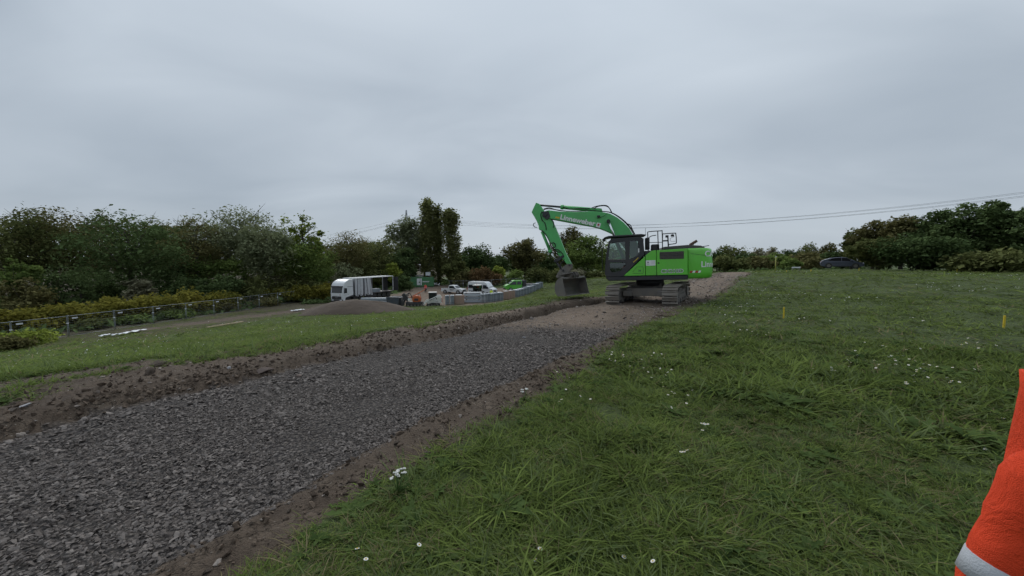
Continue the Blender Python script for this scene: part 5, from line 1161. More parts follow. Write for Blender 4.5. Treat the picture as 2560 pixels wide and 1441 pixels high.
# --- white crew van (high roof)
SPR = dict(w=2.0, belt=1.35, k=.075, paint=M_VWHITE, wheels=(1.75, -1.9), wr=.34,
    prof=[(-2.95, .45), (-2.95, 2.30), (-2.85, 2.62), (-2.55, 2.72), (1.0, 2.74), (1.35, 2.62), (1.75, 2.15), (2.1, 1.62), (2.75, 1.38), (2.92, 1.15), (2.95, .45), (2.85, .32), (-2.85, .34)],
    side=[('side_window', [(-2.7, 1.45), (.55, 1.45), (.55, 2.10), (-2.7, 2.10)]), ('door_window', [(.72, 1.42), (1.88, 1.42), (1.55, 2.05), (1.30, 2.12), (.72, 2.12)])],
    cross=[('windscreen', ((1.38, 2.50), (2.08, 1.66))), ('rear_window', ((-2.96, 2.1), (-2.96, 1.45)))],
    boxes=[('headlight', M_LAMP, ((2.62, .72, .98), (2.93, .95, 1.28), .03, True)), ('bumper', M_PLAST, ((2.75, -.95, .34), (3.02, .95, .66), .04)), ('grille', M_PLAST, ((2.84, -.55, .80), (2.97, .55, 1.16), .02)), ('mirror', M_PLAST, ((1.78, 1.02, 1.42), (1.95, 1.22, 1.78), .03, True)), ('tail_light', M_TAIL, ((-2.97, .82, 1.1), (-2.90, .99, 1.7), .01, True)), ('side_trim', M_PLAST, ((-2.7, .995, .78), (1.1, 1.015, .92), .008, True)), ('badge', M_ALU, ((2.965, -.10, .92), (2.985, .10, 1.08), .01))])
x, y = ground_at(1206, 737); VAN = vehicle('van', 'white high-roof passenger van parked behind the metal bundles', 'van', (x, y, gz(x, y)), R_(-28), SPR)
# --- white pickup
PIC = dict(w=1.85, belt=1.05, k=.20, paint=M_VWHITE, wheels=(1.65, -1.55), wr=.38,
    prof=[(-2.65, .55), (-2.68, 1.10), (-.72, 1.10), (-.68, 1.72), (-.45, 1.80), (.42, 1.78), (.68, 1.66), (1.30, 1.14), (2.40, 1.02), (2.62, .88), (2.66, .45), (2.55, .35), (-2.5, .42)],
    side=[('door_window', [(-.55, 1.14), (1.02, 1.14), (.52, 1.64), (-.5, 1.66)])],
    cross=[('windscreen', ((.68, 1.66), (1.28, 1.17))), ('rear_window', ((-.70, 1.66), (-.72, 1.2)))],
    boxes=[('headlight', M_LAMP, ((2.32, .58, .76), (2.62, .87, .94), .03, True)), ('grille', M_PLAST, ((2.50, -.56, .66), (2.69, .56, .94), .02)), ('bumper', M_PLAST, ((2.45, -.86, .36), (2.74, .86, .60), .04)), ('mirror', M_PLAST, ((.78, .93, 1.10), (.98, 1.10, 1.30), .03, True)), ('load_bed', M_PLAST, ((-2.55, -.78, 1.085), (-.85, .78, 1.108), .0)), ('tail_light', M_TAIL, ((-2.70, .75, .72), (-2.62, .90, 1.05), .01, True))])
x, y = ground_at(1134, 733); PU = vehicle('pickup_truck', 'white single-cab pickup with dark lettering on its door', 'pickup', (x, y, gz(x, y)), R_(-24), PIC)
for q in (0, 1): MB().b2((-.35, -.945, .86 - q * .12), (.75 - q * .35, -.94, .93 - q * .12)).build('door_print', M_DGREY, PU)
# --- green double-cab flatbed
FLA = dict(w=1.95, belt=1.25, k=.12, paint=M_VGREEN, wheels=(2.0, -1.6), wr=.34,
    prof=[(-.55, .48), (-.55, 2.12), (-.45, 2.22), (1.25, 2.24), (1.50, 2.15), (2.45, 1.42), (3.05, 1.15), (3.22, .95), (3.24, .45), (3.1, .34), (-.45, .40)],
    side=[('rear_door_window', [(-.35, 1.35), (.60, 1.35), (.60, 2.02), (-.35, 2.02)]), ('front_door_window', [(.78, 1.35), (2.2, 1.35), (1.50, 1.98), (.78, 2.02)])],
    cross=[('windscreen', ((1.55, 2.10), (2.42, 1.45)))],
    boxes=[('headlight', M_LAMP, ((2.9, .68, .86), (3.2, .93, 1.1), .03, True)), ('bumper', M_PLAST, ((3.02, -.94, .36), (3.32, .94, .62), .04)), ('mirror', M_PLAST, ((2.05, 1.0, 1.36), (2.22, 1.2, 1.66), .03, True)), ('chassis', M_PLAST, ((-3.2, -.45, .5), (-.5, .45, .78), .02)),
        ('flatbed', M_ALU, ((-3.4, -1.05, .86), (-.72, 1.05, .96), .01)), ('drop_side', M_ALU, ((-3.4, 1.03, .96), (-1.45, 1.06, 1.36), .008, True)), ('tailboard', M_ALU, ((-3.43, -1.05, .96), (-3.39, 1.05, 1.36), .008)), ('tool_chest', M_PLAST, ((-1.42, -1.0, .97), (-.72, 1.0, 2.25), .03)), ('load_cover', M_PLAST, ((-3.35, -1.0, 1.0), (-1.45, 1.0, 1.48), .05))])
x, y = ground_at(1297, 731); FB = vehicle('flatbed_truck', 'bright green double-cab flatbed truck facing left behind the metal bundles', 'truck', (x, y, gz(x, y)), R_(193), FLA)
# --- dark saloon on the crest
CAR = dict(w=1.92, belt=.98, k=.33, paint=M_VDARK, wheels=(1.45, -1.45), wr=.36, rim=M_STEEL, glass=M_CARGLASS,
    prof=[(-2.30, .42), (-2.38, .80), (-2.28, 1.02), (-2.10, 1.16), (-1.30, 1.47), (-.70, 1.58), (-.1, 1.62), (.45, 1.56), (1.00, 1.27), (1.42, 1.02), (2.00, .88), (2.30, .72), (2.38, .50), (2.30, .30), (-2.2, .28)],
    side=[('side_window', [(-1.55, 1.10), (-.12, 1.06), (-.12, 1.53), (-.65, 1.51), (-1.15, 1.40)]), ('side_window', [(-.04, 1.06), (1.20, 1.03), (.95, 1.22), (.50, 1.48), (-.04, 1.535)])],
    cross=[('windscreen', ((.55, 1.53), (1.36, 1.07))), ('rear_window', ((-1.25, 1.48), (-2.0, 1.20)))],
    boxes=[('headlight', M_LAMP, ((2.0, .60, .70), (2.30, .88, .80), .02, True)), ('tail_light', M_TAIL, ((-2.36, .52, .88), (-2.22, .86, .98), .01, True)), ('mirror', M_VDARK, ((.86, .92, 1.02), (1.04, 1.10, 1.16), .03, True)), ('sill', M_PLAST, ((-1.0, .90, .24), (1.0, .945, .38), .01, True))])
p = aty(2102, 676, 54); vehicle('car', 'dark blue-grey sloping-roof car parked on the meadow crest', 'car', (p[0], 54, gz(p[0], 54) + .16), R_(-36), CAR)
# --- lorry with open curtain-sided trailer
def make_lorry():
    cx, cy = -26.6, 58.0; hd = math.atan2(-.944, -.33)
    lo = empty('articulated_lorry', (0, 0, 0), 0, 'white lorry with open curtain-sided trailer standing in the yard', 'lorry')
    # local: x forward, y left (the side we see); front near corner at x = 0, y = 0
    lo.matrix_world = Matrix.Translation((cx, cy, YARD + .02)) @ Matrix.Rotation(hd, 4, 'Z') @ Matrix.Translation((0, -.0, 0))
    Wd = -2.5
    cab = MB(); cab.prism([(0, .55), (.02, 1.5), (-.10, 2.75), (-.35, 3.25), (-.75, 3.55), (-1.5, 3.85), (-2.2, 3.85), (-2.25, 1.0), (-1.9, 1.0), (-1.55, 1.0), (-.55, .95), (-.45, .45), (-.05, .45)], Wd + .02, -.02); c = cab.build('cab', M_VWHITE, lo, .07, seg=2)
    MB().quad((.03, -2.3, 1.72), (.03, -.2, 1.72), (-.085, -.22, 2.66), (-.085, -2.28, 2.66)).build('windscreen', M_DGLASS, c)
    v = MB(); v.prism([(-.05, 2.62), (.12, 2.66), (.05, 2.82), (-.12, 2.86)], Wd + .08, -.08); v.build('sun_visor', M_PLAST, c, .02)
    MB().prism([(-.22, 1.70), (-.85, 1.70), (-.85, 2.45), (-.32, 2.52)], -.012, -.002).build('side_window', M_DGLASS, c)
    g = MB(); g.b2((.0, Wd + .25, .75), (.06, -.35, 1.20)); gr = g.build('grille', M_PLAST, c, .02)
    for k in range(4): MB().b2((.06, Wd + .3, .80 + k * .105), (.075, -.40, .83 + k * .105)).build('grille_bar', M_DGREY, gr)
    MB().tube([(.078, -1.25 + .17 * math.cos(a), 1.07 + .17 * math.sin(a)) for a in np.linspace(0, 6.28, 17)], .016, 5).build('emblem_ring', M_ALU, gr)
    st = MB()
    for a in (math.pi / 2, math.pi * 7 / 6, math.pi * 11 / 6): st.tube([(.078, -1.25, 1.07), (.078, -1.25 + .16 * math.cos(a), 1.07 + .16 * math.sin(a))], [.018, .008], 4)
    st.build('emblem_star', M_ALU, gr)
    b = MB(); b.b2((-.05, Wd + .02, .28), (.08, -.02, .72)); b.b2((-.5, Wd + .03, .4), (-.05, -.03, .72)); b.build('bumper', M_PLAST, c, .05)
    for y in (-.42, -2.08): MB().b2((.07, y - .22, .50), (.10, y + .22, .66)).build('headlight', M_LAMP, c, .02)
    MB().b2((.012, -.75, 1.40), (.03, -.45, 1.47)).build('front_print', M_RED, c)
    MB().prism([(-.55, 1.0), (-2.2, 1.0), (-2.2, 1.30), (-.7, .98)], -.018, .0).build('lower_trim', M_PLAST, c)
    MB().b2((-.25, .02, 1.75), (-.42, .22, 2.45)).build('mirror', M_PLAST, c, .04); MB().b2((-1.0, -.014, 1.45), (-1.15, .0, 1.52)).build('door_handle', M_PLAST, c)
    MB().b2((-.9, -.02, 2.66), (-2.2, -.005, 2.70)).build('cab_seam', M_PLAST, c)
    ch = MB(); ch.b2((-4.6, Wd + .7, .55), (-.4, -.7, .95)); ch.b2((-3.6, -.75, .5), (-2.5, -.25, 1.0)); ch.build('tractor_chassis', M_PLAST, lo, .02)
    for x in (-1.1, -4.0):
        for y in (-.18, Wd + .18): wheel(lo, x, y, .50, .32)
    # trailer
    T0, T1 = -2.55, -12.6; R1 = T1
    d = MB(); d.b2((T1, Wd, 1.10), (T0, 0, 1.24)); d.b2((T1 + .1, Wd + .5, .8), (T0 - .1, Wd + .75, 1.10)); d.b2((T1 + .1, -.75, .8), (T0 - .1, -.5, 1.10)); d.build('trailer_deck', M_DGREY, lo)
    r = MB(); r.b2((T1, Wd, 3.86), (T0, 0, 3.99)); r.build('trailer_roof', M_VWHITE, lo, .02)
    MB().b2((T0 - .05, Wd, 1.24), (T0, -.0, 3.86)).build('headboard', M_ALU, lo)
    for y in (-.07, Wd + .07): MB().b2((T1, y - .07, 1.24), (T1 + .12, y + .07, 3.86)).build('rear_post', M_VWHITE, lo)
    MB().prism([(Wd + .07, 1.24), (Wd + .05, 3.86), (Wd + 1.2, 3.86), (Wd + 1.2, 1.24)], T1 + .02, T1 + .06, 'x').build('rear_door', M_PLAST, lo)
    MB().b2((T1 - .02, -.02, 1.24), (T1 + .03, 1.05, 3.80)).build('rear_door', M_PLAST, lo)
    for x in (-6.4, -9.6):
        for y in (-.06, Wd + .06): MB().b2((x, y - .05, 1.24), (x + .12, y + .05, 3.86)).build('side_post', M_ALU, lo)
    # far curtain with its straps, still closed for half its length
    fc = MB(); 
    pts = [(x, Wd + .03 + .05 * math.sin(x * 3.1)) for x in np.linspace(T0 - .1, -9.6, 40)]
    fc.loft([[(x, y, z) for x, y in pts] for z in (1.15, 2.5, 3.86)], closed=False, caps=False, smooth=False); fcn = fc.build('curtain', paint('curtain_lining', (.36, .36, .36), .8, 0, .4), lo)
    for k in range(7): MB().b2((T0 - .6 - k * .95, Wd + .10, 1.3), (T0 - .72 - k * .95, Wd + .13, 3.8)).build('strap', paint('strap_red', (.16, .07, .06), .8, 0, 0) if k == 0 else bpy.data.materials['strap_red'], fcn)
    for z in (1.9, 2.5, 3.1): MB().b2((T0 - .1, Wd + .09, z), (-9.4, Wd + .15, z + .12)).build('side_lath', M_ALU, lo)
    # near curtain gathered in folds behind the cab
    rr = random.Random(4); n = 60; F0, F1 = T0, -6.1; rows = []
    for z in (1.0, 1.7, 2.4, 3.1, 3.86):
        lean = (3.86 - z) * .18
        rows.append([(F0 + (F1 - F0) * i / n - lean * (i / n) ** 2 * .9, .02 + .15 * math.sin(i * .75 + .5 * math.sin(i * .31) + z * .35) * (.35 + .65 * i / n) + .04 * math.sin(i * 2.1 + z), z + (.12 * math.sin(i * .5) if z < 1.1 else 0)) for i in range(n + 1)])
    fc = MB().loft(rows, closed=False, caps=False); fc.build('curtain', paint('curtain_white', (.55, .56, .58), .55, 0, .25, (.22, .22, .24), 2), lo)
    st = [(F0 - .5, .5), (F0 - 1.15, .4), (F0 - 1.9, .45), (F0 - 2.7, .4)]
    for k, (x, w_) in enumerate(st):
        i0 = int((F0 - x) / (F0 - F1) * n); i1 = min(n, i0 + 4); q = MB().loft([[Vector(row[i]) + Vector((0, .012, 0)) for i in range(i0, i1)] for row in rows], closed=False, caps=False); q.build('curtain_stripe', paint('curtain_grey', (.10, .10, .115), .6, 0, .2) if k == 0 else bpy.data.materials['curtain_grey'], lo)
    for x in (-8.6, -9.9, -11.2):
        for y in (-.2, Wd + .2): wheel(lo, x, y, .5, .36)
    MB().b2((-12.55, Wd + .1, .55), (-12.45, -.1, .72)).build('underrun_bar', M_PLAST, lo)
    bx = MB(); bx.b2((-5.2, -.5, .5), (-7.9, -.1, .95)); bx.build('side_locker', M_PLAST, lo, .02)
    mw = lo.matrix_world.copy()
    # cargo, things of their own
    for k, (x0, x1, z0, z1, y0, y1, m, lab) in enumerate([(-6.5, -9.2, 1.26, 1.85, -1.3, -.3, M_GALV, 'low grey stack of steel sheets near the open trailer edge'), (-6.3, -7.8, 1.26, 2.35, -2.3, -1.4, M_GALV2, 'higher pale grey stack of sheets deep inside the trailer')]):
        e = empty('sheet_stack', mw @ Vector(((x0 + x1) / 2, (y0 + y1) / 2, z0)), hd, lab, 'metal sheets', 'steel stacks loaded in the trailer')
        for q in range(4): h = (z1 - z0) / 4; MB().b2((-(x0 - x1) / 2, (y0 - y1) / 2, q * h), ((x0 - x1) / 2, -(y0 - y1) / 2, q * h + h * .86)).build('sheet_pack', m, e, .01)
    return lo
make_lorry()
# ================================================================== yard machines and material
def part(root, name, m, fn, bev=.0):
    b = MB(); fn(b); return b.build(name, m, root, bev)
M_ORANGE = paint('machine_orange', (.50, .105, .018), .45, 0, .3); M_LWHITE = paint('loader_white', (.74, .73, .68), .45, 0, .3)
def make_loader():
    x, y = ground_at(1083, 765); r = empty('skid_steer_loader', (x, y, gz(x, y) - .02), R_(192), 'white tracked skid-steer loader with black cab facing left', 'loader')
    for s in (-1, 1):
        t = part(r, 'rubber_track', M_RUBBER, lambda b: b.prism([(-1.0, .08), (-.85, 0), (.85, 0), (1.0, .1), (.98, .3), (.2, .52), (-.75, .5), (-1.05, .3)], s * .52, s * .88), .03)
        for k in range(4): part(t, 'roller', M_STEEL, lambda b: b.cyl((-.7 + k * .45, s * .87, .16), (-.7 + k * .45, s * .9, .16), .12, 12))
        part(t, 'sprocket', M_STEEL, lambda b: b.cyl((-.55, s * .86, .38), (-.55, s * .91, .38), .15, 12))
        a = part(r, 'lift_arm', M_LWHITE, lambda b: (b.prism([(-1.25, 1.45), (-1.05, 1.62), (-.6, 1.58), (1.15, .80), (1.45, .30), (1.30, .22), (1.0, .62), (-.62, 1.30), (-1.05, 1.25)], s * .72, s * .86)), .02)
        part(a, 'arm_decal', M_PLAST, lambda b: b.prism([(-.5, 1.42), (.55, .96), (.50, .88), (-.5, 1.33)], s * .861, s * .865))
        part(r, 'lift_ram', M_CHROME, lambda b: b.cyl((-.75, s * .79, .62), (.1, s * .79, 1.12), .045, 10))
    part(r, 'chassis', M_LWHITE, lambda b: b.prism([(-1.25, .4), (.95, .35), (1.0, .75), (.55, .8), (-.9, 1.35), (-1.3, 1.3)], -.5, .5), .04)
    part(r, 'rear_door', M_RED, lambda b: b.b2((-1.36, -.5, .55), (-1.28, .5, 1.3)), .02)
    c = part(r, 'cab_frame', M_PLAST, lambda b: (b.prism([(-.55, 2.0), (.62, 2.02), (.62, 1.93), (-.55, 1.9)], -.5, .5), [b.tube([(.6, q * .46, .75), (.62, q * .46, 1.95)], .05, 6) for q in (-1, 1)], [b.tube([(-.5, q * .46, 1.0), (-.52, q * .46, 1.95)], .06, 6) for q in (-1, 1)]))
    part(c, 'side_glass', M_DGLASS, lambda b: [b.b2((-.45, q * .45, .95), (.56, q * .455, 1.9)) for q in (-1, 1)]); part(c, 'front_glass', M_GLASS, lambda b: b.b2((.6, -.42, .85), (.61, .42, 1.9)))
    part(c, 'cab_roof', M_LWHITE, lambda b: b.b2((-.6, -.5, 2.01), (.68, .5, 2.10)), .03)
    part(r, 'seat', M_SEAT, lambda b: (b.b2((-.35, -.25, .8), (.15, .25, .95)), b.b2((-.42, -.25, .9), (-.28, .25, 1.5))), .03)
    part(r, 'attachment_plate', M_MUDSTEEL, lambda b: (b.b2((1.35, -.75, .08), (1.45, .75, .6)), b.prism([(1.45, .06), (2.0, .04), (2.0, .08), (1.5, .5)], -.75, .75)), .01)
    for q in (-1, 1): part(r, 'work_light', M_LAMP, lambda b: b.b2((.64, q * .42 - .07, 1.96), (.70, q * .42 + .07, 2.06)), .01)
make_loader()
def make_rig():
    x, y = ground_at(1036, 766); r = empty('drilling_rig', (x, y, gz(x, y)), R_(184), 'orange pile-driving rig with long raised boom beside the loader', 'drilling rig')
    for s in (-1, 1): 
        t = part(r, 'crawler_track', M_RUBBER, lambda b: b.prism([(-1.1, .12), (-.95, 0), (.95, 0), (1.1, .12), (1.1, .38), (.95, .5), (-.95, .5), (-1.1, .38)], s * .55, s * .9), .03)
        for k in range(4): part(t, 'roller', M_STEEL, lambda b: b.cyl((-.75 + k * .5, s * .89, .2), (-.75 + k * .5, s * .92, .2), .13, 12))
    part(r, 'chassis', M_PLAST, lambda b: b.b2((-1.25, -.55, .32), (1.2, .55, .66)), .03)
    e = part(r, 'engine_hood', M_ORANGE, lambda b: b.prism([(-.95, .66), (.15, .66), (.22, 1.2), (-.05, 1.62), (-.85, 1.55), (-1.0, 1.2)], -.55, .55), .08)
    part(e, 'radiator_grille', M_PLAST, lambda b: b.b2((-.7, .552, .85), (-.1, .565, 1.2)), .01)
    part(e, 'exhaust', M_STEEL, lambda b: b.tube([(-.7, .1, 1.5), (-.7, .1, 1.85), (-.8, .1, 1.95)], .05, 8))
    mast = part(r, 'boom', M_ORANGE, lambda b: [b.tube([(.95, q * .14, 1.1), (-1.75, q * .14, 2.55)], .055, 6) for q in (-1, 1)] + [b.tube([(.95 - k * .45, (-1) ** k * .14, 1.1 + k * .242), (.5 - k * .45, -(-1) ** k * .14, 1.34 + k * .242)], .03, 5) for k in range(6)])
    part(mast, 'boom_head', M_PLAST, lambda b: b.box((-1.8, 0, 2.56), (.2, .4, .24), (0, R_(28), 0)), .02)
    part(r, 'hammer', M_PLAST, lambda b: (b.box((1.25, 0, 1.35), (.5, .55, 1.3), (0, R_(38), 0)), b.cyl((1.55, -.3, .5), (1.0, -.3, 1.9), .10, 10), b.box((1.6, .2, .5), (.35, .4, .6))), .03)
    part(r, 'hydraulic_block', M_STEEL, lambda b: (b.box((1.0, .35, 1.75), (.35, .2, .25), (0, R_(20), 0)), b.cyl((.7, .3, 1.6), (1.3, .3, 1.9), .06, 8), b.box((1.75, .35, 1.05), (.18, .18, .3))), .02)
    part(r, 'control_panel', M_LWHITE, lambda b: b.box((.62, .58, 1.05), (.42, .06, .36), (0, R_(-12), 0)), .02)
    for k in range(4): part(r, 'hose', M_RUBBER, lambda b: b.tube(smooth_path([(.3, .2 * k - .3, 1.2), (.6, .2 * k - .3, 1.75 + .1 * k), (1.05, .15 * k - .2, 1.7), (1.3, .1 * k - .1, 1.2)]), .03, 6))
    part(r, 'guard_rail', M_ORANGE, lambda b: b.tube(smooth_path([(-.95, .5, 1.5), (-1.0, .5, 1.9), (-.6, .5, 1.95), (-.55, .5, 1.6)], 3), .025, 6))
make_rig()
def make_tractor():
    x, y = ground_at(1194, 744); r = empty('compact_loader', (x, y, gz(x, y)), R_(75), 'small grey-cabbed wheel loader in front of the white van', 'loader')
    part(r, 'chassis', M_PLAST, lambda b: b.b2((-1.3, -.5, .4), (1.3, .5, .85)), .04); part(r, 'engine_hood', M_DGREY, lambda b: b.b2((.45, -.5, .85), (1.5, .5, 1.35)), .06)
    c = part(r, 'cab_frame', M_PLAST, lambda b: [b.tube([(px_, py_, .8), (px_ * .95, py_ * .95, 2.35)], .05, 6) for px_ in (-.75, .45) for py_ in (-.62, .62)])
    part(c, 'cab_glass', M_GLASS, lambda b: (b.b2((-.72, -.6, 1.0), (.42, -.595, 2.3)), b.b2((-.72, .595, 1.0), (.42, .6, 2.3)), b.b2((-.75, -.58, .95), (-.745, .58, 2.3)), b.b2((.43, -.58, 1.3), (.435, .58, 2.3))))
    part(c, 'cab_roof', M_LWHITE, lambda b: b.b2((-.85, -.7, 2.35), (.55, .7, 2.52)), .06)
    part(r, 'seat', M_SEAT, lambda b: (b.b2((-.4, -.25, 1.0), (.05, .25, 1.15)), b.b2((-.48, -.25, 1.1), (-.36, .25, 1.75))), .03)
    part(r, 'lift_arm', M_PLAST, lambda b: [b.prism([(-1.0, 1.5), (-.8, 1.5), (-2.0, .4), (-2.15, .4)], q * .35 - .06, q * .35 + .06) for q in (-1, 1)]); part(r, 'bucket', M_MUDSTEEL, lambda b: b.prism([(-2.1, .1), (-2.75, .05), (-2.7, .12), (-2.25, .3), (-2.15, .7), (-2.05, .7)], -.9, .9))
    part(r, 'beacon', M_ORANGE, lambda b: b.cyl((.3, .3, 2.52), (.3, .3, 2.68), .06, 8))
    for px_ in (-.85, .95):
        for s in (-1, 1): wheel(r, px_, s * .68, .48, .34, M_LWHITE)
make_tractor()
# --- galvanised bundles and cartons set out in a row
M_CARD = paint('cardboard', (.30, .215, .165), .85, 0, .3, (.22, .17, .13), 2); M_PLY = paint('pallet_wood', (.28, .22, .15), .85, 0, .3)
def bundle(px, yb, w, h, d, kind, lab, hd, n=5):
    x, y = ground_at(px, yb); e = empty({'g': 'post_bundle', 'c': 'carton', 'l': 'profile_stack'}[kind], (x, y, gz(x, y)), hd, lab, {'g': 'metal bundle', 'c': 'carton', 'l': 'metal profiles'}[kind], {'g': 'galvanised bundles in the row', 'c': 'brown cartons in the row', 'l': None}[kind])
    rr = random.Random(px)
    for q in (-.35, .35): MB().b2((-w / 2, q * d - .05, 0), (w / 2, q * d + .05, .10)).build('skid', M_PLY, e)
    if kind == 'g':
        for k in range(n):
            x0 = -w / 2 + w * k / n; le = rr.uniform(-.03, .03); b = MB(); t = w / n
            b.prism([(x0 + .01, .10), (x0 + t * .80, .10), (x0 + t * .80 + le, h - rr.uniform(0, .05)), (x0 + .01 + le, h - rr.uniform(0, .05))], -d / 2, d / 2)
            b.prism([(x0 + .01, .10), (x0 + t * .3, .10), (x0 + t * .3 + le, h), (x0 + .01 + le, h)], -d / 2 - .05, -d / 2); b.build('profile', M_GALV if (k + px) % 3 else M_GALV2, e)
        for z in (.35, h * .8): MB().b2((-w / 2 - .008, -d / 2 - .06, z * h / 1.45), (w / 2 + .008, -d / 2 - .055, z * h / 1.45 + .035)).build('strap', M_PLAST, e)
    elif kind == 'c':
        MB().b2((-w / 2, -d / 2, .10), (w / 2, d / 2, h)).build('box', M_CARD, e, .02); MB().b2((-.06, -d / 2 - .006, .12), (.06, -d / 2 - .001, h)).build('tape', M_PLY, e)
        rrp = MB(); rrp.b2((-w * .4, -d * .4, h), (w * .25, d * .4, h + .05)); rrp.build('wrapping', M_VWHITE, e, .02)
    else:
        for lv in range(3):
            z0 = .12 + lv * h / 3
            for k in range(4): MB().b2((-w / 2 + rr.uniform(-.1, .1), -d / 2 + d * k / 4 + .01, z0), (w / 2 + rr.uniform(-.1, .1), -d / 2 + d * (k + 1) / 4 - .01, z0 + h / 3 * .72)).build('profile', M_GALV if (k + lv) % 2 else M_GALV2, e, .01)
            for q in (-.35, .35): MB().b2((q * w - .06, -d / 2, z0 + h / 3 * .74), (q * w + .06, d / 2, z0 + h / 3 * .95)).build('spacer', M_PLY, e)
        MB().b2((-w / 2, -d / 2, h + .12), (w / 2, d / 2, h + .17)).build('top_sheet', M_VWHITE, e)
    return e
bundle(1119, 763, .62, 1.5, 1.1, 'g', 'grey metal bundle at the left end of the row, beside the loader', R_(4), 3)
bundle(1131, 763, .62, 1.5, 1.1, 'g', 'grey metal bundle left of the lone brown carton', R_(2), 3)
bundle(1149, 762, 1.45, 1.45, 1.1, 'c', 'large brown carton left of the white-topped profile stack', R_(3))
bundle(1182, 758, 2.9, 1.55, 1.2, 'l', 'long horizontal stack of steel profiles with a white top sheet', R_(2))
for i, (px, yb, w, hd, lab) in enumerate([(1209, 760, 1.0, 6, 'grey metal bundle right of the white-topped profile stack'), (1224, 759, .9, 12, 'second grey bundle right of the white-topped stack'), (1236, 758, .8, 18, 'third grey bundle right of the white-topped stack'), (1249, 756, 1.0, 22, 'grey bundle left against the pair of brown cartons')]):
    bundle(px, yb, w, 1.45, 1.1, 'g', lab, R_(hd), 5)
bundle(1265, 753, 1.0, 1.45, 1.1, 'c', 'left one of the pair of brown cartons', R_(26)); bundle(1278, 750, .9, 1.4, 1.1, 'c', 'right one of the pair of brown cartons', R_(30))
for i, (px, yb, lab) in enumerate([(1291, 748, 'first grey bundle right of the brown carton pair'), (1302, 745, 'second grey bundle right of the brown carton pair'), (1312, 742, 'third grey bundle right of the brown carton pair'), (1322, 740, 'fourth grey bundle right of the brown carton pair'), (1331, 737.5, 'fifth grey bundle right of the brown carton pair'), (1340, 735, 'last but one grey bundle at the far end of the row'), (1349, 733, 'last grey bundle at the far right end of the row')]):
    bundle(px, yb, .95, 1.4, 1.2, 'g', lab, R_(34), 5)
x, y = ground_at(1300, 741)
def longstack(px, yb, w, h, d, hd, lab, m):
    x, y = ground_at(px, yb); e = empty('profile_stack', (x, y, gz(x, y)), R_(hd), lab, 'metal profiles')
    for lv in range(2):
        for k in range(4): MB().b2((-w / 2 + .05 * ((k * 7 + lv * 3) % 4), -d / 2 + d * k / 4 + .01, .1 + lv * h / 2), (w / 2 - .06 * ((k * 5 + lv) % 3), -d / 2 + d * (k + 1) / 4 - .01, .1 + lv * h / 2 + h / 2 * .8)).build('profile', m[(k + lv) % 2], e, .01)
    for q in (-.38, 0, .38): MB().b2((q * w - .05, -d / 2, 0), (q * w + .05, d / 2, .1)).build('skid', M_PLY, e)
longstack(945, 759, 5.4, .95, 1.0, 3, 'long low stack of pale steel profiles behind the soil heap', (M_GALV2, M_GALV))
def make_skip():
    x, y = ground_at(990, 765); e = empty('skip', (x, y, gz(x, y)), R_(-16), 'dark slate-blue open skip right behind the soil heap', 'skip'); m = paint('skip_blue', (.045, .06, .078), .6, 0, .35)
    part(e, 'tub', m, lambda b: (b.prism([(-.95, 0), (.85, 0), (1.1, 1.35), (-1.15, 1.35), (-1.10, 1.30), (1.02, 1.30), (.80, .06), (-.90, .06)], -.8, .8), b.prism([(-.95, 0), (.85, 0), (1.1, 1.35), (-1.15, 1.35)], -.82, -.78), b.prism([(-.95, 0), (.85, 0), (1.1, 1.35), (-1.15, 1.35)], .78, .82)))
    for k in range(4): part(e, 'rib', m, lambda b: b.b2((-.85 + k * .52, -.86, .05), (-.77 + k * .52, -.82, 1.33)))
    part(e, 'rim', m, lambda b: (b.b2((-1.18, -.88, 1.33), (1.13, -.80, 1.42)), b.b2((-1.18, .80, 1.33), (1.13, .88, 1.42))))
make_skip()
# --- site cabin, container, lamp, debris far back
M_CABIN = paint('cabin_white', (.50, .50, .46), .6, 0, .3, (.3, .28, .22), 1); M_CGREEN = paint('container_green', (.055, .19, .075), .55, 0, .3)
def container(name, px, yb, Y, L_, H_, m, lab, cat, hd, ribs):
    X = (px - 1280) / FPX * Y; e = empty(name, (X, Y, gz(X, Y)), hd, lab, cat)
    part(e, 'shell', m, lambda b: b.b2((-L_ / 2, -1.2, .12), (L_ / 2, 1.2, H_)))
    n = ribs
    for k in range(n): x0 = -L_ / 2 + .1 + (L_ - .2) * k / n; part(e, 'rib', m, lambda b: b.b2((x0, -1.235, .2), (x0 + (L_ - .2) / n * .5, -1.20, H_ - .12)))
    for q in (-1, 1):
        for s in (-1, 1): part(e, 'corner_post', m, lambda b: b.b2((q * L_ / 2 - .08, s * 1.2 - .05, .0), (q * L_ / 2 + .05, s * 1.2 + .05, H_ + .02)))
    part(e, 'top_rail', m, lambda b: b.b2((-L_ / 2, -1.25, H_ - .1), (L_ / 2, -1.2, H_ + .03)))
    return e
cb_ = container('site_cabin', 1031, 706, 104, 6.0, 2.75, M_CABIN, 'cream white site cabin with windows in its left end', 'cabin', R_(12), 3)
for q in (-.55, .15): 
    w = part(cb_, 'window', M_DGLASS, lambda b: b.b2((-3.03, q - .22, .9), (-3.0, q + .22, 2.1))); part(w, 'frame', M_VWHITE, lambda b: [b.b2((-3.06, q + s * .26 - .04, .85), (-3.0, q + s * .26 + .04, 2.15)) for s in (-1, 1)])
gc = container('shipping_container', 1055, 712, 97, 5.9, 2.5, M_CGREEN, 'green shipping container with white panel before the poplars', 'container', R_(8), 22)
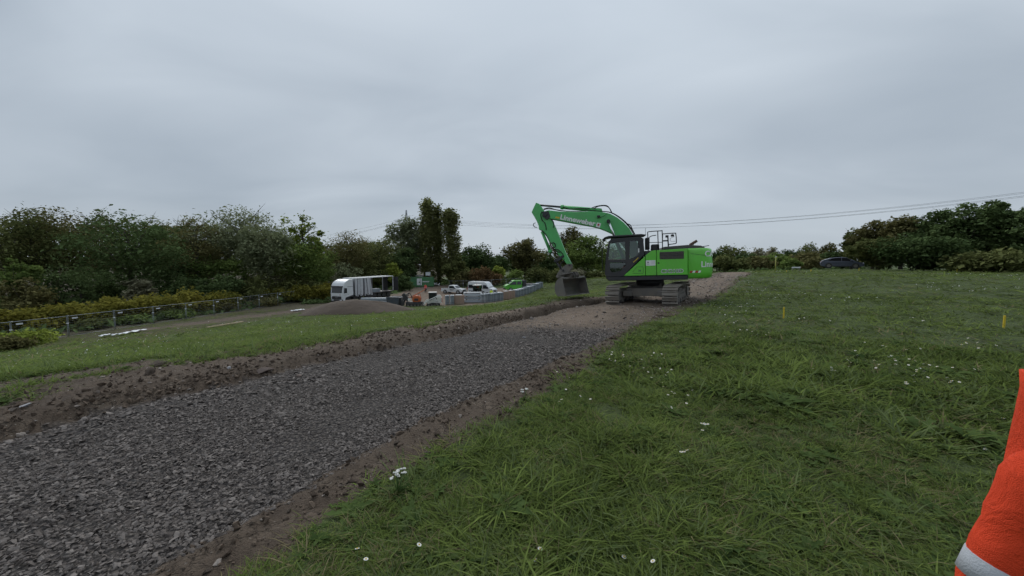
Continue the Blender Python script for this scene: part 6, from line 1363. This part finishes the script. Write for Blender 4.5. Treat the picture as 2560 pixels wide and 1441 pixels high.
part(gc, 'sign_panel', M_VWHITE, lambda b: b.b2((-1.2, -1.26, .5), (.05, -1.245, 2.25))); part(gc, 'sign_print', M_DGREY, lambda b: b.b2((-.75, -1.268, 1.15), (-.35, -1.262, 1.4)))
part(gc, 'white_lettering', M_VWHITE, lambda b: [b.b2((.25 + k * .19, -1.26, 1.25), (.38 + k * .19, -1.25, 1.55)) for k in range(9)])
for q in (-.6, .6): part(gc, 'end_door', M_CGREEN, lambda b: b.b2((-2.99, q - .55, .25), (-2.95, q + .55, 2.35)))
for q in (-.9, -.3, .3, .9): part(gc, 'lock_rod', M_ALU, lambda b: b.cyl((-3.0, q, .25), (-3.0, q, 2.35), .025, 6))
X, Y = (1070 - 1280) / FPX * 101, 101
e = empty('white_board', (X, Y, gz(X, Y)), R_(8), 'white board standing above the right end of the container', 'board'); part(e, 'panel', M_VWHITE, lambda b: b.b2((-.65, -.06, 2.75), (.65, .06, 3.7)), .02); part(e, 'post', M_STEEL, lambda b: [b.cyl((q, 0, 0), (q, 0, 2.75), .04, 6) for q in (-.5, .5)])
X, Y = (1050 - 1280) / FPX * 94, 94
e = empty('lamp_mast', (X, Y, gz(X, Y)), 0, 'thin lamp mast rising before the green container', 'lamp mast'); part(e, 'pole', M_STEEL, lambda b: b.tube([(0, 0, 0), (0, 0, 5.75)], [.07, .045], 8)); part(e, 'lamp_head', M_VWHITE, lambda b: (b.box((-.12, 0, 5.85), (.3, .25, .22)), b.box((.14, 0, 5.75), (.25, .2, .18))), .03); part(e, 'base', M_STEEL, lambda b: b.b2((-.4, -.4, 0), (.4, .4, .15)))
for i, (px, yb, m, lab) in enumerate([(1052, 714, M_GALV2, 'pale sheet-metal scrap before the white container panel'), (1066, 715, M_VWHITE, 'white scrap boards before the container'), (1078, 713, M_STEEL, 'grey scrap heap at the right end of the container'), (1092, 714, M_VWHITE, 'white plastic scrap lying right of the container')]):
    x, y = ground_at(px, yb); e = empty('scrap_heap', (x, y, gz(x, y)), i, lab, 'scrap', 'scrap lying before the container'); rr = random.Random(i)
    for k in range(7): part(e, 'board', m, lambda b: b.box((rr.uniform(-.8, .8), rr.uniform(-.4, .4), .15 + .09 * k), (rr.uniform(.6, 1.6), rr.uniform(.2, .5), .06), (rr.uniform(-.4, .4), rr.uniform(-.4, .4), rr.uniform(0, 3))))
# ================================================================== fences, heap, small things
def hit(px, py, y0=1.0, y1=120.0):        # where the line of sight through a photo point meets the terrain
    d = _ray(px, py); Y = np.geomspace(y0, y1, 900); t = Y / d[1]; X = d[0] * t; Z = CZ + d[2] * t
    k = np.where(height(X, Y) > Z)[0]; i = k[0] if len(k) else len(Y) - 1
    return float(X[i]), float(Y[i]), gz(X[i], Y[i])
M_EARTH = paint('heaped_soil', (.075, .055, .041), .95, 0, .7, (.110, .084, .062), 1.3, .9)
def make_heap():
    cx, cy, rx, ry, H = -20.6, 47.6, 7.4, 3.9, 2.15; n, m = 96, 34; V = []; F = []
    ang = np.linspace(0, 2 * math.pi, n, endpoint=False)
    for j in range(m):
        u = j / (m - 1)
        for a in ang:
            wob = 1 + .10 * math.sin(a * 3 + 1) + .06 * math.sin(a * 5)
            V.append((cx + rx * u * wob * math.cos(a), cy + ry * u * wob * math.sin(a), u))
    V = np.array(V); u = V[:, 2].copy(); prof = np.clip(1 - u, 0, 1) ** .85 * (1 - .28 * np.exp(-(u / .35) ** 2)) * 1.12
    flat = .82 + .18 * np.cos((V[:, 0] - cx) / rx * 2.2)
    V[:, 2] = height(V[:, 0], V[:, 1]) - .03 + H * prof * flat + fbm(V[:, 0] * .9, V[:, 1] * .9, 5, 4) * .35 * (1 - u) + fbm(V[:, 0] * 4, V[:, 1] * 4, 8, 3) * .14 * (1 - u ** 3)
    for j in range(m - 1):
        for k in range(n): F.append((j * n + k, (j + 1) * n + k, (j + 1) * n + (k + 1) % n, j * n + (k + 1) % n))
    tag(link('soil_heap', np_mesh('soil_heap', V, F, M_EARTH, True)), 'long low heap of dark brown soil in front of the lorry', 'soil heap')
make_heap()
M_FGALV = paint('fence_tube', (.26, .29, .30), .5, .4, .3); M_FWIRE = paint('fence_wire', (.16, .18, .18), .6, .3, .2); M_CONC = paint('concrete_foot', (.20, .19, .175), .9, 0, .4)
def fence_panel(name, a, b, lab, grp, sign=True, proto={}):
    L_ = math.dist(a[:2], b[:2]); e = empty(name, ((a[0] + b[0]) / 2, (a[1] + b[1]) / 2, (a[2] + b[2]) / 2), math.atan2(b[1] - a[1], b[0] - a[0]), lab, 'fence panel', grp)
    e.rotation_euler = (0, -math.atan2(b[2] - a[2], L_), math.atan2(b[1] - a[1], b[0] - a[0]))
    if 'f' not in proto:
        w = 1.70; f = MB(); f.tube(smooth_path([(-w, 0, .05), (-w, 0, 1.90), (-w + .10, 0, 2.0), (w - .10, 0, 2.0), (w, 0, 1.90), (w, 0, .05)], 3), .024, 6); f.tube([(-w, 0, .18), (w, 0, .18)], .018, 6); proto['f'] = f.mesh('frame', M_FGALV)
        g = MB(); 
        for k in range(24): x = -w + (k + 1) * 2 * w / 25; g.tube([(x, 0, .18), (x, 0, 1.98)], .0035, 3, False)
        for k in range(8): g.tube([(-w, 0, .3 + k * .21), (w, 0, .3 + k * .21)], .0035, 3, False)
        proto['m'] = g.mesh('wire_mesh', M_FWIRE)
        c = MB(); c.prism([(-.36, 0), (.36, 0), (.30, .13), (-.30, .13)], -.12, .12, 'x'); proto['c'] = c.mesh('foot_block', M_CONC, .01)
        s = MB(); s.b2((-.2, -.03, -.065), (.2, -.025, .065)); proto['s'] = s.mesh('sign_plate', M_VWHITE)
        k = MB(); k.b2((-.07, -.045, -.05), (.07, .045, .05)); proto['k'] = k.mesh('clamp', M_VWHITE)
    link('frame', proto['f'], e); link('wire_mesh', proto['m'], e)
    o = link('foot_block', proto['c'], e); o.location = (1.73, 0, -.02)
    if sign: o = link('sign_plate', proto['s'], e); o.location = (-1.25, 0, 1.78)
    o = link('clamp', proto['k'], e); o.location = (1.73, 0, 1.35)
    return e
pts = [(-41.3 + .566 * i, 30.1 + 3.456 * i) for i in range(-1, 10)]; pts = [(x, y, gz(x, y) - .12) for x, y in pts]
for i, nm in enumerate(['cut by the left picture edge', 'leftmost whole one of the long fence', 'second whole one from the left', 'third whole one from the left', 'fourth from the left beside the path', 'fifth from the left beside the path', 'sixth from the left', 'third last of the long fence', 'second last of the long fence', 'last of the long fence before the lorry']):
    fence_panel('mesh_fence_panel', pts[i], pts[i + 1], 'mesh fence panel in front of the hedge, ' + nm, 'mesh fence panels along the path')
bp_ = [(-15.2 + 3.48 * i, 89 - .25 * i) for i in range(6)]; bp_ = [(x, y, gz(x, y) - .05) for x, y in bp_]
for i, nm in enumerate(['left of the white van', 'directly behind the white van', 'behind the bonnet of the white van', 'between van and green truck', 'behind the green truck']):
    fence_panel('mesh_fence_panel', bp_[i], bp_[i + 1], 'far mesh fence panel ' + nm, 'mesh fence panels behind the vehicles', False)
def peg(px, pyb, pyt, m, lab, name='marker_stake', cat='stake', grp=None, w=.032):
    x, y, z = hit(px, pyb); h = aty(px, pyt, y)[2] - z; e = empty(name, (x, y, z), .4, lab, cat, grp); rr = random.Random(int(px))
    e.rotation_euler = (rr.gauss(0, .03), rr.gauss(0, .03), rr.uniform(0, 1.5))
    part(e, 'post', m, lambda b: b.prism([(-w / 2, -.1), (w / 2, -.1), (w / 2, h - w), (.25 * w, h), (-.25 * w, h), (-w / 2, h - w)], -w / 2, w / 2), .003); return e
M_STAKE = paint('stake_yellow', (.58, .42, .02), .6, 0, .15)
peg(1959, 797, 768, M_STAKE, 'yellow marker stake in the meadow nearer the excavator'); peg(2509, 822, 789, M_STAKE, 'yellow marker stake near the right picture edge')
for px, a, b, lab in ((1966, 681, 676, 'tiny marker peg in the far grass beside the road top'), (2027, 680, 674, 'tiny marker peg left of the parked car'), (2147, 678, 671, 'tiny marker peg before the parked car bonnet'), (2392, 681, 673, 'tiny marker peg far right before the dark trees')): peg(px, a, b, M_STAKE, lab, grp='tiny far pegs', w=.06)
p0 = aty(1938, 679, 43); e = empty('marker_pole', (p0[0], 43, gz(p0[0], 43)), 0, 'thin yellow-green pole standing beyond the road top', 'pole'); hp = aty(1938, 644, 43)[2] - gz(p0[0], 43)
part(e, 'pole', paint('pole_yellow', (.36, .36, .08), .6, 0, .2), lambda b: b.cyl((0, 0, -.1), (0, 0, hp), .05, 8)); part(e, 'cap', M_VWHITE, lambda b: b.cyl((0, 0, hp), (0, 0, hp + .12), .055, 8))
p0 = aty(1990, 676, 43); e = empty('low_barrier', (p0[0], 43, gz(p0[0], 43)), 0, 'low white barrier board left of the parked car', 'barrier'); zt = max(.5, aty(1990, 673, 43)[2] - gz(p0[0], 43)); part(e, 'board', M_VWHITE, lambda b: b.b2((-.5, -.03, zt - .14), (.5, .03, zt)), .01); part(e, 'leg', M_STEEL, lambda b: [b.b2((q - .03, -.03, -.05), (q + .03, .03, zt - .14)) for q in (-.4, .4)])
# plank and sheets on the slope
a = hit(517, 823); b = hit(607, 808); e = empty('timber_plank', ((a[0] + b[0]) / 2, (a[1] + b[1]) / 2, (a[2] + b[2]) / 2 + .10), 0, 'long pale timber plank lying in the grass beside the path', 'plank')
dv = Vector(b) - Vector(a); e.rotation_euler = dv.to_track_quat('X', 'Z').to_euler(); part(e, 'board', paint('raw_timber', (.42, .34, .22), .8, 0, .3, (.25, .2, .14), 3), lambda q: q.b2((-dv.length / 2, -.10, 0), (dv.length / 2, .10, .09)), .008)
def sheet(px0, py0, px1, py1, w, lab):
    a = Vector(hit(px0, py0)); b = Vector(hit(px1, py1)); d = (b - a); n = Vector((-d.y, d.x, 0)).normalized(); rows = []; rr = random.Random(int(px0))
    for j in range(7):
        row = []
        for i in range(15):
            p = a + d * (i / 14) + n * w * (j / 6 - .5) * (1 + .2 * math.sin(i)); p.z = gz(p.x, p.y) + .16 + .05 * math.sin(i * 1.3 + j) + rr.uniform(0, .06); row.append(p)
        rows.append(row)
    o = MB().loft(rows, closed=False, caps=False).build('plastic_sheet', M_SHEET, None, 0, False); sm = o.modifiers.new('thickness', 'SOLIDIFY'); sm.thickness = .012; tag(o, lab, 'plastic sheet')
M_SHEET = paint('white_sheet', (.70, .73, .76), .45, 0, .1)
sheet(288, 843, 357, 829, .6, 'long crumpled white sheet at the near end of the path'); sheet(258, 845, 270, 842, .5, 'small white scrap of sheet left of the long one'); sheet(732, 781, 756, 777, .7, 'white sheet lying beside the soil heap')
# clods and single stones on the dug strip
M_PALE = stone_material('pale_stone', (.34, .33, .34), (.42, .41, .42)); M_RST = stone_material('brown_stone', (.13, .10, .085), (.19, .15, .13))
for i, (px, py, w, m, nm, lab) in enumerate([(66, 1018, 22, M_PALE, 'stone', 'flat pale stone lying on the dug earth at far left'), (399, 914, 34, M_CLOD, 'earth_clod', 'dark earth clod on the left edge of the dug strip'), (376, 938, 36, M_CLOD, 'earth_clod', 'lower dark earth clod on the dug strip'), (573, 922, 14, M_PALE, 'stone', 'small pale stone above the gravel edge'), (661, 936, 44, M_RST, 'boulder', 'brown boulder half buried at the gravel edge'), (786, 856, 14, M_CLOD, 'earth_clod', 'small dark clod on the far dry strip'), (622, 889, 12, M_CLOD, 'earth_clod', 'small clod on the dry strip above the boulder'), (745, 944, 20, M_RST, 'stone', 'brown stone right of the boulder'), (955, 878, 34, M_CLOD, 'earth_clod', 'dark turf clod hanging over the trench edge'), (1310, 846, 12, M_PALE, 'stone', 'pale stone in the middle of the old track'), (990, 1112, 26, M_CLOD, 'earth_clod', 'dark clod on the near earth edge beside the gravel')]):
    x, y, z = hit(px, py); s = w / FPX * math.hypot(x, y) * .95; o = link(nm, stone_mesh(nm, m, 300 + i, .55), None); o.location = (x, y, z + s * .10); o.scale = (s, s, s); o.rotation_euler = (.1, -.1, i); tag(o, lab, nm.replace('_', ' '))
    if len(o.data.polygons): 
        md = o.modifiers.new('sub', 'BEVEL'); md.width = .04; md.segments = 2
# flowering weed at the grass edge
def yarrow(px, py, hpx, lab, n=7, seed=1):
    x, y, z = hit(px, py + hpx); h = max(.12, aty(px, py, y)[2] - z); e = empty('yarrow_plant', (x, y, z), 0, lab, 'plant'); rr = random.Random(seed)
    st = MB(); hd = []
    for k in range(n):
        a = rr.uniform(0, 6.28); q = rr.uniform(.2, 1) * h * .30; p = Vector((math.cos(a) * q, math.sin(a) * q, h * rr.uniform(.85, 1.08))); st.tube([(0, 0, 0), (p.x * .4, p.y * .4, h * .5), p], .003, 4); hd.append(p)
    st.build('stems', M_STEM, e); link('leaves', rosette_mesh('leaves', M_WEED, 10, h * .8, h * .3, seed, True, .9), e)
    for p in hd:
        f = MB()
        for k in range(9): a = rr.uniform(0, 6.28); q = rr.uniform(0, .017); f.loft([[(p.x + q * math.cos(a) + .009 * g * math.cos(t), p.y + q * math.sin(a) + .009 * g * math.sin(t), p.z + zz) for t in np.linspace(0, 6.28, 6)[:-1]] for g, zz in ((.4, 0), (1, .005), (.5, .010))])
        f.build('flower_head', M_PETAL, e)
yarrow(995, 1182, 60, 'leafy weed with white flower heads at the edge of the earth strip'); yarrow(1310, 975, 30, 'low white-flowering weed at the grass edge', 4, 5)
# ---- power line
M_PYL = paint('pylon_steel', (.20, .22, .24), .6, .3, .2)
def make_pylon():
    X, Y = (1019 - 1280) / FPX * 262, 262; z0 = gz(X, Y); top = aty(1019, 526, Y)[2] - z0; e = empty('electricity_pylon', (X, Y, z0), R_(35), 'lattice electricity pylon rising behind the pale willow', 'pylon')
    hw = lambda z: 3.6 * (1 - z / top) ** 1.25 + .25; za = top * .80
    for sx in (-1, 1):
        for sy in (-1, 1): part(e, 'leg', M_PYL, lambda b: b.tube([(sx * hw(z), sy * hw(z), z) for z in np.linspace(0, top, 14)], .16, 4))
    zs = np.linspace(0, top * .97, 14)
    for i in range(13):
        for s in (-1, 1):
            part(e, 'brace', M_PYL, lambda b: (b.tube([(-hw(zs[i]), s * hw(zs[i]), zs[i]), (hw(zs[i + 1]), s * hw(zs[i + 1]), zs[i + 1])], .09, 4), b.tube([(s * hw(zs[i]), hw(zs[i]), zs[i]), (s * hw(zs[i + 1]), -hw(zs[i + 1]), zs[i + 1])], .09, 4)))
    for z, l in ((za, 8.5), (za - 5.5, 11)):
        for s in (-1, 1): part(e, 'cross_arm', M_PYL, lambda b: (b.tube([(0, 0, z), (s * l, 0, z + .3)], [.22, .12], 4), b.tube([(0, 0, z + 2.0), (s * l, 0, z + .3)], [.16, .1], 4), [b.tube([(s * l * q, 0, z + .3 * q), (s * l * q, 0, z + 2 - 1.7 * q)], .08, 4) for q in (.3, .6)]))
    return X, Y, z0
PX, PY, PZ = make_pylon()
def wire(name, lab, P, n=70, r=.055):
    b = MB(); b.tube([P(i / n) for i in range(n + 1)], r, 4, True); tag(b.build(name, M_WIRE, None, 0, False), lab, 'power line', 'conductors of the power line')
M_WIRE = paint('wire', (.16, .17, .19), .6, .2, 0)
for k, (dx, dz, lab) in enumerate([(-5, 0, 'lowest power line crossing behind the excavator boom'), (4, .7, 'second power line just above the lowest one'), (-3, 1.6, 'third power line from below in the bundle'), (6, 2.3, 'uppermost power line of the thick bundle')]):
    wire('power_line', lab, lambda t, dx=dx, dz=dz: (-71 + dx + 331 * t, 250 + dx * .5 - 140 * t, CZ + 27.0 + dz - 50.5 * t + 57.7 * t * t))
for k, (dx, dz, lab) in enumerate([(-6, 0, 'lower power line running left from the pylon'), (0, 1.2, 'middle power line running left from the pylon'), (5, 5.5, 'upper power line running left from the pylon')]):
    wire('power_line', lab, lambda t, dx=dx, dz=dz: (PX + dx - 205 * t, PY + dx * .4 + 120 * t, CZ + 26 + dz - 36 * t + 26 * t * t))
# ================================================================== people
def skinned(name, nodes, edges, mat, parent, sub=2, root=0):
    """continuous surface grown over a joint skeleton: nodes [(pos, radius)], edges by index"""
    me = bpy.data.meshes.new(name); me.from_pydata([n[0] for n in nodes], edges, []); o = bpy.data.objects.new(name, me); COL.objects.link(o)
    o.modifiers.new('skin', 'SKIN').use_smooth_shade = True
    for i, v in enumerate(me.skin_vertices[0].data):
        r = nodes[i][1]; v.radius = r if isinstance(r, tuple) else (r, r); v.use_root = i == root
    s = o.modifiers.new('sub', 'SUBSURF'); s.levels = s.render_levels = sub
    bpy.context.view_layer.update(); new = bpy.data.meshes.new_from_object(o.evaluated_get(bpy.context.evaluated_depsgraph_get())); bpy.data.objects.remove(o)
    new.name = name; new.materials.clear(); new.materials.append(mat); new.polygons.foreach_set('use_smooth', [True] * len(new.polygons))
    return link(name, new, parent)
M_SKIN = paint('skin', (.46, .27, .20), .5, 0, .1, (.38, .2, .15), 6); M_HAIR = paint('hair_dark', (.03, .022, .016), .7, 0, 0); M_TROUS = paint('work_trousers', (.018, .019, .024), .85, 0, .2); M_BOOT = paint('boots', (.03, .025, .02), .7, 0, .4)
def cloth(name, col, em=.0):
    m, t, b = new_mat(name); tc = node(t, 'ShaderNodeTexCoord').outputs['Object']; n = tnoise(t, 5, 6, .6, tc, 1.2); w = tnoise(t, 420, 2, .5, tc)
    t.links.new(tmix(t, tramp(t, n, [(.3, 0.), (.75, .35)]), col, tuple(c * .72 for c in col)), b.inputs['Base Color']); b.inputs['Roughness'].default_value = .75; b.inputs['Specular IOR Level'].default_value = .25
    tbump(t, b, tmath(t, 'ADD', tmath(t, 'MULTIPLY', n, 1.0), tmath(t, 'MULTIPLY', w, .12)), .9, .05); return m
M_HIVIS = cloth('hi_vis_orange', (.86, .070, .020)); M_HIYEL = cloth('hi_vis_yellow', (.62, .80, .03)); M_HIRED = cloth('hi_vis_red', (.80, .08, .05)); M_TAPE = paint('reflective_tape', (.40, .42, .45), .65, 0, .3, (.28, .30, .33), 14, .3); M_SHIRT = cloth('black_shirt', (.010, .010, .012))
def person(label, loc, heading, jacket, H=1.75, arms=None, group=None, detail=False, collar=False, tape=True, lean=0.0, hair=True, shw=.185, slim=1.0, shz=1.42):
    e = empty('person', loc, heading, label, 'person', group); k = H / 1.75; V = lambda x, y, z: Vector((x * k + lean * max(0, z - .9), y * k, z * k))
    # x forward, y left; joints
    sh = [V(0, s * shw, shz) for s in (-1, 1)]
    arms = arms or [(V(.02, -.24, 1.13), V(.12, -.25, .88)), (V(.02, .24, 1.13), V(.12, .25, .88))]
    hip = [V(0, s * .09, .92) for s in (-1, 1)]; kn = [V(.03, s * .11, .50) for s in (-1, 1)]; an = [V(-.02, s * .12, .09) for s in (-1, 1)]
    # the body: pelvis, spine, neck, head, limbs and hands as one surface
    N_ = [(V(0, 0, .96), .085 * k), (V(0, 0, 1.15), .085 * k), (V(0, 0, 1.36), .09 * k), (V(.0, 0, 1.48), .058 * k), (V(.015, 0, 1.545), .060 * k), (V(.03, 0, 1.60), (.074 * k, .088 * k)), (V(.02, 0, 1.67), (.078 * k, .094 * k)), (V(.01, 0, 1.735), .055 * k)]
    E_ = [(0, 1), (1, 2), (2, 3), (3, 4), (4, 5), (5, 6), (6, 7)]
    for i, s in enumerate((-1, 1)):
        b = len(N_); el, wr = arms[i]; d = (wr - el).normalized(); pm = wr + d * .055 * k
        N_ += [(sh[i], .058 * k), (el, .042 * k), (wr, .027 * k), (pm, (.038 * k, .022 * k))]; E_ += [(2, b), (b, b + 1), (b + 1, b + 2), (b + 2, b + 3)]
        if detail:
            side = d.cross(Vector((0, 0, 1))); side = side.normalized() if side.length > .1 else Vector((1, 0, 0)); curl = side.cross(d).normalized()
            for f, (o_, ln) in enumerate(((-.030, .062), (-.010, .074), (.010, .070), (.029, .055))):
                c = len(N_); p1 = pm + side * o_ * k + d * .035 * k; p2 = p1 + d * ln * .5 * k + curl * .008; p3 = p2 + d * ln * .45 * k + curl * .022; N_ += [(p1, .0095), (p2, .0085), (p3, .007)]; E_ += [(b + 3, c), (c, c + 1), (c + 1, c + 2)]
            c = len(N_); p1 = wr + d * .03 * k + side * .036 * k; p2 = p1 + (d * .6 + side * .6).normalized() * .035 * k; N_ += [(p1, .012), (p2, .010), (p2 + d * .028 * k, .008)]; E_ += [(b + 2, c), (c, c + 1), (c + 1, c + 2)]
    for i in range(2):
        b = len(N_); N_ += [(hip[i], .085 * k), (kn[i], .058 * k), (an[i], .040 * k), (an[i] + Vector((.14 * k, 0, -.045 * k)), (.042 * k, .035 * k))]; E_ += [(0, b), (b, b + 1), (b + 1, b + 2), (b + 2, b + 3)]
    skinned('body', N_, E_, M_SKIN, e)
    # clothes
    bw = shw / .185
    def sleeve(b, pts, rs, n=16):
        q = smooth_path(pts, 5); m = len(q); b.tube(q, [np.interp(a / (m - 1), np.linspace(0, 1, len(rs)), rs) * (1 + .035 * math.sin(a * 2.3) * (a > 2)) for a in range(m)], n)
    b = MB(); ell = lambda z, a, c, o=0.0: [(V(0, 0, z).x + o + a * k * math.cos(t), c * k * bw * math.sin(t), z * k + .006 * math.sin(3 * t)) for t in np.linspace(0, 2 * math.pi, 33)[:-1]]
    b.loft([ell(*r) for r in ((.82, .150, .190), (.90, .152, .192), (1.0, .140, .182), (1.1, .136, .178), (1.22, .142, .186), (1.33, .136, .190), (1.40, .116, .168), (1.45, .092, .120), (1.48, .078, .088))])
    for i, s in enumerate((-1, 1)):
        el, wr = arms[i]; ins = sh[i] + Vector((0, -s * .07 * k, .015)); sleeve(b, [ins, sh[i], sh[i].lerp(el, .5), el, el.lerp(wr, .5), wr], [q * k * slim for q in (.075, .088, .078, .068, .060, .054)])
    jk = b.build('jacket', jacket, e, 0, True)
    b = MB(); b.loft([ell(*r) for r in ((.76, .118, .165), (.84, .130, .172), (.92, .128, .168), (1.0, .120, .160))])
    for i in range(2): sleeve(b, [hip[i] + Vector((0, 0, .0)), hip[i].lerp(kn[i], .35), kn[i], kn[i].lerp(an[i], .5), an[i] + Vector((0, 0, .02))], [q * k for q in (.095, .098, .080, .074, .072)])
    b.build('trousers', M_TROUS, e, 0, True)
    for i in range(2): skinned('boot', [(an[i] + Vector((-.03, 0, .08)), .062 * k), (an[i] + Vector((-.03, 0, -.03)), (.058 * k, .055 * k)), (an[i] + Vector((.10, 0, -.045)), (.052 * k, .042 * k)), (an[i] + Vector((.19, 0, -.05)), (.045 * k, .035 * k))], [(0, 1), (1, 2), (2, 3)], M_BOOT, e, 1)
    if tape:
        for z in (1.0, 1.16):
            b = MB(); b.loft([[(lean * max(0, z - .9) + math.cos(a) * (.144 if z < 1.1 else .1425) * k, math.sin(a) * (.1865 if z < 1.1 else .187) * k * bw, (z + q) * k) for a in np.linspace(0, 2 * math.pi, 25)[:-1]] for q in (-.028, .028)], caps=False); b.build('reflective_band', M_TAPE, jk)
    if collar:
        b = MB(); rows = []
        for z, r_ in ((1.30, .168), (1.38, .163), (1.45, .158), (1.52, .154), (1.565, .158), (1.565, .140), (1.50, .130)):
            rows.append([(-.01 * k + math.cos(a) * r_ * .92 * k, math.sin(a) * r_ * k, z * k + .008 * math.cos(a * 3) - (.07 * k * (math.exp(-((a - .5) / .5) ** 2) + math.exp(-((a - 5.78) / .5) ** 2)) if z > 1.5 else 0)) for a in np.linspace(.5, 2 * math.pi - .5, 22)])
        b.loft(rows, closed=False, caps=False); b.build('collar', jacket, jk, 0, False)
        # open front: dark shirt shows between the jacket edges
        rows = []
        for z, hw_, d in ((.92, .055, .148), (1.08, .060, .146), (1.22, .072, .146), (1.34, .075, .140), (1.43, .06, .120)):
            rows.append([(math.cos(a) * d * k, math.sin(a) * hw_ * 1.9 * k, z * k) for a in np.linspace(-.75, .75, 9)])
        MB().loft(rows, closed=False, caps=False).build('shirt', M_SHIRT, e, 0, False)
    for i in range(2):
        el, wr = arms[i]
        if tape:
            for u in (() if detail else (.42,)):
                c0 = el.lerp(wr, u); d = (wr - el).normalized(); MB().tube([c0 - d * .032 * k, c0 - d * .03 * k, c0 + d * .03 * k, c0 + d * .032 * k], [.060 * k, .0685 * k, .0665 * k, .058 * k], 14, False).build('reflective_band', M_TAPE, jk)
            c0 = sh[i].lerp(el, .88 if detail else .62); d = (el - sh[i]).normalized(); MB().tube([c0 - d * .032 * k, c0 - d * .03 * k, c0 + d * .03 * k, c0 + d * .032 * k], [q * k * (slim if detail else 1) for q in (.068, .0765, .0745, .066)], 20, False).build('reflective_band', M_TAPE, jk)
    # face and hair
    hc = V(.02, 0, 1.655)
    for s in (-1, 1):
        MB().loft([[(hc.x + .088 * k + .006 * math.cos(t) * g, hc.y + s * .031 * k + .010 * math.cos(a) * g, hc.z - .012 * k + .007 * math.sin(a) * g) for a in np.linspace(0, 6.28, 9)[:-1]] for g, t in ((1, 0), (.5, 0))]).build('eye', M_INK, e)
        MB().box((hc.x + .0, s * .083 * k, hc.z - .02 * k), (.045 * k, .018 * k, .062 * k)).build('ear', M_SKIN, e, .008)
    MB().prism([(hc.x + .078 * k, hc.z - .005), (hc.x + .112 * k, hc.z - .045 * k), (hc.x + .078 * k, hc.z - .05 * k)], -.014 * k, .014 * k).build('nose', M_SKIN, e, .005)
    MB().box((hc.x + .083 * k, 0, hc.z - .078 * k), (.012 * k, .048 * k, .010 * k)).build('mouth', M_RED, e, .003)
    rows = []
    for ph in np.linspace(.1, 1.0, 7): rows.append([(hc.x - .012 * k + math.cos(a) * .100 * k * math.sin(ph * 1.65) * (1 if abs(a - math.pi) > .1 else 1), math.sin(a) * .088 * k * math.sin(ph * 1.65), hc.z + .018 * k + .082 * k * math.cos(ph * 1.75) - (.035 * k if math.cos(a) < .2 and ph > .7 else 0)) for a in np.linspace(0, 2 * math.pi, 19)[:-1]])
    if hair: MB().loft(rows, caps=True).build('hair', M_HAIR, e)
    return e
x, y = ground_at(1064, 731); person('worker in a red hi-vis jacket standing on the yard track', (x, y, gz(x, y)), R_(-100), M_HIRED, 1.8)
x, y = ground_at(1228, 753); y += 4; person('worker in a bright yellow hi-vis jacket behind the bundles', (x * (y / (y - 4)), y, gz(x, y)), R_(70), M_HIYEL, 1.75, lean=.12)
# the colleague at the right picture edge, close to the camera
person('person in an orange hi-vis jacket cut by the right picture edge', (1.372, .800, gz(1.372, .8)), R_(-103), M_HIVIS, 1.62, shw=.13, slim=.82, shz=1.32, arms=[(Vector((-.01, -.205, .93)), Vector((.05, -.25, .72))), (Vector((.02, .21, .96)), Vector((.14, .22, .74)))], detail=True, collar=True)
